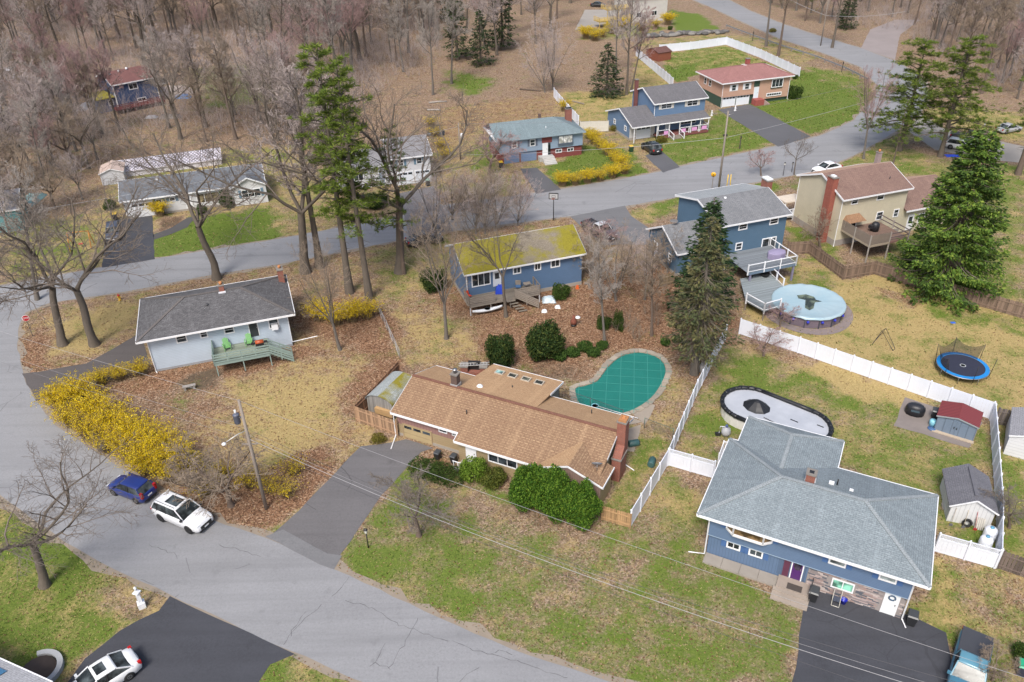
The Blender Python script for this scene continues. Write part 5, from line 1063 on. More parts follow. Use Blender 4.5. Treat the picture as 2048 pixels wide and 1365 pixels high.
# ------------------------------------------------------------------ fences
def fence_line(pts, step):
    """evenly spaced stations along a polyline of pixels on the ground"""
    W_ = [Vector(G2(p)) for p in pts]; out = []
    for i in range(len(W_) - 1):
        a, b = W_[i], W_[i + 1]; n = max(1, round((b - a).length / step))
        out += [a.lerp(b, k / n) for k in range(n)]
    return out + [W_[-1]]
def vinyl_fence(pts, label, hgt=1.8, step=1.83, lattice=False, gate=None, mt=VINYL):
    st = fence_line(pts, step); f = thing('vinyl_fence', label, 'fence', (st[0].x, st[0].y, 0)); o0 = Vector((st[0].x, st[0].y, 0))
    pm = BX(-.065,.065,-.065,.065,0, hgt + .06).mesh('post', mt); cm = LT([(.085,0),(.085,.03),(.01,.1)], 4, smooth=False).mesh('cap', mt)
    for p in st:
        o = link('post', pm, f); o.location = (p.x - o0.x, p.y - o0.y, 0); c_ = link('cap', cm, o); c_.location = (0,0, hgt + .06)
    for a, b in zip(st[:-1], st[1:]):
        d = b - a; L_ = d.length; an = math.atan2(d.y, d.x); top = hgt - (.4 if lattice else 0); mb = MB(); n = max(1, int(L_ / .29))
        for k in range(n): x0, x1 = .07 + (L_ - .14) * k / n, .07 + (L_ - .14) * (k + 1) / n; mb.box(x0, x1 - .006,-.018,.018,.1, top - .1)
        o = mb.b('panel', mt, f); o.location = (a.x - o0.x, a.y - o0.y, 0); o.rotation_euler = (0,0, an)
        r_ = BX(.06, L_ - .06,-.03,.03,.03,.16).b('rail', mt, o); BX(.06, L_ - .06,-.03,.03, top - .13, top).b('rail', mt, o)
        if lattice:
            m_ = MB(); BX(.06, L_ - .06,-.03,.03, hgt - .06, hgt).b('rail', mt, o); k = -.4
            while k < L_:
                for sg in (0,1):
                    x0, x1 = (k, k + .36) if sg == 0 else (k + .36, k)
                    m_.bar((min(max(x0,.08), L_ - .08),0, top),(min(max(x1,.08), L_ - .08),0, hgt - .05),.012,.035)
                k += .12
            q = m_.b('lattice', mt, o); q['kind'] = 'stuff'
    return f
vinyl_fence([(1260,1056),(1334,932),(1392,792),(1450,680)], 'white vinyl fence running past the brown ranch and the green covered pool')
vinyl_fence([(1478,668),(1595,706),(1738,756),(1978,838)], 'white vinyl fence between the oval pool yard and the trampoline yard')
vinyl_fence([(1980,842),(1986,930),(1993,1040),(1990,1136)], 'white vinyl fence behind the white shed and the tank')
vinyl_fence([(1868,1103),(1988,1137)], 'white lattice-topped fence joining the split-level house to the tank corner', lattice=True)
vinyl_fence([(1336,931),(1426,957)], 'white lattice-topped gate fence beside the oval pool', lattice=True)
vinyl_fence([(1272,112),(1300,136),(1338,168),(1345,175)], 'white vinyl fence running down past the small red brown shed', step=2.4)
vinyl_fence([(1318,106),(1380,100),(1452,90)], 'white vinyl fence along the back of the fenced lawn below the stone terrace', step=2.4)
vinyl_fence([(1452,90),(1520,116),(1598,153)], 'white vinyl fence beside the curving upper road', step=2.4)
vinyl_fence([(1108,195),(1130,222),(1157,252)], 'white vinyl fence running down from the woods to the slate roofed ranch', step=2.4)
vinyl_fence([(1160,264),(1216,263)], 'cream vinyl fence linking the slate roofed ranch to the garage wing', step=1.8, mt=plain((.55,.53,.47),.5, name='cream_vinyl'))
def wood_fence(pts, label, hgt=1.75, mt=None, pick=.145, back=False, single=True, posts=True, dark=0.3):
    st = fence_line(pts, 2.4); f = thing('wood_fence', label, 'fence', (st[0].x, st[0].y, 0)); o0 = Vector((st[0].x, st[0].y, 0)); rnd = random.Random(int(pts[0][0])); mt = mt or (.26,.17,.10)
    mats = [plain(mul(mt, k),.9, var=.3, sc=5, name='fence_board') for k in (.7,.85,1.0,1.15,1.3)]; me = [MB().add([(-pick / 2,-.01,.04),(pick / 2,-.01,.04),(pick / 2,-.01, hgt - .05),(pick / 4,-.01, hgt),(-pick / 4,-.01, hgt),(-pick / 2,-.01, hgt - .05),(-pick / 2,.012,.04),(pick / 2,.012,.04),(pick / 2,.012, hgt - .05),(pick / 4,.012, hgt),(-pick / 4,.012, hgt),(-pick / 2,.012, hgt - .05)], [(0,1,2,3,4,5),(11,10,9,8,7,6),(0,6,7,1),(1,7,8,2),(2,8,9,3),(3,9,10,4),(4,10,11,5),(5,11,6,0)]).mesh('picket', m_) for m_ in mats]
    pm = BX(-.06,.06,-.06,.06,0, hgt + .05).mesh('post', mats[1])
    for p in st: o = link('post', pm, f); o.location = (p.x - o0.x, p.y - o0.y, 0)
    for a, b in zip(st[:-1], st[1:]):
        d = b - a; L_ = d.length; an = math.atan2(d.y, d.x); n = int(L_ / (pick + .008)); R_ = Vector((a.x - o0.x, a.y - o0.y, 0))
        for z in (.35, hgt - .35): o = BX(0, L_, -.055,-.012, z - .05, z + .05).b('rail', mats[3], f); o.location = R_; o.rotation_euler = (0,0, an)
        for k in range(n):
            o = link('picket', rnd.choice(me), f); t = (k + .5) / n; o.location = R_ + Vector((d.x * t, d.y * t, rnd.uniform(-.02,.02))); o.rotation_euler = (0, rnd.uniform(-.01,.01), an + (0 if not back else math.pi))
    return f
wood_fence([(713,843),(796,874)], 'tan picket fence joining the brown ranch garage', mt=(.30,.19,.115), back=True)
wood_fence([(713,842),(756,800),(800,752)], 'reddish picket fence running back behind the arched shed', mt=(.24,.13,.075))
wood_fence([(1203,1040),(1260,1057)], 'tan picket gate between the clipped evergreens and the white fence end', mt=(.32,.20,.10), hgt=1.5, back=True)
wood_fence([(1573,510),(1616,508),(1685,560),(1747,549),(1833,577),(1912,600),(1990,622),(2060,642)], 'long brown weathered picket fence between the straw yard and the yellow house', mt=(.165,.115,.085), pick=.2)
wood_fence([(1994,1137),(2060,1160)], 'dark picket fence continuing from the white fence corner', mt=(.13,.10,.085), pick=.2)
wood_fence([(1988,848),(2060,862)], 'dark picket fence behind the white gambrel shed', mt=(.13,.11,.10), pick=.2)
wood_fence([(1318,575),(1345,568)], 'short weathered picket fence beside the garage wing under trees', mt=(.24,.18,.11), pick=.2, hgt=1.5)
def chain_link(pts, label, hgt=1.2, c=(.10,.10,.11)):
    st = fence_line(pts, 2.4); f = thing('chain_link_fence', label, 'fence', (st[0].x, st[0].y, 0)); o0 = Vector((st[0].x, st[0].y, 0)); mt = plain(c, .5,.5, name='fence_wire')
    pm = TB([(0,0,0),(0,0, hgt + .05)], .03,6).mesh('post', mt)
    for p in st: link('post', pm, f).location = (p.x - o0.x, p.y - o0.y, 0)
    m_ = MB()
    for a, b in zip(st[:-1], st[1:]):
        A_, B_ = Vector((a.x - o0.x, a.y - o0.y, hgt)), Vector((b.x - o0.x, b.y - o0.y, hgt)); TB([A_, B_], .02,5).b('top_rail', mt, f); L_ = (B_ - A_).length; n = int(L_ / .16)
        for k in range(n):
            for s_ in (1,-1):
                t0, t1 = k / n, k / n + s_ * hgt / L_
                if 0 <= t1 <= 1: m_.bar(A_.lerp(B_, t0) - Vector((0,0, hgt - .05)), A_.lerp(B_, t1),.007,.007)
    o = m_.b('wire_mesh', mt, f); o['kind'] = 'stuff'
chain_link([(1118,797),(1180,818),(1245,842)], 'low black chain link fence beside the green covered pool')
chain_link([(1288,858),(1345,880)], 'short green chain link fence between chimney end and white fence', c=(.10,.16,.13))
chain_link([(757,626),(775,662),(800,718)], 'galvanised chain link fence running up to the middle forsythia', c=(.34,.35,.36))
# ------------------------------------------------------------------ in-ground pool with green cover
def blob(pts, z, n=64):
    """closed smooth outline through pixels on the ground"""
    W_ = [Vector(G2(p, z)) for p in pts]; k = len(W_); out = []
    for i in range(k):
        p0, p1, p2, p3 = W_[(i - 1) % k], W_[i], W_[(i + 1) % k], W_[(i + 2) % k]
        for j in range(max(2, n // k)):
            t = j / max(2, n // k); out.append(.5 * ((2 * p1) + (p2 - p0) * t + (2 * p0 - 5 * p1 + 4 * p2 - p3) * t * t + (3 * p1 - p0 - 3 * p2 + p3) * t ** 3))
    return out
pool = [(1151,779),(1170,772),(1195,762),(1218,733),(1246,712),(1282,706),(1318,718),(1331,742),(1318,775),(1297,800),(1262,821),(1225,828),(1185,822),(1160,808)]
ol = blob(pool, .12,84); cen = sum(ol, Vector((0,0))) / len(ol); t = thing('swimming_pool', 'sunken pool under a taut green mesh cover with stone coping', 'pool', (cen.x, cen.y, 0))
def _cover(name):
    n = NT(name); co = n.coord(); q = n.noise(co, .5,5); f = n.noise(co, 12,2); col = n.mix(q, (.006,.105,.084),(.014,.165,.132)); sp = n.noise(co, 2.2,6,.8); return n.done(n.mix(n.math('MULTIPLY', n.math('SUBTRACT', sp, .62, True),6., True), n.mix(n.math('MULTIPLY', f, .25), col, (.01,.24,.21)),(.06,.10,.07)),.55)
cm = mat('pool_mesh', _cover); m_ = MB(); m_.add([(p.x - cen.x, p.y - cen.y, .12) for p in ol], [tuple(range(len(ol)))]); cov = m_.b('cover', cm, t)
if cov.data.polygons[0].normal.z < 0: cov.data.flip_normals()
a_ = HA.ang; 
def inside(x, y):
    r_ = False; n = len(ol)
    for i in range(n):
        A_, B_ = ol[i] - cen, ol[(i + 1) % n] - cen
        if (A_.y > y) != (B_.y > y) and x < (B_.x - A_.x) * (y - A_.y) / (B_.y - A_.y) + A_.x: r_ = not r_
    return r_
for da in (0, math.pi / 2):
    u = Vector((math.cos(a_ + .32 + da), math.sin(a_ + .32 + da))); v_ = Vector((-u.y, u.x)); k = -7
    while k <= 7:
        s_ = [q / 10 for q in range(-90,91) if inside(*(v_ * k * 1.3 + u * q / 10))]
        if len(s_) > 6: A_, B_ = v_ * k * 1.3 + u * (s_[0] - .6), v_ * k * 1.3 + u * (s_[-1] + .6); BR((A_.x, A_.y, .128),(B_.x, B_.y, .128),.04,.006).b('strap', plain((.05,.25,.215),.6), t)
        k += 1
dense = blob(pool, 0,168); per = [0]
for i in range(len(dense)): per.append(per[-1] + (dense[(i + 1) % len(dense)] - dense[i]).length)
stc = [concrete(c) for c in ((.33,.285,.225),(.28,.245,.20),(.36,.315,.255))]; rnd = random.Random(2); pos = 0.0; P_ = per[-1]
def at_len(s_):
    s_ %= P_; i = max(j for j in range(len(per)) if per[j] <= s_); i = min(i, len(dense) - 1); a, b = dense[i], dense[(i + 1) % len(dense)]; return a.lerp(b, (s_ - per[i]) / max(1e-6,(b - a).length)),(b - a).normalized()
ccw = sum(dense[i].x * dense[(i + 1) % len(dense)].y - dense[(i + 1) % len(dense)].x * dense[i].y for i in range(len(dense))) > 0
while pos < P_ - .2:
    L_ = min(rnd.uniform(.55,.95), P_ - pos); m_ = MB(); q = []
    for s_ in (pos + .02, pos + L_ / 2, pos + L_ - .02): p, d = at_len(s_); n = Vector((d.y, -d.x)) * (1 if ccw else -1); q.append((p - cen + n * .02, p - cen + n * rnd.uniform(.5,.68)))
    poly = [tuple(a) for a, b in q] + [tuple(b) for a, b in q[::-1]]; m_.prism(poly, 0,.1 + rnd.uniform(0,.02)); m_.b('coping_stone', rnd.choice(stc), t); pos += L_
slabs = [[(1145,785),(1150,775),(1160,815),(1140,800)], [(1200,838),(1255,832),(1285,845),(1230,858)], [(1262,826),(1300,806),(1310,812),(1290,850)], [(1245,862),(1282,850),(1268,905),(1240,900)]]
for q in slabs: sheet('patio_slab', q, .035, concrete((.32,.275,.225)))
nt_ = thing('pool_net', 'round pool net on a white pole lying over the green cover', 'pool net', (*G2((1190,812),.14),.15), a_ - .02); LT([(.32,0),(.34,.03),(.30,.03),(.28,0)], 16).b('hoop', plain((.25,.55,.65),.5), nt_); TB([(.3,0,.03),(4.2,-.15,.06)], .03,6).b('pole', WHITE, nt_); LT([(.29,.0),(.2,-.01),(.02,-.015)], 14).b('net', plain((.1,.45,.5),.7), nt_)
# ------------------------------------------------------------------ round above-ground pool
pc = G((1617,632)); r_ = (G((1692,620),1.2) - G((1543,598),1.2)).length / 2; ctr = (G((1690,612),1.25) + G((1546,594),1.25)) / 2
t = thing('round_pool', 'round above-ground pool with pale blue winter cover and puddle', 'pool', (ctr.x, ctr.y, 0)); r_ = r_ * .97; ph = 1.25
m_ = MB(); n = 16
for k in range(n):
    a0, a1 = 2 * math.pi * k / n, 2 * math.pi * (k + 1) / n; q = [(r_ * math.cos(a0), r_ * math.sin(a0)),(r_ * math.cos(a1), r_ * math.sin(a1))]
    MB().quad((*q[0], .02),(*q[1], .02),(*q[1], ph),(*q[0], ph)).b('wall_panel', siding((.15,.12,.15),.25), t); x, y = q[0]; o = BX(-.05,.05,-.05,.05,0, ph + .02).b('upright', plain((.05,.055,.07),.5), t); o.location = (x * 1.01, y * 1.01,0); o.rotation_euler = (0,0, a0)
    if 8 <= k <= 14: a = (a0 + a1) / 2; tag(None or o); LT([(.14,0),(.16,.1),(.1,.22),(.03,.26)], 8,(math.cos(a0 + .08) * r_ * 1.03, math.sin(a0 + .08) * r_ * 1.03,.72)).b('water_bag', plain((.02,.03,.38),.5), t)
def _wc(name):
    nn = NT(name); co = nn.coord(); q = nn.noise(co, .35,5,.6); s_ = nn.noise(nn.scale(co, (1,3,1)),1.1,4); col = nn.mix(q, (.17,.33,.42),(.37,.44,.47)); return nn.done(nn.mix(nn.math('MULTIPLY', s_, .4), col, (.42,.50,.52)),.4)
wc = mat('winter_cover', _wc); m_ = MB(); rings = [(0, ph - .12),(.35, ph - .12),(.6, ph - .1),(.8, ph - .04),(.93, ph + .05),(1.0, ph + .1),(1.035, ph + .06),(1.045, ph - .08)]; k = 48; vs = []; fs = []; rnd = random.Random(8)
for i, (f, z) in enumerate(rings):
    for j in range(k): a = 2 * math.pi * j / k; rr = r_ * f; vs.append((rr * math.cos(a), rr * math.sin(a), z + (.035 * math.sin(j * 2.4 + i) + rnd.uniform(-.02,.02) if i > 1 else 0) - (.07 * rnd.random() if i == 7 else 0)))
for i in range(len(rings) - 1):
    for j in range(k): fs.append((i * k + j, i * k + k + j, i * k + k + (j + 1) % k, i * k + (j + 1) % k))
m_.add(vs, [f[::-1] for f in fs], 0, True); m_.b('cover', wc, t)
def flatblob(name, pts, z, mt, parent, org):
    W_ = [Vector(G2(p, z)) for p in pts]; m_ = MB(); m_.add([(p.x - org.x, p.y - org.y, z) for p in W_], [tuple(range(len(W_)))]); o = m_.b(name, mt, parent)
    if o.data.polygons[0].normal.z < 0: o.data.flip_normals()
    return o
flatblob('puddle', [(1594,591),(1612,589),(1628,594),(1632,600),(1644,603),(1630,605),(1627,617),(1619,621),(1610,616),(1611,600),(1597,597)], ph - .085, glass((.05,.06,.04),.06), t, ctr)
ring_o, ring_i = [], []
m_ = MB(); k = 48; vs = []
for j in range(k): a = 2 * math.pi * j / k; ww = 1.15 + .1 * math.sin(3 * a); vs += [((r_ + .02) * math.cos(a),(r_ + .02) * math.sin(a),.03),((r_ + ww) * math.cos(a),(r_ + ww) * math.sin(a),.03)]
m_.add(vs, [(2 * j, 2 * j + 1,(2 * j + 3) % (2 * k),(2 * j + 2) % (2 * k)) for j in range(k)]); o = m_.b('gravel_ring', asphalt((.20,.165,.16),0,.3)); o.location = (ctr.x, ctr.y, 0); tag(o, kind='structure')
# ------------------------------------------------------------------ oval above-ground pool
c0, c1 = G((1500,808),1.2), G((1603,850),1.2); rr = 2.45; t = thing('oval_pool', 'oval above-ground pool with black rim and grey ice beside the split-level house', 'pool', ((c0.x + c1.x) / 2,(c0.y + c1.y) / 2,0), math.atan2(c1.y - c0.y, c1.x - c0.x)); hl = (c1 - c0).length / 2
c0p = [(-hl + rr * math.cos(R(a)), rr * math.sin(R(a))) for a in range(90,271,15)] + [(hl + rr * math.cos(R(a)), rr * math.sin(R(a))) for a in range(-90,91,15)]
W_ = plain((.60,.58,.54),.5, name='pool_wall'); n = len(c0p)
for i in range(n):
    a, b = c0p[i], c0p[(i + 1) % n]; MB().quad((*b, 0),(*a, 0),(*a, 1.2),(*b, 1.2)).b('wall_panel', W_, t).data.flip_normals()
rim = plain((.012,.013,.016),.45, name='black_vinyl'); rnd = random.Random(3)
for i in range(n):
    a, b = Vector(c0p[i]), Vector(c0p[(i + 1) % n]); k = 4; pts = [(*a.lerp(b, j / k),1.2 + rnd.uniform(-.02,.03)) for j in range(k + 1)]; TB(pts, [.2 + rnd.uniform(-.02,.03) for _ in pts], 7).b('rim', rim, t)
def _ice(name):
    nn = NT(name); co = nn.coord(); q = nn.noise(co, .6,6,.65); return nn.done(nn.mix(q, (.27,.29,.33),(.50,.52,.56)),.25)
ic = MB().add([(x * .97, y * .94,1.1) for x, y in c0p], [tuple(range(n))]).b('ice_sheet', mat('ice', _ice), t)
if ic.data.polygons[0].normal.z < 0: ic.data.flip_normals()
m_ = MB(); k = 10; m_.lathe([(1.25,0),(1.05,.12),(.75,.35),(.35,.62),(.1,.72),(.02,.73)], k, smooth=False); o = m_.b('cover_pillow', rim, t); o.location = (-hl + .6,.1,1.1); o.scale = (1,.85,1)
for q in ([(-hl + 1.8,-1.0),(hl - .2,-1.25)],): TB([(*q[0], 1.14),(0,-1.05,1.14),(*q[1], 1.14)], .035,5).b('hose', rim, t)
for x, y, l in ((1.3,.2,.7),(3.4,.9,.6)): BX(x, x + l, y, y + .1,1.1,1.13).b('stick', rim, t)
g = thing('pool_filter', 'grey sand filter tank beside the oval pool steps', 'filter', G((1451,870)),0); LT([(.2,0),(.38,.1),(.42,.35),(.36,.7),(.12,.85),(.1,.98),(.02,1.0)], 14).b('tank', plain((.33,.34,.36),.5), g); TB([(-.1,0,.9),(-.55,0,.95),(-.6,0,.2),(-.6,0,.05)], .04,6).b('pipe', WHITE, g); LT([(.12,.85),(.14,.9),(.1,1.1),(.02,1.12)], 8).b('valve', plain((.05,.08,.2),.5), g); BX(-.9,-.45,-.15,.15,0,.25).b('pump', DARK, g)
# ------------------------------------------------------------------ sheds
def gable_shed(name, label, FL, FR, D, hw, rise_, wall, roof, ridge_along='y', over=.15, ang=None, trim=WHITE, door=None, cat='shed'):
    a, b = Vector(G2(FL)), Vector(G2(FR)); an = math.atan2((b - a).y, (b - a).x); L_ = (b - a).length; t = thing(name, label, cat, (a.x, a.y, 0), an); o_ = over
    if ridge_along == 'y':   # gable faces the camera
        MB().add([(0,0,0),(L_, 0,0),(L_, 0, hw),(L_ / 2,0, hw + rise_),(0,0, hw)], [(0,1,2,3,4)]).b('wall', wall, t); MB().add([(0, D, 0),(L_, D, 0),(L_, D, hw),(L_ / 2, D, hw + rise_),(0, D, hw)], [(4,3,2,1,0)]).b('wall', wall, t)
        MB().quad((0, D, 0),(0,0,0),(0,0, hw),(0, D, hw)).b('wall', wall, t); MB().quad((L_, 0,0),(L_, D, 0),(L_, D, hw),(L_, 0, hw)).b('wall', wall, t); e = o_ * rise_ / (L_ / 2)
        for q in ([(-o_, -o_, hw - e),(L_ / 2,-o_, hw + rise_),(L_ / 2, D + o_, hw + rise_),(-o_, D + o_, hw - e)], [(L_ / 2,-o_, hw + rise_),(L_ + o_, -o_, hw - e),(L_ + o_, D + o_, hw - e),(L_ / 2, D + o_, hw + rise_)]):
            m_ = MB(); m_.add([(x, y, z + .05) for x, y, z in q] + [(x, y, z - .03) for x, y, z in q], [(0,1,2,3),(7,6,5,4),(0,4,5,1),(1,5,6,2),(2,6,7,3),(3,7,4,0)]); m_.b('roof', roof, t)
        if trim:
            for p, q in (((-o_, -o_ - .02, hw - e),(L_ / 2,-o_ - .02, hw + rise_)),((L_ / 2,-o_ - .02, hw + rise_),(L_ + o_, -o_ - .02, hw - e))): BR(p, q, .03,.12).b('rake_board', trim, t)
    return t, L_, an
# white shed with dark roof
ws = siding((.64,.65,.66),.3, True); t, L_, an = gable_shed('garden_shed', 'white shed with dark roof and tools leaning on its gable end', (1892,1042),(1978,1058),3.9,1.75,.85, ws, shingle((.165,.165,.185),(.14,.14,.16),(.10,.10,.115)), over=.2); SH = t
BX(L_ / 2 - .12, L_ / 2 + .12,.3,3.6,2.66,2.72).b('ridge_vent', plain((.11,.11,.125),.8), t); BX(-.12,-.02,1.2,1.9,0,.1).b('door_step', CONC, t); BX(-.03,0,.9,2.2,.05,1.7).b('door', plain((.6,.61,.62),.5), t)
for k, (x, tilt, c) in enumerate(((.25,.12,(.35,.30,.25)),(1.1,.1,(.45,.4,.3)),(1.9,-.1,(.35,.05,.05)))):
    g = thing('garden_tool', ('long rake with grey handle leaning at the left of the white shed gable', 'shovel with pale wooden handle leaning mid white shed gable', 'red headed tool leaning right on the white shed gable')[k], 'tool', t.matrix_basis @ Vector((x, -.45,0)), an); TB([(0,0,.05),(tilt, .38,1.5)], .02,5).b('handle', plain(c, .7), g); BX(-.12,.12,-.04,.0,.0,.22).b('head', plain((.12,.12,.13),.6) if k < 2 else plain((.35,.03,.03),.6), g)
g = thing('tyre', 'black tyre leaning against the white shed gable', 'tyre', t.matrix_basis @ Vector((1.35,-.3,0)), an); ring = [(.27 * math.cos(2 * math.pi * k / 18),0,.37 + .27 * math.sin(2 * math.pi * k / 18)) for k in range(19)]; TB(ring, .1,8, cap=False).b('tread', plain((.015,.015,.016),.8), g).rotation_euler = (R(-12),0,0)
g = thing('wooden_crate', 'pale slatted pallet leaning by the tyre at the white shed', 'pallet', t.matrix_basis @ Vector((2.15,-.35,0)), an)
for k in range(5): o = BX(-.3 + .13 * k, -.3 + .13 * k + .1,0,.03,0,1.0).b('slat', plain((.52,.5,.46),.8), g); o.rotation_euler = (R(-14),0,0)
# metal shed with red roof
rr_ = siding((.22,.04,.04),.22); rmet = mat('red_metal', lambda nme: (lambda n: n.done(n.mix(n.math('GREATER_THAN', n.math('FRACT', n.math('MULTIPLY', (lambda s_: (n.l(n.uv(), s_.inputs[0]), s_.outputs[0])[1])(n.n('SeparateXYZ')),4.2)),.72),(.24,.05,.05),(.10,.025,.028)),.5,.2))(NT(nme)))
t, L_, an = gable_shed('metal_shed', 'blue grey metal shed with ribbed red roof on the concrete pad', (1867,860),(1945,884),2.3,1.6,.32, siding((.16,.21,.28),.6, True), rmet, over=.12, trim=plain((.25,.28,.3),.5)); BX(-.1, L_ + .1,-.35,-.02,0,.1).b('sill', plain((.40,.33,.25),.8), t)
for x0, x1 in ((L_ * .2, L_ * .495),(L_ * .505, L_ * .8)): d_ = BX(x0, x1,-.04,-.005,.08,1.55).b('door', siding((.15,.20,.27),.6, True), t); BX((x1 - .12 if x0 < L_ * .4 else x0 + .06),(x1 - .06 if x0 < L_ * .4 else x0 + .12),-.09,-.04,.75,.95).b('handle', DARK, d_)
# arched shed by the brown ranch
a, b = Vector(G2((737,822))), Vector(G2((789,838))); an = math.atan2((b - a).y, (b - a).x); L_ = (b - a).length; t = thing('arched_shed', 'grey weathered shed with mossy arched roof inside the picket fence', 'shed', (a.x, a.y, 0), an); dpt = 3.9
arc = [(L_ / 2 - (L_ / 2 + .1) * math.cos(math.pi * k / 10),1.35 + .85 * math.sin(math.pi * k / 10)) for k in range(11)]; gw = wood((.26,.25,.235),.15, 'y')
MB().add([(0,0,0),(L_, 0,0)] + [(min(max(x, 0), L_),0, z) for x, z in arc[::-1]], [tuple(range(13))]).b('wall', gw, t); MB().quad((0, dpt, 0),(0,0,0),(0,0,1.35),(0, dpt, 1.35)).b('wall', gw, t); MB().quad((L_, 0,0),(L_, dpt, 0),(L_, dpt, 1.35),(L_, 0,1.35)).b('wall', gw, t)
for k in range(10): (x0, z0),(x1, z1) = arc[k], arc[k + 1]; m_ = MB(); m_.add([(x0,-.15, z0 + .03),(x1,-.15, z1 + .03),(x1, dpt + .15, z1 + .03),(x0, dpt + .15, z0 + .03),(x0,-.15, z0 - .02),(x1,-.15, z1 - .02),(x1, dpt + .15, z1 - .02),(x0, dpt + .15, z0 - .02)], [(0,1,2,3),(0,4,5,1),(7,6,5,4)]); m_.b('roof_panel', shingle((.34,.37,.37),(.29,.32,.32),(.22,.24,.24), moss=(-.3 if k < 5 else .16)), t)
BX(L_ * .35, L_ + .05,-.35,-.02,.3,.9).b('crate_front', plain((.42,.27,.13),.8), t)
# shed at the right edge, brown shed, long white building
t, L_, an = gable_shed('gambrel_shed', 'white shed with flat grey roof beyond the white fence', (2006,908),(2120,940),4.2,2.0,.7, siding((.62,.63,.66),.3), shingle((.30,.30,.32),(.26,.26,.28),(.2,.2,.22)), over=.1)
t, L_, an = gable_shed('brown_shed', 'small red brown shed in the corner of the white fence', (1292,116),(1316,124),3.6,1.9,.7, siding((.23,.075,.045),.25, True), shingle((.15,.07,.06),(.12,.06,.05),(.09,.045,.04)), trim=None)
h = House('long_white_shed', 'long low white building with lattice patterned front behind the white ranch', (214,348),(444,318),1.0,4.6,.15,.2)
h.o['category'] = 'shed'; h.walls(siding((.60,.58,.62),.3), z1=.9, gable=None); lw = plain((.58,.55,.60),.6, var=.12, name='long_roof')
MB().add([(0,0,1.0),(h.L, 0,1.0),(h.L, 4.6,1.45),(0,4.6,1.45),(0,0,0.88),(h.L, 0,0.88),(h.L, 4.6,1.33),(0,4.6,1.33)], [(0,1,2,3),(0,4,5,1),(1,5,6,2),(3,7,4,0)]).b('roof', lw, h.o)
m_ = MB(); x = 2.0
while x < h.L - 2.2:
    for s_ in (1,-1): x0, x1 = (x, x + 2.2) if s_ == 1 else (x + 2.2, x); m_.bar((x0,0,1.04),(x1,4.6,1.49),.05,.04)
    x += .55
m_.b('lattice', plain((.10,.10,.13),.7), h.o)['kind'] = 'stuff'
t, L_, an = gable_shed('tin_shed', 'white tin shed with rusty roof beside the long lattice building', (206,372),(252,366),4.0,1.9,.6, siding((.56,.57,.60),.3), plain((.46,.36,.31),.8, var=.2, name='tin'), over=.15)
# ------------------------------------------------------------------ vegetation
def raw_mesh(name, V, F, mt, smooth=False):
    """V (n,3), F (m,4) or (m,3) arrays -> mesh, fast"""
    me = bpy.data.meshes.new(name); k = F.shape[1]
    me.vertices.add(len(V)); me.vertices.foreach_set('co', np.ascontiguousarray(V, np.float32).ravel())
    me.loops.add(F.size); me.loops.foreach_set('vertex_index', np.ascontiguousarray(F, np.int32).ravel())
    me.polygons.add(len(F)); me.polygons.foreach_set('loop_start', np.arange(0, F.size, k, dtype=np.int32))
    me.polygons.foreach_set('use_smooth', np.full(len(F), smooth)); me.materials.append(mt); me.update(calc_edges=True); return me
def unit(a): return a / (np.linalg.norm(a, axis=-1, keepdims=True) + 1e-9)
def leaf_mesh(name, P_, A, N, l, w_, mt):
    """kite-shaped leaves: centre, long axis, normal, length, width"""
    A = unit(A); Bn = unit(np.cross(N, A)); l = np.broadcast_to(np.asarray(l, float),(len(P_),))[:, None]; w_ = np.broadcast_to(np.asarray(w_, float),(len(P_),))[:, None]
    V = np.stack([P_ - A * l * .5, P_ + Bn * w_ * .5 + A * l * .05, P_ + A * l * .5, P_ - Bn * w_ * .5 + A * l * .05], 1).reshape(-1,3)
    return raw_mesh(name, V, np.arange(len(V)).reshape(-1,4), mt)
def poly_mesh(name, polys, mt):
    """list of (pts, radii, sides) -> tubes in one mesh"""
    VV, FF, n, grp = [], [], 0, {}
    for pts, rad, k in polys: grp.setdefault((len(pts), k), []).append((pts, rad))
    for (m, k), L in grp.items():        # all tubes of one shape at once
        p = np.array([q[0] for q in L]); rad = np.array([q[1] for q in L]); c = len(L)
        t = np.empty_like(p); t[:, 1:-1] = p[:, 2:] - p[:, :-2]; t[:, 0] = p[:, 1] - p[:, 0]; t[:, -1] = p[:, -1] - p[:, -2]; t = unit(t)
        a = np.where(np.abs(t[..., 2:3]) < .9, np.array([0,0,1.]), np.array([1., 0,0])); u = unit(np.cross(t, a)); v = np.cross(t, u); an = np.arange(k) * 2 * math.pi / k
        ring = u[:, :, None] * np.cos(an)[:, None] + v[:, :, None] * np.sin(an)[:, None]; VV.append((p[:, :, None] + ring * rad[..., None, None]).reshape(-1,3))
        i, j = np.meshgrid(np.arange(m - 1), np.arange(k), indexing='ij'); j2 = (j + 1) % k; f = np.stack([i * k + j, i * k + j2,(i + 1) * k + j2,(i + 1) * k + j], -1).reshape(-1,4)
        FF.append((f[None] + (np.arange(c) * m * k)[:, None, None]).reshape(-1,4) + n); n += c * m * k
    return raw_mesh(name, np.concatenate(VV), np.concatenate(FF), mt, True)
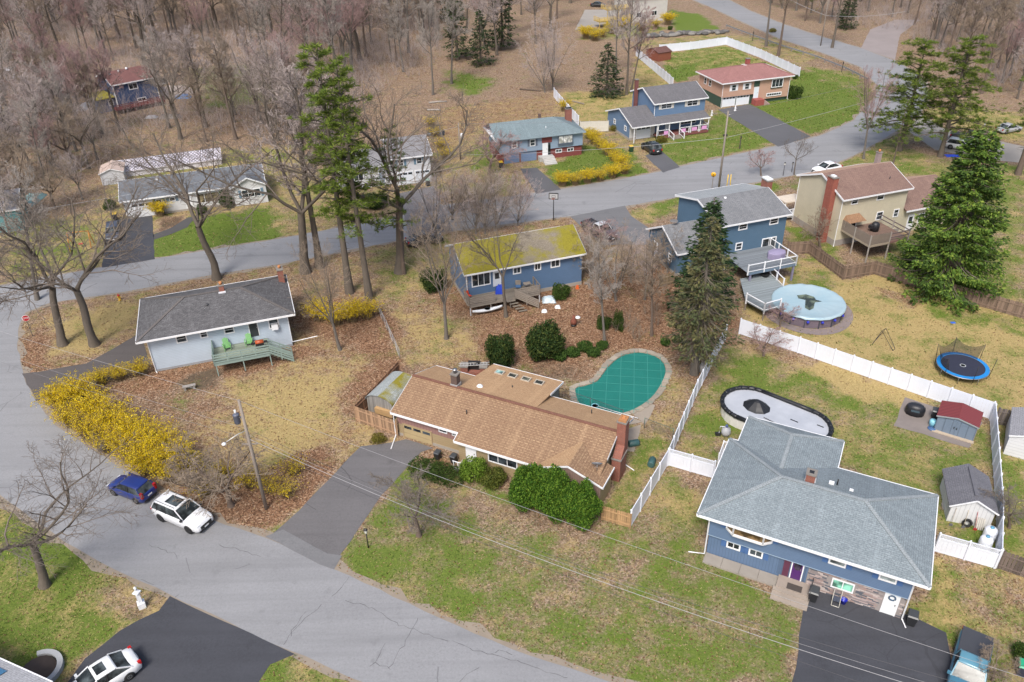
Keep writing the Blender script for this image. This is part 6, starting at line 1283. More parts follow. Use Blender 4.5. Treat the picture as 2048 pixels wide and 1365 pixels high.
def gen_bare(seed, H, style='oak', fine=1.0, rmin=.011):
    rs = np.random.RandomState(seed); out = []
    st = dict(oak=dict(tl=.34, forks=4, fa=(22,48), cnt=(0,9,7,6,4), ratio=(.62,.55,.52,.5), r0=.019, trop=.07, wob=.19),
              tall=dict(tl=.86, forks=1, fa=(5,12), cnt=(17,7,6,5,0), ratio=(.34,.52,.52,.5), r0=.0125, trop=.10, wob=.07),
              multi=dict(tl=.10, forks=7, fa=(8,34), cnt=(0,8,6,5,0), ratio=(.86,.42,.5,.5), r0=.016, trop=.05, wob=.10),
              small=dict(tl=.28, forks=5, fa=(25,60), cnt=(0,9,7,5,0), ratio=(.62,.5,.5,.5), r0=.022, trop=.06, wob=.17),
              maple=dict(tl=.30, forks=5, fa=(14,40), cnt=(0,9,7,6,3), ratio=(.66,.48,.5,.5), r0=.017, trop=.12, wob=.10))[style]
    seg = (7,7,5,4,3); sides = (8,5,4,3,3)
    def grow(p, d, L, r, lev, r_end=None):
        n = seg[lev]; pts = [p]; q = p.copy(); ds = []
        W_ = rs.normal(0, st['wob'] * (1 if lev else .3),(n, 3)); W_[:, 2] += st['trop'] * (.4 if lev == 0 else 1)
        for i in range(n): d = d + W_[i]; d = d / math.sqrt(d[0] * d[0] + d[1] * d[1] + d[2] * d[2]); q = q + d * (L / n); pts.append(q); ds.append(d)
        pts = np.array(pts); tt = np.linspace(0,1, n + 1); e = r_end if r_end is not None else max(rmin * .7, r * .3); rad = np.maximum(r + (e - r) * tt, rmin * .7)
        if lev == 0: rad[0] *= 1.45; rad[1] *= 1.05
        out.append((pts, rad, sides[lev], lev)); return pts, ds, rad
    def kids_(pts, ds, rad, L, lev):
        if lev > 3 or st['cnt'][lev] == 0: return
        c = max(1, int(round(st['cnt'][lev] * (fine if lev > 1 else 1)))); n = len(ds); lo = .42 if (lev == 0) else .16
        for i in range(c):
            t = lo + (1 - lo) * (i + rs.uniform(.1,.9)) / c; x = min(t * n, n - .01); k = int(x); p = pts[k] + (pts[k + 1] - pts[k]) * (x - k); d = ds[k]
            an = R(rs.uniform(32,68)); az = rs.uniform(0,2 * math.pi) if lev else i * 2.4 + rs.uniform(-.4,.4)
            a = np.array((d[1], -d[0], 0.) if abs(d[2]) < .9 else (0., d[2], -d[1])); a = a / math.sqrt((a * a).sum()); b = np.array((d[1] * a[2] - d[2] * a[1], d[2] * a[0] - d[0] * a[2], d[0] * a[1] - d[1] * a[0])); nd = d * math.cos(an) + (a * math.cos(az) + b * math.sin(az)) * math.sin(an)
            Lc = L * st['ratio'][min(lev, 3)] * rs.uniform(.65,1.15) * (1.15 - .6 * t); rc = max(rmin, min(rad[k] * .62, rad[k] * .5 + .002))
            q = grow(p, nd, Lc, rc, lev + 1)
            if lev + 1 < 4: kids_(*q, Lc, lev + 1)
    r0 = st['r0'] * H; nst = 1
    pts, ds, rad = grow(np.zeros(3), np.array([0,0,1.]) + rs.normal(0,.03,3), H * st['tl'], r0,0, r0 * (.72 if st['forks'] > 1 else .2))
    if st['forks'] > 1:
        for i in range(st['forks']):
            az = i * 2 * math.pi / st['forks'] + rs.uniform(-.5,.5); an = R(rs.uniform(*st['fa'])) * (0.4 if i == 0 else 1); d = np.array([math.cos(az) * math.sin(an), math.sin(az) * math.sin(an), math.cos(an)])
            L = H * st['ratio'][0] * rs.uniform(.8,1.05); q = grow(pts[-1] - ds[-1] * .02 * i * H * .2, d, L, rad[-1] * rs.uniform(.5,.72),1); kids_(*q, L, 1)
    else: kids_(pts, ds, rad, H * st['tl'], 0)
    return out
def bare_proto(seed, H, style, twig, bk, fine=1.0, rmin=.012):
    g = gen_bare(seed, H, style, fine, rmin); tr = [(p, r_, k) for p, r_, k, l in g if l == 0]; li = [(p, r_, k) for p, r_, k, l in g if l == 1]; tw = [(p, r_, k) for p, r_, k, l in g if l > 1]
    top = max(p[:, 2].max() for p, *_ in g); return dict(trunk=poly_mesh('trunk', tr, bk), limb=poly_mesh('branches', li, bk), tw=poly_mesh('twigs', tw, twig), H=top)
def place_bare(pr, base, top=None, hgt=None, label='', group=None, name='bare_tree', rz=0.0, sx=1.0, lean=0.0, leandir=0.0, cat='tree'):
    b = G(base) if not isinstance(base, Vector) else base; h_ = hgt if hgt else height_over(base, top); s_ = h_ / pr['H']
    o = thing(name, label, cat, b, rz, group); o.scale = (s_ * sx, s_ * sx, s_)
    if top is not None:      # lean so that the tip stands on the line of sight of its pixel
        q = G(top, h_) - b; a = min(math.hypot(q.x, q.y) / h_, .62); ax = Vector((-q.y, q.x, 0))
        if ax.length > .01: o.rotation_mode = 'QUATERNION'; o.rotation_quaternion = (Matrix.Rotation(math.atan(a),3, ax.normalized()) @ Matrix.Rotation(rz, 3, 'Z')).to_quaternion()
    t = link('trunk', pr['trunk'], o); c_ = link('branches', pr['limb'], o); link('twigs', pr['tw'], c_)
    return o
def twigm(c, name='twig'):
    return mat('twig', lambda nme, cc: (lambda n: n.done(n.mix(n.noise(n.coord(),.8,3), mul(cc, .7), mul(cc, 1.3)),.95,0,.1))(NT(nme)), c)
TW_GREY, TW_TAN, TW_RED, TW_PINK = twigm((.34,.305,.275)), twigm((.27,.215,.165)), twigm((.33,.225,.215)), twigm((.40,.34,.32))
BK1, BK2, BK3 = bark((.05,.04,.032),(.15,.125,.10)), bark((.055,.048,.042),(.165,.145,.125)), bark((.06,.043,.034),(.16,.12,.095))
OAK = [bare_proto(s_, 18, 'oak', twigm((.17,.142,.12)), BK1,1.2,.012) for s_ in (11,12,13)]
MAPLE = [bare_proto(s_, 16, 'maple', t_, BK2,1.1,.014) for s_, t_ in ((21, TW_TAN),(22, TW_PINK),(23, TW_RED))]
TALL = [bare_proto(s_, 20, 'tall', t_, b_, 1.25,.02) for s_, t_, b_ in ((31, TW_PINK, BK1),(32, TW_GREY, BK2),(33, TW_TAN, BK3),(34, TW_RED, BK1))]
MULTI = [bare_proto(s_, 9, 'multi', t_, BK2,1.2,.011) for s_, t_ in ((41, TW_TAN),(42, TW_PINK))]
SMALL = [bare_proto(s_, 6, 'small', t_, BK3,1.3,.010) for s_, t_ in ((51, TW_TAN),(52, TW_RED),(53, twigm((.20,.17,.145))))]
# ---- evergreens
def spruce_proto(seed, H, Rb, mt, bk, droop=.25, bare=.06, dens=1.0, ragged=.25, sz=(.5,.2), twiggy=0.0, power=.85, tipm=None):
    rs = np.random.RandomState(seed); P_, A, N, L, W_ = [], [], [], [], []; br = []
    z = H * bare; Bt = []
    while z < H * .985:
        f = (z - H * bare) / (H * (1 - bare)); l0 = Rb * (1 - f) ** power * (1 if f > .06 else .8 + f * 3); nb = rs.randint(6,10)
        for k in range(nb):
            l = l0 * rs.uniform(1 - ragged, 1 + ragged * .6) + .12; az = rs.uniform(0,2 * math.pi); zz = z + rs.uniform(-.2,.2); n = 6; t = np.linspace(0,1, n); dr = droop * (1.2 - f) * l
            pts = np.stack([np.cos(az) * l * t, np.sin(az) * l * t, zz + .12 * l * t * f - dr * np.sin(t * 1.9) + .25 * dr * t ** 3], -1); br.append((pts, np.linspace(.012 + .012 * l, .006, n),3))
            m = max(3, int(l / .16 * dens)); tt = rs.uniform(.22 if l > .8 else .05,1.02, m) ** .8; x = np.clip(tt, 0,1) * (n - 1); i = np.minimum(x.astype(int), n - 2); p = pts[i] + (pts[i + 1] - pts[i]) * (x - i)[:, None]
            d = unit(pts[i + 1] - pts[i]); sd = np.cross(d, [0,0,1.]); sgn = rs.choice([-1,1], m)[:, None]; side = sd * sgn
            a = unit(d * rs.uniform(.5,1.2,(m, 1)) + side * rs.uniform(.2,1.1,(m, 1)) + np.array([0,0,-1.]) * rs.uniform(-.1,.7,(m, 1)))
            p = p + side * (rs.uniform(0,.34, m) * l * (1.05 - tt))[:, None] + np.array([0,0,-1.]) * (rs.uniform(0,.10, m) * l)[:, None]; ln = sz[0] * rs.uniform(.6,1.25, m); P_.append(p + a * (ln * .45)[:, None] + rs.normal(0,.03,(m, 3))); A.append(a); N.append(unit(np.array([0,0,1.]) + rs.normal(0,.45,(m, 3)))); L.append(ln); W_.append(sz[1] * rs.uniform(.7,1.3, m)); Bt.append(np.full(m, rs.rand() < .4))
        z += (.30 + .25 * (1 - f)) * (H / 14.0) ** .5 / max(.6, dens ** .5)
    P_, A, N, L, W_, Bt = [np.concatenate(q) for q in (P_, A, N, L, W_, Bt)]; fol = leaf_mesh('foliage', P_, A, N, L, W_, mt)
    if tipm: fol.materials.append(tipm); fol.polygons.foreach_set('material_index', Bt.astype(np.int32))
    tr = np.stack([np.zeros(8), np.zeros(8), np.linspace(0, H, 8)], -1); rad = np.linspace(.02 * H + .05,.02,8); rad[0] *= 1.3
    if twiggy:
        for k in range(int(260 * twiggy)):
            zz = H * rs.uniform(bare * .4, bare + .32); l = Rb * rs.uniform(.35,.95); az = rs.uniform(0,6.28); t = np.linspace(0,1,4); br.append((np.stack([np.cos(az) * l * t, np.sin(az) * l * t, zz - .3 * l * t ** 1.5], -1) + np.vstack([np.zeros(3), rs.normal(0,.08,(3,3))]), np.linspace(.022,.006,4),3))
    return dict(trunk=poly_mesh('trunk', [(tr, rad, 8)], bk), fol=fol, br=poly_mesh('branches', br, bark((.10,.085,.065),(.22,.19,.15))), H=H)
def pine_proto(seed, H, mt, bk, bare=.38, Rb=3.0, clump=1.0, nbr=34, dense=26):
    rs = np.random.RandomState(seed); P_, A, N, L, W_ = [], [], [], [], []; br = []
    for k in range(nbr):
        f = (k + rs.uniform(0,1)) / nbr; z = H * (bare + (1 - bare) * f ** .9 * .97); l = Rb * (1.05 - .72 * f) * rs.uniform(.55,1.2); az = k * 2.4 + rs.uniform(-.6,.6); n = 6; t = np.linspace(0,1, n)
        pts = np.stack([np.cos(az) * l * t, np.sin(az) * l * t, z + l * (.05 + .28 * f) * t + .06 * l * np.sin(t * 5)], -1); br.append((pts, np.linspace(.03 + .02 * l, .012, n),4))
        for c in range(max(4, int(6.5 * l / Rb * clump + 2))):
            q = rs.uniform(.3,1.0); x = q * (n - 1); i = min(int(x), n - 2); p = pts[i] + (pts[i + 1] - pts[i]) * (x - i) + rs.normal(0,1,3) * np.array([.42,.42,.09]) * (l / 2.2); m = dense // 2
            d = unit(rs.normal(0,1,(m, 3)) * np.array([1,1,.45]) + np.array([math.cos(az), math.sin(az),.35]) * .8); P_.append(p + d * .22); A.append(d); N.append(rs.normal(0,1,(m, 3)) + np.array([0,0,1.4])); L.append(rs.uniform(.36,.66, m)); W_.append(rs.uniform(.03,.07, m))
            br.append((np.stack([pts[i], (pts[i] + p) / 2, p]), np.array([.02,.014,.008]),3))
    tr = np.stack([.12 * np.sin(np.linspace(0,3,9) + seed),.12 * np.cos(np.linspace(0,2.5,9) + seed) - .12, np.linspace(0, H, 9)], -1); rad = np.linspace(.013 * H + .06,.03,9); rad[0] *= 1.35
    for k in range(14): z = H * rs.uniform(.15, bare); az = rs.uniform(0,6.28); l = rs.uniform(.5,1.6); br.append((np.stack([np.array([0,0, z]), np.array([math.cos(az) * l, math.sin(az) * l, z + rs.uniform(-.3,.2)])]), np.array([.03,.008]),3))
    return dict(trunk=poly_mesh('trunk', [(tr, rad, 8)], bk), fol=leaf_mesh('foliage', np.concatenate(P_), np.concatenate(A), np.concatenate(N), np.concatenate(L), np.concatenate(W_), mt), br=poly_mesh('branches', br, bk), H=H)
def place_ever(pr, base, top=None, hgt=None, label='', name='evergreen_tree', group=None, rz=0.0, sx=1.0, cat='tree'):
    b = G(base) if not isinstance(base, Vector) else base; h_ = hgt if hgt else height_over(base, top); s_ = h_ / pr['H']; o = thing(name, label, cat, b, rz, group); o.scale = (s_ * sx, s_ * sx, s_)
    link('trunk', pr['trunk'], o); c_ = link('crown', pr['fol'], o); link('branches', pr['br'], c_); return o
SPG = leaf((.034,.065,.016),(.075,.14,.028),(.20,.28,.045)); OLV = leaf((.065,.064,.03),(.12,.115,.05),(.21,.195,.08)); FIR = leaf((.018,.038,.016),(.03,.065,.02),(.06,.10,.03)); PIN = leaf((.07,.108,.018),(.135,.20,.03),(.28,.335,.06)); PIND = leaf((.055,.092,.02),(.11,.165,.03),(.23,.28,.05)); HEM = leaf((.022,.038,.018),(.042,.065,.026),(.08,.105,.036))
SPR = spruce_proto(1,13,4.9, SPG, BK3,.28,.05,4.6,.25,(.36,.15), power=.62, tipm=leaf((.065,.125,.022),(.13,.225,.035),(.27,.35,.06))); OLS = spruce_proto(2,13,2.9, OLV, BK2,.3,.26,2.4,.35,(.36,.13),1.5, tipm=leaf((.055,.07,.035),(.095,.115,.052),(.16,.175,.075))); FIRP = spruce_proto(3,11,2.9, FIR, BK3,.12,.06,2.2,.25,(.40,.15))
PINE = [pine_proto(5,20, PIN, BK1,.30,3.0,1.5,50,62), pine_proto(6,20, PIND, BK3,.30,3.4,1.4,40,54), pine_proto(7,18, PIN, BK1,.20,4.8,3.6,54,60)]
HEMP = [spruce_proto(8,16,3.4, HEM, BK1,.2,.12,.8,.45,(.75,.3)), spruce_proto(9,10,2.8, HEM, BK1,.15,.08,1.0,.4,(.55,.24))]
# ---- leafy shrubs: lobes filled with leaves
def shrub_proto(seed, lobes, mt, n, sz=(.16,.09), up=.3, stems=10, fill=.25):
    rs = np.random.RandomState(seed); P_, A, N = [], [], []; vol = np.array([l[3] * l[4] * l[5] for l in lobes]) ** .67; cnt = (n * vol / vol.sum()).astype(int)
    for (cx, cy, cz, rx, ry, rz_), m in zip(lobes, cnt):
        d = unit(rs.normal(0,1,(m, 3))); rr = np.where(rs.rand(m) < fill, rs.uniform(.5,.9, m), rs.uniform(.86,1.06, m)) * (1 + .10 * np.sin(d[:, 0] * 7 + cx * 3) * np.cos(d[:, 2] * 6 + cy)); p = np.array([cx, cy, cz]) + d * rr[:, None] * np.array([rx, ry, rz_]); k = p[:, 2] > .04; p, d = p[k], d[k]
        P_.append(p); A.append(unit(rs.normal(0,1, p.shape) * .8 + d * .5 + np.array([0,0, up]))); N.append(unit(d + rs.normal(0,.5, p.shape)))
    P_ = np.concatenate(P_); m = len(P_); st = []
    for k in range(stems):
        t = P_[rs.randint(m)] * .8; st.append((np.stack([t * np.array([.1,.1,0]), t * np.array([.5,.5,.55]), t]), np.array([.035,.022,.01]),4))
    return dict(fol=leaf_mesh('foliage', P_, np.concatenate(A), np.concatenate(N), rs.uniform(.7,1.3, m) * sz[0], rs.uniform(.7,1.3, m) * sz[1], mt), st=poly_mesh('stems', st, BK3))
def place_shrub(pr, base, label, sc=1.0, rz=0.0, group=None, name='shrub', cat='shrub'):
    b = G(base) if not isinstance(base, Vector) else base; o = thing(name, label, cat, b, rz, group); o.scale = (sc, sc, sc) if not isinstance(sc, tuple) else sc; link('foliage', pr['fol'], o); link('stems', pr['st'], o); return o
ARBm = leaf((.028,.08,.010),(.075,.17,.015),(.20,.31,.035)); YEWm = leaf((.016,.036,.010),(.032,.065,.014),(.10,.12,.025)); BOXm = leaf((.05,.075,.012),(.10,.12,.02),(.17,.18,.035)); HEDm = leaf((.025,.05,.010),(.045,.085,.014),(.09,.13,.025)); LIMm = leaf((.07,.13,.012),(.13,.22,.02),(.24,.33,.05)); RHOm = leaf((.02,.05,.012),(.05,.10,.018),(.10,.17,.03))
def arb_lobes(seed, h_, r_):
    rs = random.Random(seed); L = [(0,0, h_ * .36, r_ * .85, r_ * .85, h_ * .38)]
    for k in range(6):          # pointed leaders
        a = k * 2.4; q = r_ * rs.uniform(.15,.6); t_ = h_ * rs.uniform(.8,1.05) * (1 - .18 * q / r_); L += [(math.cos(a) * q, math.sin(a) * q, t_ * .55, r_ * .36, r_ * .36, t_ * .42),(math.cos(a) * q, math.sin(a) * q, t_ * .84, r_ * .17, r_ * .17, t_ * .2)]
    for k in range(10): a = k * 2.4 + 1; z = h_ * rs.uniform(.12,.55); q = r_ * rs.uniform(.55,.85) * (1.1 - z / h_ * .5); L.append((math.cos(a) * q, math.sin(a) * q, z, r_ * .36, r_ * .36, h_ * .16))
    return L
ARB = [shrub_proto(60 + k, arb_lobes(k, 4.6,1.85), ARBm, 20000,(.19,.08),1.0) for k in range(2)]
def blob_lobes(seed, rx, ry, h_, n=8):
    rs = random.Random(seed); L = [(0,0, h_ * .48, rx * .85, ry * .85, h_ * .5)]
    for k in range(n): a = k * 2.4 + rs.random(); q = rs.uniform(.4,.75); L.append((math.cos(a) * rx * q, math.sin(a) * ry * q, h_ * rs.uniform(.25,.72), rx * .4, ry * .4, h_ * .3))
    return L
YEW = [shrub_proto(70 + k, blob_lobes(k + 5,1.9,1.6,3.4,10), YEWm, 7500,(.24,.11),.5) for k in range(2)]
BOX = shrub_proto(80, blob_lobes(3,1.3,1.1,1.6), BOXm, 4200,(.14,.09)); RND = shrub_proto(81, blob_lobes(4,1.2,1.2,2.1,7), LIMm, 5200,(.15,.09)); HEDGE = shrub_proto(82, [(-1.5,0,.55,1.0,.9,.75),(-.5,0,.6,1.1,.95,.8),(.5,0,.6,1.1,.95,.8),(1.5,.0,.55,1.0,.9,.75)], HEDm, 7500,(.11,.07), fill=.1); RHO = shrub_proto(83, blob_lobes(6,1.0,.9,1.2), RHOm, 1500,(.24,.11)); GSH = shrub_proto(84, blob_lobes(7,1.0,1.0,1.4), HEDm, 2600,(.16,.09)); GOLD = shrub_proto(85, blob_lobes(8,.8,.8,.9), leaf((.10,.09,.015),(.17,.15,.025),(.25,.22,.05)),1500,(.14,.06)); COL = shrub_proto(86, arb_lobes(5,3.0,.7), HEDm, 3000,(.16,.08),.8)
# ---- forsythia: arching stems strung with yellow blossom
def forsythia_proto(seed, r_, h_, bloom, nst=120, low=.35):
    rs = np.random.RandomState(seed); st = []; P_ = []; D = []
    for k in range(nst):
        az = rs.uniform(0,6.28); q = r_ * rs.uniform(.25,1.1); hh = h_ * rs.uniform(.65,1.1); t = np.linspace(0,1,7); b = rs.normal(0, r_ * .16,2)
        pts = np.stack([b[0] + np.cos(az) * q * t ** 1.3, b[1] + np.sin(az) * q * t ** 1.3, hh * np.sin(np.minimum(t * 1.75,2.4)) * (1 - .10 * t)], -1) + np.vstack([np.zeros(3), rs.normal(0,.06,(6,3))]); st.append((pts, np.linspace(.018,.007,7),3)); m = rs.poisson(bloom)
        if m:
            x = rs.uniform(low, 1, m) * 6; i = np.minimum(x.astype(int),5); P_.append(pts[i] + (pts[i + 1] - pts[i]) * (x - i)[:, None] + rs.normal(0,.07,(m, 3))); D.append(rs.normal(0,1,(m, 3)))
    P_ = np.concatenate(P_); k = P_[:, 2] > .08; P_ = P_[k]; D = np.concatenate(D)[k]; m = len(P_)
    return dict(st=poly_mesh('stems', st, twigm((.23,.17,.10))), fol=leaf_mesh('blossom', P_, D, rs.normal(0,1,(m, 3)) + np.array([0,0,.8]), rs.uniform(.07,.125, m), rs.uniform(.05,.09, m), leaf((.46,.32,.006),(.72,.53,.010),(.82,.68,.05))))
FOR = [forsythia_proto(91,2.0,2.4,30,190), forsythia_proto(92,1.8,2.1,15,190), forsythia_proto(93,1.9,1.9,9)]
def place_for(k, base, label, group, sc=1.0, rz=0.0):
    b = G(base); o = thing('forsythia_bush', label, 'forsythia', b, rz, group); o.scale = (sc, sc, sc) if not isinstance(sc, tuple) else sc; link('blossom', FOR[k]['fol'], o); link('stems', FOR[k]['st'], o); return o
# =========== placing them
rnd = random.Random(77)
place_bare(OAK[0], (90,1172),(112,850), label='spreading bare tree on the lawn beside the white lamp post', rz=.4, sx=1.55)
place_bare(OAK[1], (190,690),(72,345), label='tall bare oak with thick trunk on the dry corner near the pale blue hip house', rz=1.9, sx=1.25)
place_bare(OAK[2], (126,690),(15,335), label='tall bare oak by the red octagonal sign corner', rz=.3, sx=1.2)
place_bare(TALL[1], (75,600),(20,330), label='bare tree on the road bend behind the corner oaks', rz=.3, sx=1.2)
place_bare(OAK[1], (434,558),(325,215), label='bare leaning tree between the road and the pale blue hip house', rz=4.0, sx=1.2)
place_bare(OAK[0], (612,545),(500,85), label='tallest thick trunked bare tree beside the road and pines', rz=2.6, sx=1.2)
place_bare(TALL[0], (640,535),(560,120), label='second tall bare trunk close beside the thick roadside tree', rz=2.6, sx=1.3)
place_bare(OAK[2], (800,545),(738,95), label='tall bare forked tree in front of the pale split house', rz=5.2, sx=1.15)
place_bare(MAPLE[0], (680,700),(620,470), label='brown bare tree beside the middle forsythia clump', rz=1.2, sx=.9)
place_bare(MAPLE[0], (893,678),(866,390), label='bare multi-limbed tree left of the mossy roofed house', rz=3.0, sx=.85)
place_bare(OAK[1], (1012,634),(990,385), label='bare tree standing at the deck of the mossy roofed house', rz=5.0, sx=.7)
place_bare(SMALL[2], (838,1072),(838,945), label='small bare ornamental tree on the front lawn by the driveway', rz=.5, sx=1.3)
place_bare(SMALL[0], (462,1012),(440,870), label='brown bare bushy tree at the utility pole beside the forsythia', rz=.5, sx=1.5)
place_bare(SMALL[0], (380,985),(360,905), label='low brown bare shrub between the white car and the forsythia hedge', rz=2.5, sx=1.6)
place_bare(MULTI[0], (1232,602),(1220,440), label='vase shaped bare multi-stem tree right of the mossy roofed house', rz=.5, sx=1.1)
place_bare(TALL[1], (1210,692),(1200,470), label='thin bare trunk standing in red leaves behind the green pool', rz=.5, sx=1.0)
place_bare(TALL[2], (1303,672),(1298,470), label='thin bare trunk beside the olive spruce and green pool', rz=2.5, sx=1.0)
place_bare(MAPLE[2], (1727,318),(1755,120), label='tall bare tree at the bend of the upper road', rz=1.5, sx=.7)
place_bare(SMALL[1], (1522,352),(1518,296), label='small reddish bare tree between the arrow sign and road', rz=1.5, sx=1.25)
place_bare(OAK[2], (1588,350),(1605,258), label='sparse forked bare tree in front of the yellow house', rz=.8, sx=.75)
for k, (p, q) in enumerate((((952,468),(948,340)),((970,468),(975,330)),((990,462),(1010,330)),((1035,452),(1048,350)))): place_bare(MULTI[k % 2], p, q, label='bare multi-stem tree at the roadside behind the mossy roof', group='bare roadside trees behind the mossy roof', rz=k * 1.7, sx=1.0)
for k, (p, q) in enumerate((((870,478),(862,330)),((905,440),(905,330)),((930,420),(925,335)),((985,415),(985,330)),((1040,405),(1045,345)))): place_bare(MULTI[(k + 1) % 2], p, q, label='tangled reddish bare brush on the verge before the slate roofed ranch', group='roadside brush by the slate roofed ranch', rz=k * 1.1, sx=1.25, name='bare_brush', cat='shrub')
place_bare(SMALL[1], (978,350),(985,250), label='red-twigged bare tree before the garage of the slate roofed ranch', rz=.5, sx=1.3)
place_bare(SMALL[1], (1200,500),(1195,440), label='purple-red bare bush at the silver pickup driveway', rz=.9, sx=1.6, name='bare_bush', cat='shrub')
place_bare(MAPLE[1], (1290,600),(1290,470), label='bare tree before the garage wing of the slate blue house', rz=.5, sx=.9)
for k, (p, q) in enumerate((((1182,560),(1178,450)),((1262,565),(1258,455)),((1335,545),(1335,450)),((1160,515),(1160,440)))): place_bare(MULTI[k % 2], p, q, label='bare multi-stem brush between the mossy roof and the slate blue garage', group='brush beside the slate blue garage', rz=k * 1.7, sx=1.1, name='bare_brush', cat='shrub')
place_bare(SMALL[0], (1640,495),(1628,415), label='bare shrub at the brick chimney of the yellow house', rz=.5, sx=1.3, name='bare_bush', cat='shrub')
place_bare(SMALL[1], (1527,712),(1524,650), label='little bare shrub tree against the white back fence', rz=.3, sx=1.5)
place_bare(SMALL[2], (2018,1056),(2040,975), label='bare shrub beyond the white fence beside the dark pickets', rz=.3, sx=1.3, name='bare_bush', cat='shrub')
place_bare(SMALL[0], (1985,1362),(1990,1290), label='brown bare bush beside the teal pickup', rz=1.3, sx=1.4, name='bare_bush', cat='shrub')
place_bare(SMALL[1], (1560,655),(1562,610), label='red-twigged bush under the corner of the lower pool deck', rz=1.3, sx=1.6, name='bare_bush', cat='shrub')
for k, (p, q, lab) in enumerate((((1532,93),(1560,-150), 'first tall straight trunk by the upper guard rail'),((1556,112),(1592,-130), 'dark straight trunk at the guard rail beside the white fence'),((1664,96),(1705,-120), 'pale tall trunk beside the upper utility pole'))): place_bare(TALL[(k + 1) % 4], p, q, label=lab, rz=k, sx=.9)
for k, (p, q, lab) in enumerate((((1232,150),(1235,-40), 'pale tall bare tree behind the dark round evergreen'),((1253,190),(1262,-40), 'dark tall bare tree beside the dark round evergreen'),((1262,185),(1300,10), 'leaning bare tree before the small brown shed'))): place_bare((TALL[1], TALL[0], TALL[3])[k], p, q, label=lab, rz=k * 2, sx=.9)
for k, (p, q) in enumerate((((903,168),(905,-60)),((866,190),(866,-50)),((1090,185),(1075,30)),((1105,180),(1100,20)))): place_bare(TALL[1] if k < 2 else MULTI[1], p, q, label='slim pale bare trunk at the edge of the leaf covered clearing', group='slim trunks at the clearing', rz=k * 2, sx=.8)
# evergreens
place_ever(SPR, (1880,578),(1978,256), label='huge dense green spruce overhanging the brown picket fence', sx=.84)
place_ever(FIRP, (1402,618),(1430,396), label='dark green fir behind the olive spruce', sx=1.15, rz=1.0)
place_ever(OLS, (1388,748),(1420,432), label='olive spruce with dead lower branches at the end of the white fence', sx=.95)
place_ever(PINE[0], (702,585),(625,80), label='tall bright green pine beside the forsythia with bare lower trunk', rz=.3, sx=.95)
place_ever(PINE[0], (736,597),(672,108), label='tall green pine nearest the mossy roofed house yard', rz=2.2, sx=.95)
place_ever(PINE[1], (808,548),(745,250), label='dark green pine foliage behind the forked bare tree', rz=1.2, sx=.8)
place_ever(PINE[2], (1797,302),(1850,75), label='broad green pine on the verge at the road bend', rz=.4, sx=1.3)
place_ever(PINE[2], (1882,314),(1942,70), label='dark green pine beside the white parked crossover', rz=3.4, sx=1.25)
place_ever(PINE[1], (1786,328),(1805,200), label='short pine sapling in front of the broad verge pine', rz=3.4, sx=.7)
place_ever(PINE[1], (2035,350),(2075,20), label='tall pine at the lot corner past the parked cars', rz=2.4, sx=1.0)
place_ever(HEMP[1], (1213,192),(1222,85), label='dark round evergreen beside the fenced yard', rz=.4, sx=1.25)
place_ever(HEMP[1], (38,292),(26,232), label='dark green young evergreen among the brush', rz=.4, sx=1.2)
for k, p in enumerate(((915,120),(962,130),(1005,100),(900,40))): place_ever(HEMP[k % 2], p, hgt=(17,12,19,14)[k % 4], label='dark evergreen standing among the bare trees of the wood', group='dark evergreens in the wood', rz=k * 1.3, sx=.95)
for k, p in enumerate(((1610,42),(1690,58),(1990,20),(2040,90))): place_ever(HEMP[k % 2] if k % 3 else PINE[1], p, hgt=(15,11,14)[k % 3], label='evergreen on the slope above the upper road', group='evergreens above the upper road', rz=k * 1.3, sx=.9)
for k, (p, s_, lab) in enumerate((((1058,1006),.92, 'bright green clipped evergreen beside the front windows of the brown ranch'),((1110,1024),.98, 'middle bright green evergreen of the row at the brown ranch'),((1160,1040),.92, 'bright green evergreen next to the tan picket gate'))): place_shrub(ARB[k % 2], p, lab, s_, k * 1.9, name='arborvitae', cat='shrub')
place_shrub(YEW[0], (1003,735), 'dark green yew left of the pair behind the brown ranch', (.85,.85,1.1),.3, name='yew_bush'); place_shrub(YEW[1], (1088,714), 'broad dark green yew behind the brown ranch skylights', (1.25,1.1,1.1),.8, name='yew_bush')
place_shrub(RND, (944,958), 'lime green round shrub at the brown ranch entrance', 1.0); place_shrub(BOX, (985,968), 'yellow green low shrub beside the clipped evergreens', .95); place_shrub(HEDGE, (873,955), 'clipped dark green hedge beside the driveway', (1.0,1.1,1.05), HA.ang + .05, name='hedge', cat='hedge'); place_shrub(GOLD, (757,884), 'olive grass clump at the tan picket fence', .9)
for k, (p, s_) in enumerate((((1118,718),.9),((1145,712),.8),((1170,702),.9),((1188,712),.8),((1205,697),.7))): place_shrub(RHO, p, 'low rhododendron on red leaves behind the green pool', s_, k, 'rhododendrons behind the green pool', 'rhododendron')
for k, (p, s_) in enumerate((((1330,690),.6),((1352,685),.6),((1370,690),.5))): place_shrub(RHO, p, 'low leafy plant under the olive spruce', s_, k, 'low plants under the olive spruce', 'leafy_plant', 'plant')
place_shrub(COL, (1236,660), 'slim green conifer among red leaves before the slate blue house', (.9,.9,.85), name='young_conifer'); place_shrub(GSH, (1208,655), 'small dark evergreen bush left of the slim conifer', .9)
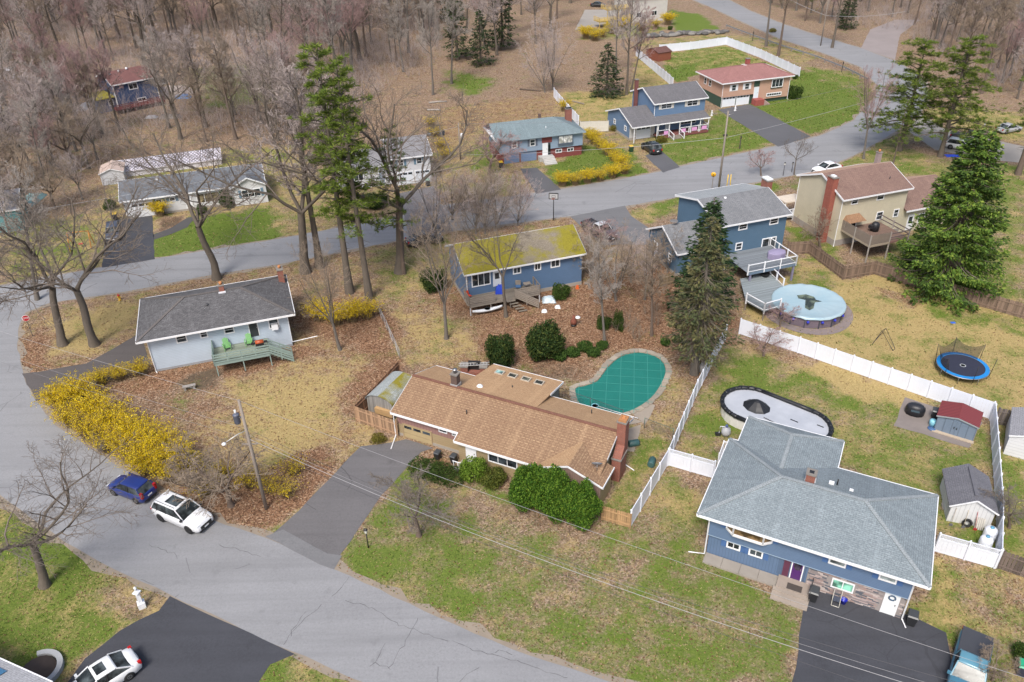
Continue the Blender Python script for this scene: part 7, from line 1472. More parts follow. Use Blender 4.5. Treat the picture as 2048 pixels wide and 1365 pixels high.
place_shrub(GSH, (1122,595), 'dark bush at the deck end of the mossy roofed house', 1.15); place_shrub(YEW[0], (870,580), 'dark evergreen mass at the left end of the mossy roofed house', (.85,.85,.8)); place_shrub(COL, (455,415), 'tall clipped green shrub at the white ranch gable', (1.5,1.3,.95)); place_shrub(GSH, (405,428), 'green shrub behind the leaning tree at the white ranch', .9); place_shrub(GSH, (222,418), 'dark shrub at the end of the white ranch garage', 1.0)
place_shrub(GSH, (1588,196), 'large leafy shrub at the corner of the salmon house', 1.6); place_shrub(GSH, (1552,196), 'trimmed shrub before the salmon house windows', .8); place_shrub(GSH, (1530,202), 'small trimmed shrub at the salmon house steps', .6); place_shrub(GSH, (1590,158), 'little shrub at the end of the white fence', .6); place_shrub(GSH, (2046,1318), 'green clipped shrub at the right driveway edge', .8)
place_shrub(GSH, (1340,60), 'dark little shrub on the bright lawn by the upper road', .7); place_shrub(YEW[1], (745,415), 'dark rhododendron mass in front of the pale split house', (1.3,1.0,.6)); place_shrub(GOLD, (1545,25 + 40), 'tan ornamental grass by the upper road', 1.2, cat='grass', name='ornamental_grass')
place_shrub(GOLD, (1322,285), 'brown bushy shrub by the dark crossover', 1.3); place_shrub(GOLD, (1230,262), 'orange-brown shrub at the garage wing wall', 1.2)
# forsythia
g1 = 'forsythia hedge above the two parked cars'
for k, (x, y, kk, s_) in enumerate(((112,812,0,1.0),(150,800,0,1.05),(130,845,1,.95),(180,835,0,1.1),(170,870,1,1.0),(222,862,0,1.1),(205,895,1,1.0),(262,885,0,1.1),(250,915,1,1.0),(300,905,0,1.1),(285,940,0,1.0),(340,925,0,1.0),(325,955,1,.95),(370,945,2,1.0))): place_for(kk, (x + 14, y + 6), 'yellow forsythia bush in the long hedge above the parked cars', g1, s_, k * 1.3)
for k, (x, y) in enumerate(((205,760),(240,752),(282,742))): place_for(1,(x, y + 8), 'smaller forsythia bush beside the dark driveway of the hip house', 'forsythia beside the hip house driveway', .75, k * 1.9)
for k, (x, y) in enumerate(((640,630),(672,640),(705,632),(738,625))): place_for(k % 2,(x, y + 10), 'forsythia bush in the clump between pines and brown tree', 'middle forsythia clump', .95, k * 1.9)
for k, (x, y) in enumerate(((410,985),(500,965),(540,975),(450,950),(575,985),(590,940))): place_for(2,(x, y + 8), 'thin forsythia with few blossoms around the utility pole', 'thin forsythia round the pole', .8, k * 1.9)
pts_ = [(1125,372),(1150,370),(1175,366),(1200,362),(1225,356),(1248,348),(1240,335),(1228,322),(1215,310),(1200,298),(1188,288),(1178,278)]
for k, (x, y) in enumerate(pts_): place_for(k % 2,(x, y), 'forsythia bush of the L-shaped hedge before the slate roofed ranch', 'L-shaped forsythia hedge', .85, k * 1.9)
place_for(0,(322,432), 'bright forsythia beside the white ranch garage door', None, .95)
for k, (x, y) in enumerate(((862,255),(870,275),(882,298),(892,318))): place_for(2,(x, y), 'straggling forsythia along the lot line by the pale split house', 'lot line forsythia', 1.0, k)
for k, (x, y) in enumerate(((1172,78),(1205,75),(1225,68),(1245,60),(1335,50),(1310,58),(1280,62),(1190,82))): place_for((0,2,0,0,0,2,2,1)[k], (x, y), 'forsythia on the terrace before the cream house', 'forsythia at the cream house', 1.25, k)
place_for(1,(1130,222), 'orange yellow forsythia at the white fence by the woods', None, 1.0)
# the wood
def in_poly(p, poly):
    r_ = False; n = len(poly)
    for i in range(n):
        a, b = poly[i], poly[(i + 1) % n]
        if (a[1] > p[1]) != (b[1] > p[1]) and p[0] < (b[0] - a[0]) * (p[1] - a[1]) / (b[1] - a[1]) + a[0]: r_ = not r_
    return r_
def scatter(poly, n, seed, mind):
    rs = random.Random(seed); W_ = P(*poly); xs = [p[0] for p in W_]; ys = [p[1] for p in W_]; out = []; tries = 0
    while len(out) < n and tries < n * 30:
        tries += 1; p = (rs.uniform(min(xs), max(xs)), rs.uniform(min(ys), max(ys)))
        if in_poly(p, W_) and (not mind or all((p[0] - q[0]) ** 2 + (p[1] - q[1]) ** 2 > mind ** 2 for q in out)): out.append(p)
    return out
WOODS = [('behind the woodland house and clearing', [(-60,-22),(560,-12),(860,-14),(880,60),(820,140),(700,190),(560,170),(480,110),(330,110),(180,130),(100,150),(-60,170)], 240,1,4.1,(15,24)),
         ('above the leaf covered clearing', [(880,-14),(1180,-18),(1170,50),(1080,110),(960,120),(890,90)], 26,2,5.5,(14,22)),
         ('by the vans and teal walled house', [(-60,190),(120,165),(190,250),(230,330),(140,380),(-60,420)], 44,3,3.6,(9,16)),
         ('behind the long lattice building', [(330,230),(560,230),(660,260),(600,300),(420,285),(340,285)], 28,4,4.4,(12,19)),
         ('on the slope above the upper road', [(1480,-25),(2080,-40),(2100,200),(1990,215),(1880,130),(1800,30),(1700,70),(1560,20)], 105,5,4.4,(12,20))]
allw = []
for where, poly, n, sd, md, hr in WOODS:
    rs = random.Random(sd)
    for (x, y) in scatter(poly, n, sd, md):
        u = rs.random(); fam, lab, k = (TALL, ('straight pinkish twigged', 'straight pale barked', 'straight brown barked', 'straight reddish twigged'), rs.choice((0,0,1,1,2,2,3))) if u < .62 else (OAK, ('broad forked', 'broad crooked', 'broad spreading'), rs.randrange(3)) if u < .72 else (MAPLE, ('tan twigged rounded', 'pink twigged rounded', 'red twigged rounded'), rs.randrange(3))
        allw.append((x * x + y * y, x, y, fam[k], lab[k], where, rs.uniform(*hr), rs.uniform(0,6.28), rs.uniform(.95,1.3)))
allw.sort(key=lambda q: q[0]); KEEP = 228; src = {}
for _, x, y, pr, lab, where, h_, rz, sx in allw[:KEEP]:
    o = place_bare(pr, Vector((x, y, 0)), hgt=h_, label=lab + ' bare tree in the wood ' + where, group=lab + ' bare trees ' + where, rz=rz, sx=sx); src.setdefault(id(pr), o)
def far_wood(pts):
    # the rest of the wood, too far to tell tree from tree: one object
    me = bpy.data.meshes.new('far_wood'); me.from_pydata([(q[1], q[2], 0) for q in pts], [], []); o = link('far_wood', me); tag(o, 'far bare trees merging at the back of the wood', 'wood', kind='stuff')
    ng = bpy.data.node_groups.new('far_wood', 'GeometryNodeTree'); ng.interface.new_socket('Geometry', in_out='INPUT', socket_type='NodeSocketGeometry'); ng.interface.new_socket('Geometry', in_out='OUTPUT', socket_type='NodeSocketGeometry')
    N_ = lambda t_: ng.nodes.new(t_); gi, go, ip, ja = N_('NodeGroupInput'), N_('NodeGroupOutput'), N_('GeometryNodeInstanceOnPoints'), N_('GeometryNodeJoinGeometry')
    for root in list(src.values())[:5]:
        jn, g2 = N_('GeometryNodeJoinGeometry'), N_('GeometryNodeGeometryToInstance'); br = [k for k in bpy.data.objects if k.parent == root]
        for q in br + [k for k in bpy.data.objects if k.parent in br]: oi = N_('GeometryNodeObjectInfo'); oi.inputs['Object'].default_value = q; ng.links.new(oi.outputs['Geometry'], jn.inputs[0])
        ng.links.new(jn.outputs[0], g2.inputs[0]); ng.links.new(g2.outputs[0], ja.inputs[0])
    ng.links.new(gi.outputs[0], ip.inputs['Points']); ng.links.new(ja.outputs[0], ip.inputs['Instance']); ip.inputs['Pick Instance'].default_value = True
    rr, rv = N_('FunctionNodeRandomValue'), N_('FunctionNodeRandomValue'); rr.data_type = rv.data_type = 'FLOAT_VECTOR'; rr.inputs[1].default_value = (0,0,6.28); rv.inputs[0].default_value = (.85,.85,.8); rv.inputs[1].default_value = (1.3,1.3,1.15)
    ng.links.new(rr.outputs[0], ip.inputs['Rotation']); ng.links.new(rv.outputs[0], ip.inputs['Scale']); ng.links.new(ip.outputs[0], go.inputs[0]); o.modifiers.new('wood', 'NODES').node_group = ng
far_wood(allw[KEEP:])
# purple-red budding maples by the dark blue house
for k, p in enumerate(((95,235),(130,260),(160,225),(205,270),(240,262),(110,290))): place_bare(MAPLE[2] if k % 2 else TALL[3], p, hgt=(15,13,14,17,16,12)[k], label='purple-red budding tree near the dark blue woodland house', group='budding trees near the woodland house', rz=k, sx=1.1)
for k, (p, h_) in enumerate((((62,430),11),((20,470),10),((110,420),9),((165,400),8),((10,380),10),((60,330),12),((150,340),12),((195,320),10))): place_bare(MAPLE[1] if k % 2 else SMALL[0], p, hgt=h_, label='tangled bare brush tree by the teal walled house', group='brush trees by the teal walled house', rz=k, sx=1.2)
# undergrowth of the wood: leafless saplings and brush, uncountable
def brush(poly, n, seed, mt, hr=(1.0,3.0), name='undergrowth'):
    rs = np.random.RandomState(seed); W_ = np.array(P(*poly)); lo, hi = W_.min(0), W_.max(0); q = lo + rs.rand(n * 6,2) * (hi - lo); q = q[seg_dist(q[:, 0], q[:, 1], [tuple(p) for p in W_]) > 0][:n]; n = len(q); h_ = np.repeat(rs.uniform(*hr, n),7)[:, None]
    d = np.stack([rs.normal(0,.35, n * 7), rs.normal(0,.35, n * 7), np.ones(n * 7)], -1); a = np.repeat(np.c_[q, np.zeros(n)], 7,0); b = a + d * h_ * .5; c_ = b + (d + rs.normal(0,.3, d.shape)) * h_ * .45
    polys = [(p, np.array([.018,.013,.007]),3) for p in np.stack([a, b, c_], 1)]
    for j in range(3): e = b + (c_ - b) * rs.rand(n * 7,1); polys += [(p, np.array([.009,.005]),3) for p in np.stack([e, e + rs.normal(0,.25, e.shape) * h_ * .5 + np.array([0,0,.2]) * h_], 1)]
    o = link(name, poly_mesh(name, polys, mt)); tag(o, 'leafless saplings and brush on the woodland floor', 'undergrowth', kind='stuff')
brush([(-40,60),(880,20),(880,130),(700,230),(560,280),(330,260),(230,330),(-40,430)], 2300,3, TW_PINK, (1.5,4.5))
brush([(1560,-20),(2060,-10),(2060,200),(1900,150),(1800,60),(1680,60)], 700,4, TW_PINK, (1.5,4.0))
brush([(1250,600),(1350,560),(1400,660),(1300,690),(1200,680)], 45,5, TW_TAN, (.6,1.8))
brush([(1010,345),(1060,360),(1060,410),(900,430),(870,400),(930,350)], 90,6, TW_RED, (.6,2.0))
# ------------------------------------------------------------------ vehicles
TYRE = plain((.014,.014,.015),.8, name='tyre_rubber'); RIM = plain((.30,.30,.31),.35,.7, name='alloy'); RIMD = plain((.03,.03,.032),.4,.5, name='dark_alloy'); HL = plain((.70,.72,.74),.15, name='headlight'); TL = plain((.38,.012,.012),.2, name='taillight'); CGL = glass((.03,.036,.038),.06,.22)
def loft(mb, secs, m=0, smooth=True):
    """secs: list of cross sections (same count, closed loops)"""
    k = len(secs[0]); vs = [p for s_ in secs for p in s_]; fs = []
    for i in range(len(secs) - 1):
        for j in range(k): fs.append((i * k + j, i * k + (j + 1) % k, (i + 1) * k + (j + 1) % k, (i + 1) * k + j))
    fs.append(tuple(range(k - 1,-1,-1))); n = (len(secs) - 1) * k; fs.append(tuple(n + j for j in range(k))); return mb.add(vs, fs, m, smooth)
def car(kind, label, loc, head, col, L=4.6, W=1.85, H=1.7, rim=None, metal=0.0, sunroof=False, rack=False, name=None, roofc=None, tonneau=None, detail=True):
    pick = kind == 'pickup'; nm = name or {'suv': 'parked_suv', 'hatch': 'parked_hatchback', 'sedan': 'parked_sedan', 'pickup': 'parked_pickup', 'van': 'parked_van'}[kind]
    t = thing(nm, label, {'pickup': 'pickup truck', 'van': 'van'}.get(kind, 'car'), loc, head); pm = carpaint(col, metal); w = W / 2; hl = L / 2; gc = .22 if kind in ('suv', 'pickup') else .17; wr_r = .37 if kind in ('suv', 'pickup') else .31
    belt = {'suv': .63, 'hatch': .63, 'sedan': .65, 'pickup': .61, 'van': .55}[kind] * H; hood = {'suv': .97, 'hatch': .92, 'sedan': .93, 'pickup': 1.0, 'van': .95}[kind] * belt; deck = {'suv': 1.0, 'hatch': 1.0, 'sedan': .98, 'pickup': .98, 'van': 1.0}[kind] * belt
    # lower body: stations from tail to nose
    st = [(-hl, .80,.42, deck * .80),(-hl + .08,.92, gc + .08, deck * .96),(-hl + .45,.985, gc, deck),(-hl * .35,1.0, gc, belt),(hl * .20,1.0, gc, belt),(hl * .38,.995, gc, hood * 1.02),(hl * .72,.97, gc, hood * .97),(hl - .22,.90, gc + .04, hood * .86),(hl - .05,.80, gc + .12, hood * .70),(hl, .68, gc + .22, hood * .58)]
    secs = []
    for x, ww, zb, zt in st:
        a = w * ww; secs.append([(x, -a * .86, zb),(x, -a * .985, zb + .14 * (zt - zb)),(x, -a, zb + .55 * (zt - zb)),(x, -a * .97, zb + .88 * (zt - zb)),(x, -a * .86, zt),(x, -a * .4, zt + .025),(x, a * .4, zt + .025),(x, a * .86, zt),(x, a * .97, zb + .88 * (zt - zb)),(x, a, zb + .55 * (zt - zb)),(x, a * .985, zb + .14 * (zt - zb)),(x, a * .86, zb)])
    body = loft(MB(), secs).b('body', pm, t)
    # cabin: glass house with painted roof and pillars
    r0, r1, r2, r3 = {'suv': (-hl + .12,-hl + .48, hl * .10, hl * .46), 'hatch': (-hl + .10,-hl + .55, hl * .12, hl * .52), 'sedan': (-hl + .55,-hl * .42, hl * .08, hl * .45), 'pickup': (-hl * .12,-hl * .06, hl * .26, hl * .52), 'van': (-hl + .08,-hl + .15, hl * .45, hl * .75)}[kind]
    def ring(x, z, f): a = w * f; return [(x, -a, z),(x, -a * .5, z + (.02 if z > belt else 0)),(x, a * .5, z + (.02 if z > belt else 0)),(x, a, z)]
    gb, gt = .91,(.76 if kind != 'van' else .82); Z0, Z1 = belt - .03, H - .05
    V = [(r0,-w * gb, Z0),(r3,-w * gb, Z0),(r3, w * gb, Z0),(r0, w * gb, Z0),(r1,-w * gt, Z1),(r2,-w * gt, Z1),(r2, w * gt, Z1),(r1, w * gt, Z1)]
    MB().add(V, [(0,1,5,4),(1,2,6,5),(2,3,7,6),(3,0,4,7),(4,5,6,7)]).b('glass', CGL, t)
    rp = carpaint(roofc) if roofc else pm; e = .015; m_ = MB(); x0, x1 = r1 - .06, r2 + .05; secs = []
    for x, f, z in ((x0, gt - .03, Z1 - .01),(x0 + .12, gt, Z1 + .03),((x0 + x1) / 2, gt + .005, Z1 + .055),(x1 - .12, gt, Z1 + .035),(x1, gt - .02, Z1 - .005)): a = w * f; secs.append([(x, -a - .02, z - .045),(x, -a * .93, z),(x, -a * .4, z + .022),(x, a * .4, z + .022),(x, a * .93, z),(x, a + .02, z - .045)])
    rf = loft(m_, secs).b('roof', rp, t)
    for sg in (-1,1):
        pil = [((r3, sg * w * gb, Z0),(r2, sg * w * gt, Z1)),((r0, sg * w * gb, Z0),(r1, sg * w * gt, Z1))]
        if kind in ('suv', 'sedan', 'pickup', 'hatch') : xm = (r2 + r1) / 2 + .1; pil.append(((xm, sg * w * gb, Z0),(xm - .05, sg * w * gt, Z1)))
        if kind == 'suv': pil.append(((r0 + .62, sg * w * gb, Z0),(r1 + .35, sg * w * gt, Z1)))
        for k, (a, b) in enumerate(pil): BR(a, b, .07,.07).b('pillar', rp if k < 2 else DARK, t)
        if detail: BX(r3 - .18, r3 - .02, sg * w * .93 if sg > 0 else -w * .93 - .2, sg * w * .93 + .2 if sg > 0 else -w * .93, belt - .02, belt + .14).b('mirror', pm if kind != 'suv' else DARK, t)
        BX(hl - .34, hl - .08, sg * w * .62 - .15, sg * w * .62 + .15, hood * .66, hood * .80).b('headlight', HL, t)
        BX(-hl - .01,-hl + .2, sg * w * .80 - .1, sg * w * .80 + .1, deck * .72, deck * (.98 if kind != 'hatch' else 1.25)).b('taillight', TL, t)
    # wheels
    tm = MB(); ringp = [(math.cos(2 * math.pi * k / 20), math.sin(2 * math.pi * k / 20)) for k in range(20)]
    tyre_me = LT([(wr_r * .62,-.11),(wr_r * .97,-.11),(wr_r, -.07),(wr_r, .07),(wr_r * .97,.11),(wr_r * .62,.11)], 20).mesh('tyre', TYRE); rim_me = LT([(wr_r * .62,-.10),(wr_r * .64,.09),(wr_r * .5,.115),(wr_r * .15,.10),(.03,.12)], 10, smooth=False).mesh('rim', rim or RIM)
    for fx in (-hl + L * .195, hl - L * .20):
        for sg in (-1,1):
            a = LT([(wr_r * 1.12,-.03),(wr_r * 1.14,.0),(wr_r * 1.12,.03),(.05,.03)], 20).b('wheel_arch', DARK, t); a.location = (fx, sg * (w - .035), wr_r + .01); a.rotation_euler = (R(-90 * sg),0,0)
            wh = link('wheel', tyre_me, t); wh.location = (fx, sg * (w - .10), wr_r); wh.rotation_euler = (R(-90 * sg),0,0); link('rim', rim_me, wh)
    BX(hl - .1, hl + .015,-w * .55, w * .55, gc + .22, hood * .66).b('grille', DARK, t); BX(hl - .06, hl + .02,-w * .7, w * .7, gc + .02, gc + .16).b('lower_bumper', DARK, t); BX(-hl - .012,-hl + .05,-w * .72, w * .72, gc + .1, gc + .24).b('rear_bumper', DARK, t); BX(hl + .0, hl + .03,-.2,.2, gc + .2, gc + .32).b('licence_plate', WHITE, t); BX(-hl - .03,-hl, -.2,.2, deck * .62, deck * .62 + .12).b('licence_plate', WHITE, t)
    if sunroof: BX(r1 + (r2 - r1) * .38, r2 - .12,-w * .44, w * .44, Z1 + .05, Z1 + .085).b('sunroof', CGL, t)
    if rack:
        for sg in (-1,1): TB([(r1 + .1, sg * w * gt * .86, Z1 + .05),(r1 + .2, sg * w * gt * .86, Z1 + .10),(r2 - .2, sg * w * gt * .86, Z1 + .10),(r2 - .1, sg * w * gt * .86, Z1 + .05)], .02,5).b('roof_rail', DARK, t)
    if pick:
        bx0, bx1 = -hl + .1, r0 - .05
        if tonneau: BX(bx0, bx1,-w * .88, w * .88, deck + .02, deck + .1).b('bed_cover', plain(tonneau, .5, var=.1, name='vinyl_cover'), t)
        else:
            BX(bx0, bx1,-w * .8, w * .8, deck + .0, deck + .045).b('bed_floor', DARK, t)
            for q in ((bx0, bx1,-w * .92,-w * .8),(bx0, bx1, w * .8, w * .92),(bx0 - .05, bx0 + .07,-w * .92, w * .92)): BX(*q, deck - .05, deck + .12).b('bed_rail', pm, t)
    return t
def heading(a, b): A_, B_ = G(a), G(b); return math.atan2(B_.y - A_.y, B_.x - A_.x)
hd = heading((324.7,1041.8),(382,1066.8)); mid = (G((324.7,1041.8)) + G((382,1066.8))) / 2; lf = Vector((-math.sin(hd), math.cos(hd),0))
JEEP = car('suv', 'white SUV with dark sunroof parked on the near street', mid + lf * .85 + Vector((0,0,.016)), hd, (.72,.73,.75),4.9,1.95,1.78, RIMD, sunroof=True, rack=True)
car('hatch', 'bright blue hatchback parked behind the white SUV', G((263,990)) + lf * .2 + Vector((0,0,.016)), hd + math.pi + .04,(.012,.028,.17),4.1,1.72,1.55, RIM)
hd = heading((262,1308),(140,1385)); car('sedan', 'white sedan with sunroof on the dark lower driveway', G((205,1372)) + Vector((0,0,.022)), hd, (.72,.73,.74),4.75,1.85,1.48, RIM, sunroof=True)
hd = heading((1948,1275),(1926,1370)); car('pickup', 'teal blue pickup with flat black bed cover on the driveway', G((1932,1352)) + Vector((0,0,.022)), hd, (.055,.16,.235),5.7,2.0,1.85, RIM, roofc=(.10,.25,.33), tonneau=(.05,.052,.06))
car('suv', 'dark blue grey car on the white ranch driveway', G((229,473)) + Vector((0,0,.022)), heading((230,440),(227,480)),(.05,.065,.10),4.6,1.8,1.5, RIM)
rdir = heading((690,500),(880,466)); car('sedan', 'black sedan parked on the road behind bare stems', G((850,487)) + Vector((0,0,.016)), rdir, (.02,.024,.028),4.8,1.85,1.45, RIM)
car('pickup', 'silver and black pickup on the driveway behind the mossy roof', G((1198,470)) + Vector((0,0,.022)), heading((1172,452),(1228,482)),(.06,.055,.06),5.6,1.95,1.8, RIM, roofc=(.45,.46,.48))
car('suv', 'black crossover parked before the porch house garage', G((1302,303)) + Vector((0,0,.022)), heading((1318,312),(1288,292)),(.018,.02,.022),4.6,1.85,1.65, RIM, sunroof=True)
car('suv', 'white crossover parked on gravel beside the dark pine', G((1920,299)) + Vector((0,0,.012)), heading((1890,294),(1950,304)),(.72,.73,.74),4.5,1.85,1.65, RIM)
car('pickup', 'black pickup with bed cover behind the white crossover', G((1935,283)) + Vector((0,0,.012)), heading((1905,280),(1965,287)),(.018,.018,.02),5.6,1.95,1.8, RIM, tonneau=(.04,.04,.045))
car('sedan', 'white car at the road edge behind the yellow house', G((1652,344)) + Vector((0,0,.016)), heading((1670,338),(1630,346)),(.72,.73,.75),4.6,1.8,1.45, RIM)
car('van', 'white van among the trees near the woodland house', G((22,158)), heading((22,140),(24,165)),(.62,.63,.68),5.0,1.95,2.1, RIM)
car('sedan', 'pale car beside the white van in the trees', G((48,160)), heading((40,145),(52,168)),(.55,.57,.62),4.5,1.8,1.45, RIM)
car('sedan', 'black car on the gravel beside the cream house', G((1196,14)), heading((1180,12),(1215,14)),(.02,.02,.024),4.5,1.8,1.45, RIM)
car('sedan', 'silver car half hidden at the right lot past the pickup', G((2016,264)), heading((1990,266),(2040,258)),(.35,.36,.38),4.5,1.8,1.45, RIM)
# ------------------------------------------------------------------ poles and wires
POLEW = bark((.12,.10,.085),(.30,.26,.225))
def upole(name, label, base, top, r_=.15, lean=True):
    b = G(base); h_ = height_over(base, top); t = thing(name, label, 'utility pole', b); TB([(0,0,0),(0,0, h_ * .5),(0,0, h_)], [r_, r_ * .85, r_ * .68], 10).b('pole', POLEW, t); return t, h_
U1, h1 = upole('utility_pole', 'brown utility pole with transformer and street lamp beside the forsythia', (533,1018),(492,797),.15)
o = U1; ln = G((492,797), h1 - .02) - G((533,1018)); 
off = Vector((ln.x, ln.y)); print('pole lean', off.length, h1)
a1 = math.radians(-27.3); dw = Vector((math.cos(a1), math.sin(a1),0)); pv = Vector((-dw.y, dw.x, 0))
m_ = MB(); m_.lathe([(.2,0),(.24,.06),(.24,.75),(.26,.78),(.2,.85),(.02,.9)], 12,(-.48,0, h1 - 2.1)); tr_ = m_.b('transformer', plain((.10,.11,.15),.4), U1); LT([(.05,.9),(.08,1.0),(.08,1.2),(.02,1.22)], 8,(-.48,0, h1 - 2.1)).b('bushing', WHITE, tr_); BX(-.3,0,-.05,.05, h1 - 1.6, h1 - 1.5).b('bracket', METAL, U1)
arm = [(0,0, h1 - 2.8),(-.5,-.5, h1 - 2.75),(-1.2,-1.1, h1 - 2.95)]; sl_ = TB(arm, .03,6).b('lamp_arm', plain((.55,.55,.56),.4,.5), U1); LT([(.05,0),(.16,.04),(.17,.12),(.05,.2)], 10,(-1.35,-1.25, h1 - 3.1)).b('lamp_head', WHITE, sl_)
BR((-.6,0, h1 - 4.1),(.6,0, h1 - 4.1),.08,.08).b('cross_bracket', POLEW, U1)
U2, h2 = upole('utility_pole', 'tall pale utility pole beside the middle road and arrow sign', (1437,381),(1452,222),.16); BX(-.3,.3,-.06,.06, h2 - 3.6, h2 - 3.3).b('cable_box', DARK, U2); TB([(0,0, h2 - .6),(.9,.3, h2 - .4)], .03,5).b('arm', METAL, U2)
U3, h3 = upole('utility_pole', 'short pale utility pole with transformer beside the slate roofed ranch', (921,320),(916,246),.13); LT([(.25,0),(.27,.8),(.1,.9),(.02,.92)], 10,(.45,0, h3 - 2.6)).b('transformer', plain((.5,.52,.55),.4), U3)
U4, h4 = upole('utility_pole', 'leaning utility pole beyond the upper guard rail', (1641,92),(1655,-20),.14)
def wire(label, pts, r_=.014, col=(.06,.06,.065), group=None):
    o = TB(pts, r_, 5).b('power_line', plain(col, .5, name='cable')); return tag(o, label, 'power line', group)
def span(a, b, sag, n=18): return [a.lerp(b, k / n) - Vector((0,0, sag * 4 * (k / n) * (1 - k / n))) for k in range(n + 1)]
# near wires: the vertical plane along the street through the pole; heights from the pixels they cross
p1 = G((533,1018)); nrm = Vector((-dw.y, dw.x, 0))
def on_plane(px): d = ray(px); t = (p1 - CP).dot(nrm) / d.dot(nrm); return CP + d * t
def near_wire(label, zs, mid_px, end_px, r_, col):
    """parabola through its pole height and two pixels, run on to the next pole off the frame"""
    A_ = Vector((p1.x, p1.y, zs)); B_, C_ = on_plane(mid_px), on_plane(end_px); s_ = [0.0,(B_ - A_).dot(dw),(C_ - A_).dot(dw)]; z = [zs, B_.z, C_.z]; co = np.polyfit(s_, z, 2); end = s_[2] + 9
    wire(label, [Vector((p1.x, p1.y, 0)) + dw * q + Vector((0,0, float(np.polyval(co, q)))) for q in np.linspace(0, end, 30)], r_, col); return z
pz = lambda px: on_plane(px).z
print('wire heights', near_wire('topmost pale power line from the transformer pole over the front lawn', h1 - .05,(1380,1132),(1908,1310),.011,(.30,.30,.31)),
 near_wire('black power line below the topmost wire over the front lawn', h1 - 2.6,(1380,1206),(1888,1358),.012,(.06,.06,.065)), near_wire('bright thick cable over the front lawn below the black line', h1 - 3.6,(1380,1226),(1795,1362),.016,(.34,.34,.35)), near_wire('thin grey cable between the black line and thick cable', h1 - 3.2,(1380,1216),(1840,1362),.010,(.25,.25,.26)), near_wire('lowest black cable over the front lawn', h1 - 4.0,(1380,1245),(1720,1365),.012,(.05,.05,.055)))
lw = Vector((p1.x, p1.y, 0)) - dw * 48 + Vector((-3,0,0))
for z, sg, lab, c in ((h1 - .05,.5, 'topmost pale power line over the hip house yard', (.42,.42,.43)),(h1 - 2.6,.6, 'second power line over the hip house yard', (.3,.3,.31)),(h1 - 3.6,.6, 'low cable over the forsythia hedge', (.2,.2,.21))): wire(lab, span(Vector((p1.x, p1.y, z)), Vector((lw.x, lw.y, z + .3)), sg),.010, mul(c, .8))
b2, b3 = G((1437,381)), G((921,320)); T2 = lambda z: Vector((b2.x, b2.y, z)); T3 = lambda z: Vector((b3.x, b3.y, z)); e2 = G((1900,230))
z2 = height_over((1437,381),(1447,276)); wire('thick pale cable along the middle road to the short pole', span(T2(z2), T3(min(h3 - .5, height_over((921,320),(919,313)) + .2)),.5),.024,(.34,.34,.35)); wire('thick pale cable from the tall pole past the salmon house lawn', span(T2(z2), Vector((e2.x, e2.y, 7.5)),.5),.024,(.34,.34,.35)); wire('thin upper power line between tall and short pole', span(T2(h2 - .2), T3(h3 - .1),.5),.018,(.16,.16,.17)); wire('thin upper power line from the tall pole past the road bend', span(T2(h2 - .2), Vector((e2.x, e2.y, 10)),.5),.018,(.16,.16,.17))
b4 = G((1641,92)); e4 = G((1500,8)); e5 = G((1800,75)); wire('cable at the upper leaning pole toward the cream house', span(Vector((b4.x, b4.y, h4 * .55)), Vector((e4.x, e4.y, 7)),.6),.04,(.4,.4,.41)); wire('cable at the upper leaning pole toward the gravel lane', span(Vector((b4.x, b4.y, h4 * .55)), Vector((e5.x, e5.y, 6)),.6),.04,(.4,.4,.41))
wire('long pale wire in front of the white ranch', span(T3(h3 - .6), Vector((*G2((0,560)),8.0)),.8,30),.02,(.35,.35,.36))
# ------------------------------------------------------------------ signs, lamps, hydrant, hoop
def text_mesh(body, size, name, mt, parent, loc, rot, depth=.004):
    cu = bpy.data.curves.new(name, 'FONT'); cu.body = body; cu.size = size; cu.align_x = 'CENTER'; cu.align_y = 'CENTER'; cu.extrude = depth; o = bpy.data.objects.new(name, cu); C.objects.link(o)
    dg = bpy.context.evaluated_depsgraph_get(); me = bpy.data.meshes.new_from_object(o.evaluated_get(dg)); bpy.data.objects.remove(o); me.materials.clear(); me.materials.append(mt); q = link(name, me, parent); q.location = loc; q.rotation_euler = rot; return q
RED = plain((.42,.015,.02),.4, name='sign_red')
b = G((66,673)); az = math.atan2(-b.x, -b.y); t = thing('stop_sign', 'red octagonal stop sign at the leafy street corner', 'sign', b, math.atan2(-b.y, -b.x) + math.pi / 2 - .15)
BR((0,0,0),(0,0,2.2),.06,.05).b('post', plain((.10,.10,.10),.5,.4), t); oc = [(.38 * math.cos(R(22.5 + 45 * k)),.38 * math.sin(R(22.5 + 45 * k))) for k in range(8)]
MB().add([(x, -.05,2.3 + z) for x, z in oc] + [(x, -.03,2.3 + z) for x, z in oc], [tuple(range(8)), tuple(range(15,7,-1))] + [(k, 8 + k, 8 + (k + 1) % 8,(k + 1) % 8) for k in range(8)]).b('border', WHITE, t); MB().add([(x * .92,-.056,2.3 + z * .92) for x, z in oc], [tuple(range(8))]).b('face', RED, t); text_mesh('STOP', .30, 'lettering', WHITE, t, (0,-.062,2.3),(R(90),0,0))
b = G((240,601)); t = thing('fire_hydrant', 'yellow fire hydrant with red cap on the road verge', 'hydrant', b); LT([(.16,0),(.16,.06),(.11,.07),(.11,.5),(.15,.52),(.15,.57)], 12).b('barrel', plain((.55,.33,.02),.5), t); LT([(.15,.57),(.13,.68),(.06,.76),(.04,.82),(.01,.82)], 12).b('bonnet', plain((.38,.03,.02),.5), t)
for sg in (-1,1): TB([(sg * .1,0,.42),(sg * .2,0,.42)], .06,8).b('nozzle', plain((.55,.33,.02),.5), t)
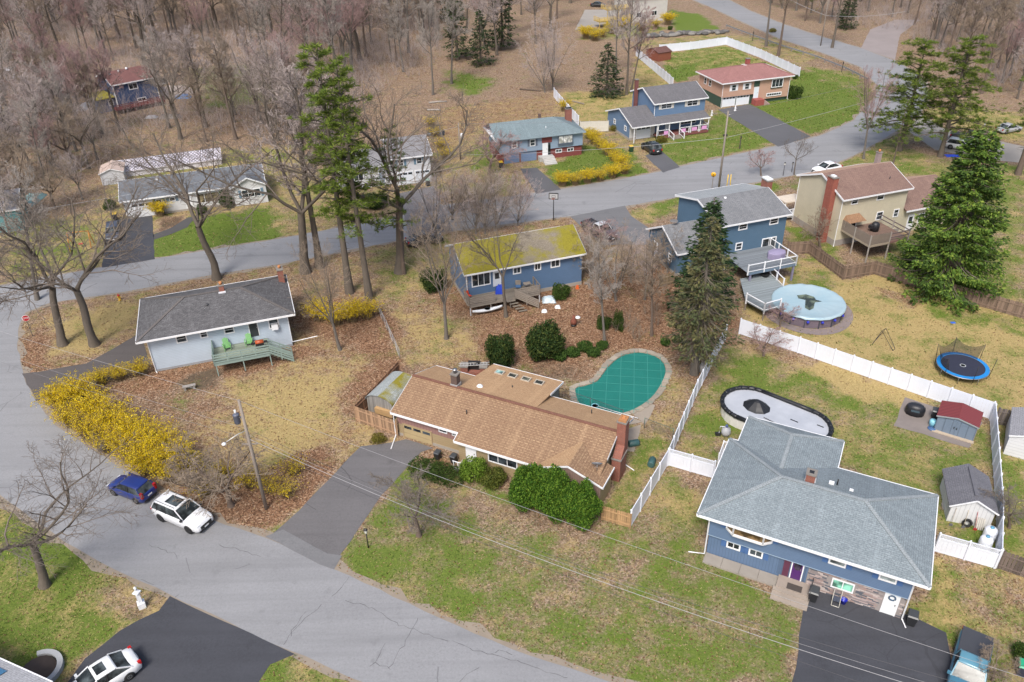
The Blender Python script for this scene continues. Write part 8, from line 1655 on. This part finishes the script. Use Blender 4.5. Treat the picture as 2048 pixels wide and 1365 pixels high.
b = G((1423,384)); t = thing('arrow_sign', 'yellow round warning sign with black arrow by the tall pole', 'sign', b, -.35); BR((0,0,0),(0,0,2.9),.07,.06).b('post', plain((.16,.13,.10),.7), t); d = LT([(.36,0),(.36,.02)], 20).b('face', plain((.70,.36,.01),.4), t); d.location = (0,-.05,2.65); d.rotation_euler = (R(90),0,0)
BX(.0,.06,-.085,-.075,2.42,2.72).b('arrow', DARK, t); m_ = MB(); m_.add([(-.18,-.08,2.72),(.06,-.08,2.66),(.06,-.08,2.8)], [(0,1,2)]); m_.b('arrow_head', DARK, t)
b = G((1456,380)); t = thing('guy_wire_guard', 'pair of yellow plastic guy wire guards beside the tall pole', 'pole guard', b)
for k in (-.25,.25): TB([(k, 0,0),(k * .8,.1,2.3)], .06,6).b('sleeve', plain((.70,.45,.01),.5), t)
b = G((1107,441)); t = thing('basketball_hoop', 'black basketball hoop on a pole by the middle road', 'basketball hoop', b, -.2); hb = 3.2; TB([(0,0,0),(0,0, hb)], .06,8).b('pole', DARK, t); k = MB()
for q in ((-.65,.65, hb - .12, hb - .02),(-.65,.65, hb + .68, hb + .78),(-.65,-.55, hb - .02, hb + .68),(.55,.65, hb - .02, hb + .68)): k.box(q[0], q[1], -.1,-.05, q[2], q[3])
bb = k.b('backboard_frame', DARK, t); BX(-.55,.55,-.08,-.06, hb - .02, hb + .68).b('backboard', plain((.42,.43,.44),.2), t); m_ = MB()
for q in ((-.25,.25, hb + .1, hb + .14),(-.25,.25, hb + .42, hb + .46),(-.25,-.21, hb + .14, hb + .42),(.21,.25, hb + .14, hb + .42)): m_.box(q[0], q[1], -.1,-.085, q[2], q[3])
m_.b('target_square', DARK, bb); ring = [(.23 * math.cos(2 * math.pi * j / 16),-.38 + .23 * math.sin(2 * math.pi * j / 16), hb + .08) for j in range(17)]; TB(ring, .02,5, cap=False).b('rim', plain((.4,.08,.02),.5), t)
def lamp_post(base, h_, label, mt=DARK, name='lamp_post'):
    t = thing(name, label, 'lamp post', G(base)); TB([(0,0,0),(0,0, h_)], .045,8).b('post', mt, t); LT([(.06,0),(.12,.04),(.14,.26),(.1,.3)], 6,(0,0, h_), smooth=False).b('lantern', glass((.3,.3,.28),.2), t); LT([(.17,.3),(.1,.4),(.02,.46)], 6,(0,0, h_), smooth=False).b('cap', mt, t)
lamp_post((737,1096),1.55, 'black lantern post on the lawn beside the long driveway'); lamp_post((1566,352),1.7, 'black lantern post before the yellow house front'); lamp_post((1963,272),1.8, 'dark post with round top past the parked pickup'); lamp_post((1583,345),1.2, 'short dark post beside the forked bare tree')
for k, (p, lab) in enumerate((((1505,82), 'dark delineator post on the guard rail near the first trunk'),((1683,145), 'dark delineator post at the lower end of the guard rail'),((1479,298), 'dark post on the lawn verge of the porch house'))): t = thing('marker_post', lab, 'post', G(p)); BR((0,0,0),(0,0,2.2),.14,.14).b('post', plain((.07,.06,.05),.8), t); BX(-.1,.1,-.1,-.07,1.7,2.1).b('reflector', DARK, t)
b = G((285,1214)); t = thing('white_lamp_post', 'white square pillar lamp post at the edge of the lower driveway', 'lamp post', b, .5); BX(-.24,.24,-.24,.24,0,.5).b('plinth', WHITE, t); BX(-.13,.13,-.13,.13,.5,1.45).b('shaft', WHITE, t); LT([(.3,1.45),(.3,1.53),(.02,1.72)], 4, smooth=False).b('cap', WHITE, t); LT([(.05,1.68),(.09,1.74),(.11,1.95),(.05,2.02),(.01,2.05)], 8).b('lantern', plain((.62,.64,.66),.3), t)
# guard rail along the upper road
rl = fence_line([(1452,56),(1500,74),(1560,96),(1630,118),(1690,142),(1735,165)], 3.8); o0 = Vector((rl[0].x, rl[0].y, 0)); t = thing('guard_rail', 'galvanised guard rail on the outside of the upper road', 'guard rail', o0); gm = plain((.28,.29,.31),.5,.4, name='guard_steel')
for p in rl: BX(-.09,.09,-.09,.09,0,.8).b('post', plain((.22,.2,.19),.8), t).location = (p.x - o0.x, p.y - o0.y, 0)
for a, b in zip(rl[:-1], rl[1:]): A_, B_ = Vector((a.x, a.y, .66)) - o0, Vector((b.x, b.y, .66)) - o0; BR(A_, B_, .08,.32).b('rail', gm, t)
# stone terrace wall at the top
rs_ = random.Random(6); stn = [LT([(.3,0),(.9,.15),(1.0,.5),(.7,.85),(.2,1.0)], 7, smooth=False).mesh('boulder', plain(c, .95, var=.35, sc=4, name='boulder')) for c in ((.13,.125,.12),(.19,.18,.165),(.09,.085,.08))]
tw = thing('stone_terrace', 'rough dark boulder terrace above the white fenced lawn', 'stone wall', G((1380,72)))
for k in range(46): 
    q = G((1290 + 165 * k / 46 + rs_.uniform(-3,3),74 - 9 * k / 46 + rs_.uniform(-2.5,2.5))); o = link('boulder', rs_.choice(stn), tw); o.location = q - G((1380,72)); o.scale = (rs_.uniform(.7,1.4), rs_.uniform(.6,1.1), rs_.uniform(.5,1.0)); o.rotation_euler = (0,0, rs_.uniform(0,6))
# ------------------------------------------------------------------ yard things
c_ = G((1926,742),0); rT = (G((1980,745),.85) - G((1874,718),.85)).length / 2; ct = (G((1980,742),.85) + G((1873,720),.85)) / 2; t = thing('trampoline', 'round blue edged trampoline with sagging black safety net', 'trampoline', (ct.x, ct.y, 0)); BLU = plain((.015,.20,.52),.45, name='blue_pad'); k = 40
m_ = MB(); vs = []
for j in range(k): a = 2 * math.pi * j / k; vs += [(rT * .84 * math.cos(a), rT * .84 * math.sin(a),.86),(rT * math.cos(a), rT * math.sin(a),.86),(rT * 1.0 * math.cos(a), rT * math.sin(a),.80)]
m_.add(vs, [(3 * j, 3 * j + 1,(3 * j + 4) % (3 * k),(3 * j + 3) % (3 * k)) for j in range(k)] + [(3 * j + 1,3 * j + 2,(3 * j + 5) % (3 * k),(3 * j + 4) % (3 * k)) for j in range(k)]); m_.b('edge_pad', BLU, t)
MB().add([(rT * .85 * math.cos(2 * math.pi * j / k), rT * .85 * math.sin(2 * math.pi * j / k),.83) for j in range(k)], [tuple(range(k))]).b('mat', plain((.022,.025,.045),.7), t); TB([(rT * math.cos(2 * math.pi * j / k), rT * math.sin(2 * math.pi * j / k),.79) for j in range(k + 1)], .04,6, cap=False).b('frame_ring', METAL, t); LT([(.28,.835),(.28,.838),(.2,.838),(.2,.835)], 20).b('logo_ring', plain((.4,.42,.44),.6), t)
for j in range(8): a = 2 * math.pi * j / 8 + .2; TB([(rT * .98 * math.cos(a), rT * .98 * math.sin(a),.8),(rT * .98 * math.cos(a), rT * .98 * math.sin(a),.03)], .03,6).b('leg', METAL, t)
tops = []
for j in range(6): a = 2 * math.pi * j / 6 + .45; p0 = Vector((rT * 1.02 * math.cos(a), rT * 1.02 * math.sin(a),.3)); p2 = Vector((rT * 1.1 * math.cos(a), rT * 1.1 * math.sin(a),2.45)); TB([p0, p2], .025,6).b('net_pole', DARK, t); tops.append((a, p2))
def _net(name):
    n = NT(name); tr = n.n('BsdfTransparent'); mx = n.n('MixShader'); mx.inputs[0].default_value = .55; out = n.t.nodes['Material Output']; n.l(tr.outputs[0], mx.inputs[1]); n.l(n.b.outputs[0], mx.inputs[2]); n.l(mx.outputs[0], out.inputs[0]); return n.done((.02,.02,.022),.8)
NET = mat('net', _net)
for j in (0,1,2):
    a0, q0 = tops[j]; a1_, q1 = tops[j + 1]; m_ = MB(); n = 8; vs = []
    for i in range(n + 1): u = i / n; a = a0 + (a1_ - a0) * u; tp = q0.lerp(q1, u) - Vector((0,0,.75 * 4 * u * (1 - u) * .75)); vs += [(rT * .86 * math.cos(a), rT * .86 * math.sin(a),.87), tuple(tp * .98)]
    m_.add(vs, [(2 * i, 2 * i + 2,2 * i + 3,2 * i + 1) for i in range(n)]); m_.b('net', NET, t)
b = G((1770,690)); t = thing('goal_frame', 'toppled thin black goal frame lying on the straw lawn', 'goal', b, .3); q = [G(p, z) - b for p, z in (((1772,657),.75),((1790,697),.05),((1786,702),.02),((1764,662),.7),((1744,690),.03),((1748,684),.3))]
rt_ = Matrix.Rotation(-.3,3, 'Z'); q = [rt_ @ x for x in q]
for a, c in ((0,1),(1,2),(2,3),(3,0),(3,4),(0,5),(4,5)): TB([q[a], q[c]], .025,5).b('bar', DARK, t)
def cover_box(label, base, s_, c, rz=0, name='covered_grill', cat='grill'):
    t = thing(name, label, cat, G(base) + Vector((0,0,.022)), rz); LT([(.7,0),(.72,.6),(.66,.9),(.45,1.08),(.1,1.14),(.02,1.15)], 10, smooth=True).b('cover', plain(c, .45, var=.3, sc=3), t).scale = s_; return t
cg = cover_box('black covered grill standing on the concrete pad', (1828,828),(1.15,.8,.95),(.016,.017,.022), HB.ang); BX(-.35,.35,-.62,-.6,.55,.75).b('pocket', plain((.05,.08,.10),.6), cg)
def wheelie(label, base, rz, c=(.02,.021,.024), lid=(.05,.055,.06), s_=1.0, z=.022):
    t = thing('wheeled_bin', label, 'bin', G(base) + Vector((0,0, z)), rz); m_ = MB(); m_.add([(-.24,-.27,.06),(.24,-.27,.06),(.24,.25,.06),(-.24,.25,.06),(-.31,-.36,.95),(.31,-.36,.95),(.31,.34,.95),(-.31,.34,.95)], [(3,2,1,0),(0,1,5,4),(1,2,6,5),(2,3,7,6),(3,0,4,7),(4,5,6,7)]); m_.b('bin_body', plain(c, .5), t)
    m_ = MB(); m_.add([(-.33,-.4,.95),(.33,-.4,.95),(.33,.38,.97),(-.33,.38,.97),(-.28,-.32,1.03),(.28,-.32,1.03),(.28,.3,1.07),(-.28,.3,1.07)], [(3,2,1,0),(0,1,5,4),(1,2,6,5),(2,3,7,6),(3,0,4,7),(4,5,6,7)]); m_.b('lid', plain(lid, .4), t); TB([(-.25,.4,.95),(.25,.4,.95)], .02,6).b('handle', DARK, t)
    for sx in (-1,1): o = LT([(.12,-.03),(.12,.03)], 12).b('wheel', TYRE, t); o.location = (sx * .26,.26,.12); o.rotation_euler = (0, R(90),0)
    t.scale = (s_, s_, s_); return t
wheelie('black wheeled bin beside the front steps of the split-level house', (1624,1200), HB.ang); wheelie('black wheeled bin at the driveway corner of the split-level house', (1820,1248), HB.ang); wheelie('green bin with yellow lid near the porch house hedge', (1262,304),.3,(.02,.06,.03),(.55,.36,.03), z=0); wheelie('dark bin with yellow lid behind the white ranch driveway car', (232,440),.3,(.03,.03,.03),(.60,.40,.02), z=0); wheelie('dark bin with pale green lid at the pale split house garage', (856,372),.3,(.03,.03,.03),(.2,.32,.25), z=0); wheelie('black bin with green lid at the right driveway edge', (2040,1348), HB.ang, (.03,.035,.06),(.02,.30,.16), z=0); wheelie('black bin beside the metal shed on the concrete pad', (1868,838), HB.ang, z=.022); wheelie('yellow lidded bin before the slate roofed ranch garage', (1002,336),.2,(.05,.05,.05),(.6,.38,.02), z=0)
for (bs, lab) in (((876,918), 'black bin at the brown ranch garage corner'),((908,925), 'black bin beside the brown ranch front step')): wheelie(lab, bs, HA.ang, s_=.8, z=0)
t = thing('water_jug', 'pale blue tub stacked beside the metal shed', 'tub', G((1864,852)) + Vector((0,0,.022)), HB.ang); LT([(.28,0),(.32,.5),(.26,.62),(.1,.68)], 12).b('tub', plain((.22,.50,.60),.4), t); LT([(.33,.0),(.36,.05),(.33,.1)], 12,(0,-.5,0)).b('basin', plain((.06,.12,.25),.5), t)
b = G((1686,1207)); t = thing('bucket', 'blue bucket against the stone veneer wall', 'bucket', b + Vector((0,0,.022))); LT([(.16,0),(.22,.36),(.24,.38),(.21,.37),(.15,.05)], 12).b('pail', plain((.01,.02,.35),.4), t); TB([(.23 * math.cos(a),0,.38 + .16 * math.sin(a)) for a in np.linspace(0, math.pi, 9)], .012,5).b('handle', METAL, t)
t = thing('push_stroller', 'grey frame stroller seat by the stone veneer wall', 'stroller', G((1671,1206)) + Vector((0,0,.022)), HB.ang); fr = plain((.45,.43,.38),.5)
for sx in (-.25,.25): TB([(sx, -.4,.06),(sx, .1,.5),(sx, .3,1.0)], .025,6).b('frame_tube', fr, t); TB([(sx, .4,.06),(sx, -.05,.45)], .025,6).b('leg', fr, t)
TB([(-.25,.3,1.0),(.25,.3,1.0)], .03,6).b('handle', fr, t); BX(-.22,.22,-.25,.2,.36,.42).b('seat', plain((.05,.06,.09),.8), t); TB([(-.25,-.4,.06),(.25,-.4,.06)], .03,6).b('axle', fr, t)
for (bs, lab) in (((1966,1098), 'white plastic barrel with blue cap beside the fence corner'),((1975,1080), 'white plastic tank behind the capped barrel')): t = thing('water_barrel', lab, 'barrel', G(bs)); LT([(.4,0),(.45,.1),(.46,.5),(.45,.95),(.36,1.15),(.12,1.22)], 14).b('drum', plain((.66,.69,.74),.4), t); LT([(.14,1.2),(.14,1.3),(.02,1.32)], 10).b('cap', plain((.10,.28,.42),.4), t)
t = thing('air_conditioner_unit', 'white outdoor unit at the side of the split-level rear wing', 'air conditioner', HB.world((8.5,10.2,0)), HB.ang); BX(-.4,.4,-.4,.4,0,.85).b('casing', WHITE, t); LT([(.34,.86),(.34,.89),(.1,.9)], 14).b('fan_grille', DARK, t); TB([(-.3,.3,.4),(-.6,.3,1.0),(-.7,.1,2.5)], .04,5).b('pipe', WHITE, t)
b = G((1405,745)); t = thing('gas_cylinder', 'grey gas cylinder standing by the white fence and spruce', 'gas cylinder', b); LT([(.3,.03),(.38,.15),(.38,.75),(.25,.95),(.1,1.0)], 12).b('tank', plain((.33,.33,.33),.5), t); TB([(.2 * math.cos(a),.2 * math.sin(a),1.1) for a in np.linspace(.5,5.8,12)], .03,5).b('collar', plain((.4,.4,.4),.5), t); LT([(.06,.98),(.06,1.12)], 8).b('valve', METAL, t)
for (bs, lab, rz) in (((1267,892), 'dark green drum lying beside the brick chimney foot', .2),((1303,930), 'dark teal drum lying by the white fence', 1.2)): t = thing('drum', lab, 'drum', G(bs), rz); m_ = MB(); m_.tube([(-.45,0,.3),(-.4,0,.3),(.4,0,.3),(.45,0,.3)], [.26,.3,.3,.26], 14); m_.b('drum_body', plain((.04,.10,.10),.5), t); TB([(.44,0,.3),(.5,0,.3)], .22,14).b('drum_end', DARK, t)
# stone barbecue with ladder behind the brown ranch
b = G((949,748)); t = thing('stone_barbecue', 'old stone barbecue hearth behind the brown ranch', 'barbecue', b, HA.ang + .35); sm = concrete((.24,.22,.20))
for sx in (-1,1): BX(sx * .95 - .35, sx * .95 + .35,-.4,.4,0,.95).b('pier', BRICK, t); BX(sx * .95 - .4, sx * .95 + .4,-.45,.45,.95,1.08).b('slab', sm, t)
BX(-.6,.6,-.3,.4,0,.35).b('hearth', BRICK, t); BX(-.6,.6,.2,.4,.35,1.3).b('fireback', DARK, t)
t2 = thing('ladder', 'aluminium ladder lying across the stone barbecue', 'ladder', b + Vector((0,0,1.1)), HA.ang + .45)
for sy in (-.2,.2): BR((-1.5, sy, 0),(1.5, sy, .1),.04,.09).b('stile', plain((.5,.5,.5),.4,.4), t2)
for k in range(9): x = -1.3 + .32 * k; BR((x, -.2,.05 + .033 * x),(x, .2,.05 + .033 * x),.05,.03).b('rung', plain((.5,.5,.5),.4,.4), t2)
b = G((380,779)); t = thing('stone_bench', 'small concrete bench on the dark mossy patch', 'bench', b, .35); BX(-.6,.6,-.18,.18,.38,.46).b('seat', concrete((.30,.28,.26)), t)
for x in (-.42,.42): BX(x - .09, x + .09,-.15,.15,0,.38).b('leg', concrete((.28,.26,.24)), t)
b = G((1147,652)); t = thing('chiminea', 'rusty chiminea stove with white cover among red leaves', 'stove', b); LT([(.2,.2),(.33,.35),(.36,.6),(.22,.85),(.14,.95),(.12,1.3)], 12).b('stove_body', plain((.16,.05,.03),.8), t); LT([(.3,1.0),(.26,1.1),(.02,1.2)], 8,(.45,0,0)).b('cover', WHITE, t); LT([(.3,0),(.25,.2),(.18,.22)], 8).b('stand', DARK, t)
tarp(G((1905,312)),(2.2,1.2,.15),(.02,.06,.5), 'blue sheet on the grass beside the white crossover', 'plastic_sheet', 'sheet', 21); tarp(G((346,190)),(7.5,4.5,1.9),(.40,.34,.30), 'tan tarpaulin heap beside the dark blue woodland house', seed=22); tarp(G((366,196)),(3.2,1.6,.8),(.02,.16,.42), 'bright blue tarpaulin by the tan heap', seed=23); tarp(G((303,236)),(2.2,1.2,.5),(.42,.42,.44), 'pale grey sheet in the woodland clearing', seed=24); tarp(G((172,215)),(2.0,4.5,.9),(.5,.52,.56), 'pale covered boat in the trees', 'covered_boat', 'boat', 25); tarp(G((105,192)),(4.0,2.4,1.2),(.42,.46,.52), 'grey covered heap in the trees by the vans', seed=26); tarp(G((872,268)),(3.0,2.2,1.1),(.04,.04,.045), 'dark covered pile beside the lot line forsythia', seed=27); tarp(G((340,236)),(4.2,1.6,.8),(.10,.085,.075), 'dark brush heap in the woodland clearing', 'brush_heap', 'brush', 28); tarp(G((62,405)),(2.2,5.5,1.1),(.25,.42,.42), 'pale teal covered boat by the teal walled house', 'covered_boat', 'boat', 29); tarp(G((1906,646)),(.5,.3,.08),(.02,.10,.5), 'blue scrap on the straw lawn', 'plastic_scrap', 'scrap', 30)
for k, (p, L_, c, lab) in enumerate((((876,206),3.6,(.35,.32,.29), 'long cut log on the leaf covered clearing'),((868,222),2.6,(.38,.35,.32), 'short cut log below the long one'),((1060,182),4.5,(.12,.09,.07), 'dark fallen log at the wood edge'),((1145,205),5.5,(.26,.22,.18), 'fallen branch on the fenced back lawn'))): t = thing('log', lab, 'log', G(p),.2 - .3 * k); TB([(-L_ / 2,0,.16),(0,.1,.17),(L_ / 2,0,.15)], [.17,.15,.12], 8).b('trunk', bark(mul(c, .6), c), t); TB([(.2,.05,.16),(.8,.6,.3)], [.06,.03], 5).b('stub', bark(mul(c, .6), c), t)
t = thing('wooden_swing_frame', 'orange wooden climbing frame beside the white ranch driveway', 'climbing frame', G((165,495)),.2); om = plain((.45,.19,.04),.8)
for x in (-1.3,1.3): TB([(x, -.9,0),(x, 0,2.2)], .06,6).b('leg', om, t); TB([(x, .9,0),(x, 0,2.2)], .06,6).b('leg', om, t)
TB([(-1.4,0,2.2),(1.4,0,2.2)], .06,6).b('beam', om, t); BX(-.3,.2,-.15,.15,.5,.54).b('swing_seat', plain((.5,.05,.05),.5), t); TB([(-.3,0,.5),(-.3,0,2.2)], .015,4).b('chain', METAL, t); TB([(.2,0,.5),(.2,0,2.2)], .015,4).b('chain', METAL, t)
# curved planter at the lower left corner
m_ = MB(); k = 16; vs = []
for j in range(k + 1): a = R(-60 + 200 * j / k); vs += [(1.15 * math.cos(a),1.15 * math.sin(a),0),(1.15 * math.cos(a),1.15 * math.sin(a),.35),(1.5 * math.cos(a),1.5 * math.sin(a),.35),(1.5 * math.cos(a),1.5 * math.sin(a),0)]
m_.add(vs, [(4 * j + i, 4 * j + i + 1,4 * j + i + 5,4 * j + i + 4) for j in range(k) for i in range(3)]); t = thing('curved_planter', 'curved grey planter wall beside the solar panelled roof', 'planter', G((78,1345)),-.4); m_.b('wall', concrete((.36,.37,.38)), t); LT([(1.14,.02),(1.1,.24),(.02,.26)], 16).b('soil', plain((.07,.05,.04),.95), t)
# flag at the yellow house porch
fp = HF.world((-1.2,10.6,2.4)); t = thing('flag', 'small striped flag on the yellow house porch post', 'flag', fp, HF.ang); TB([(0,0,0),(-.7,0,.5)], .02,5).b('staff', WHITE, t)
for k in range(7): BX(-.75,-.72,-.02 - 0,.0,-.55 + .13 * k, -.55 + .13 * k + .12).b('stripe', plain((.55,.04,.05),.7) if k % 2 == 0 else WHITE, t).scale = (1,30,1)
BX(-.76,-.75,-.3,0,-.02,.4).b('canton', plain((.03,.05,.2),.7), t)
for k, p in enumerate(((1470,222),(1423,232))): t = thing('lawn_statue', ('white figure on the salmon house driveway', 'white figure on the grass beside the porch house')[k], 'statue', G(p)); LT([(.16,0),(.2,.12),(.12,.4),(.16,.62),(.08,.75),(.12,.86),(.1,.98),(.02,1.05)], 10).b('statue_body', WHITE, t); BX(-.2,.2,-.2,.2,0,.1).b('base', WHITE, t); TB([(.1,0,.6),(.28,-.05,.4)], .04,6).b('arm', WHITE, t)
litter()
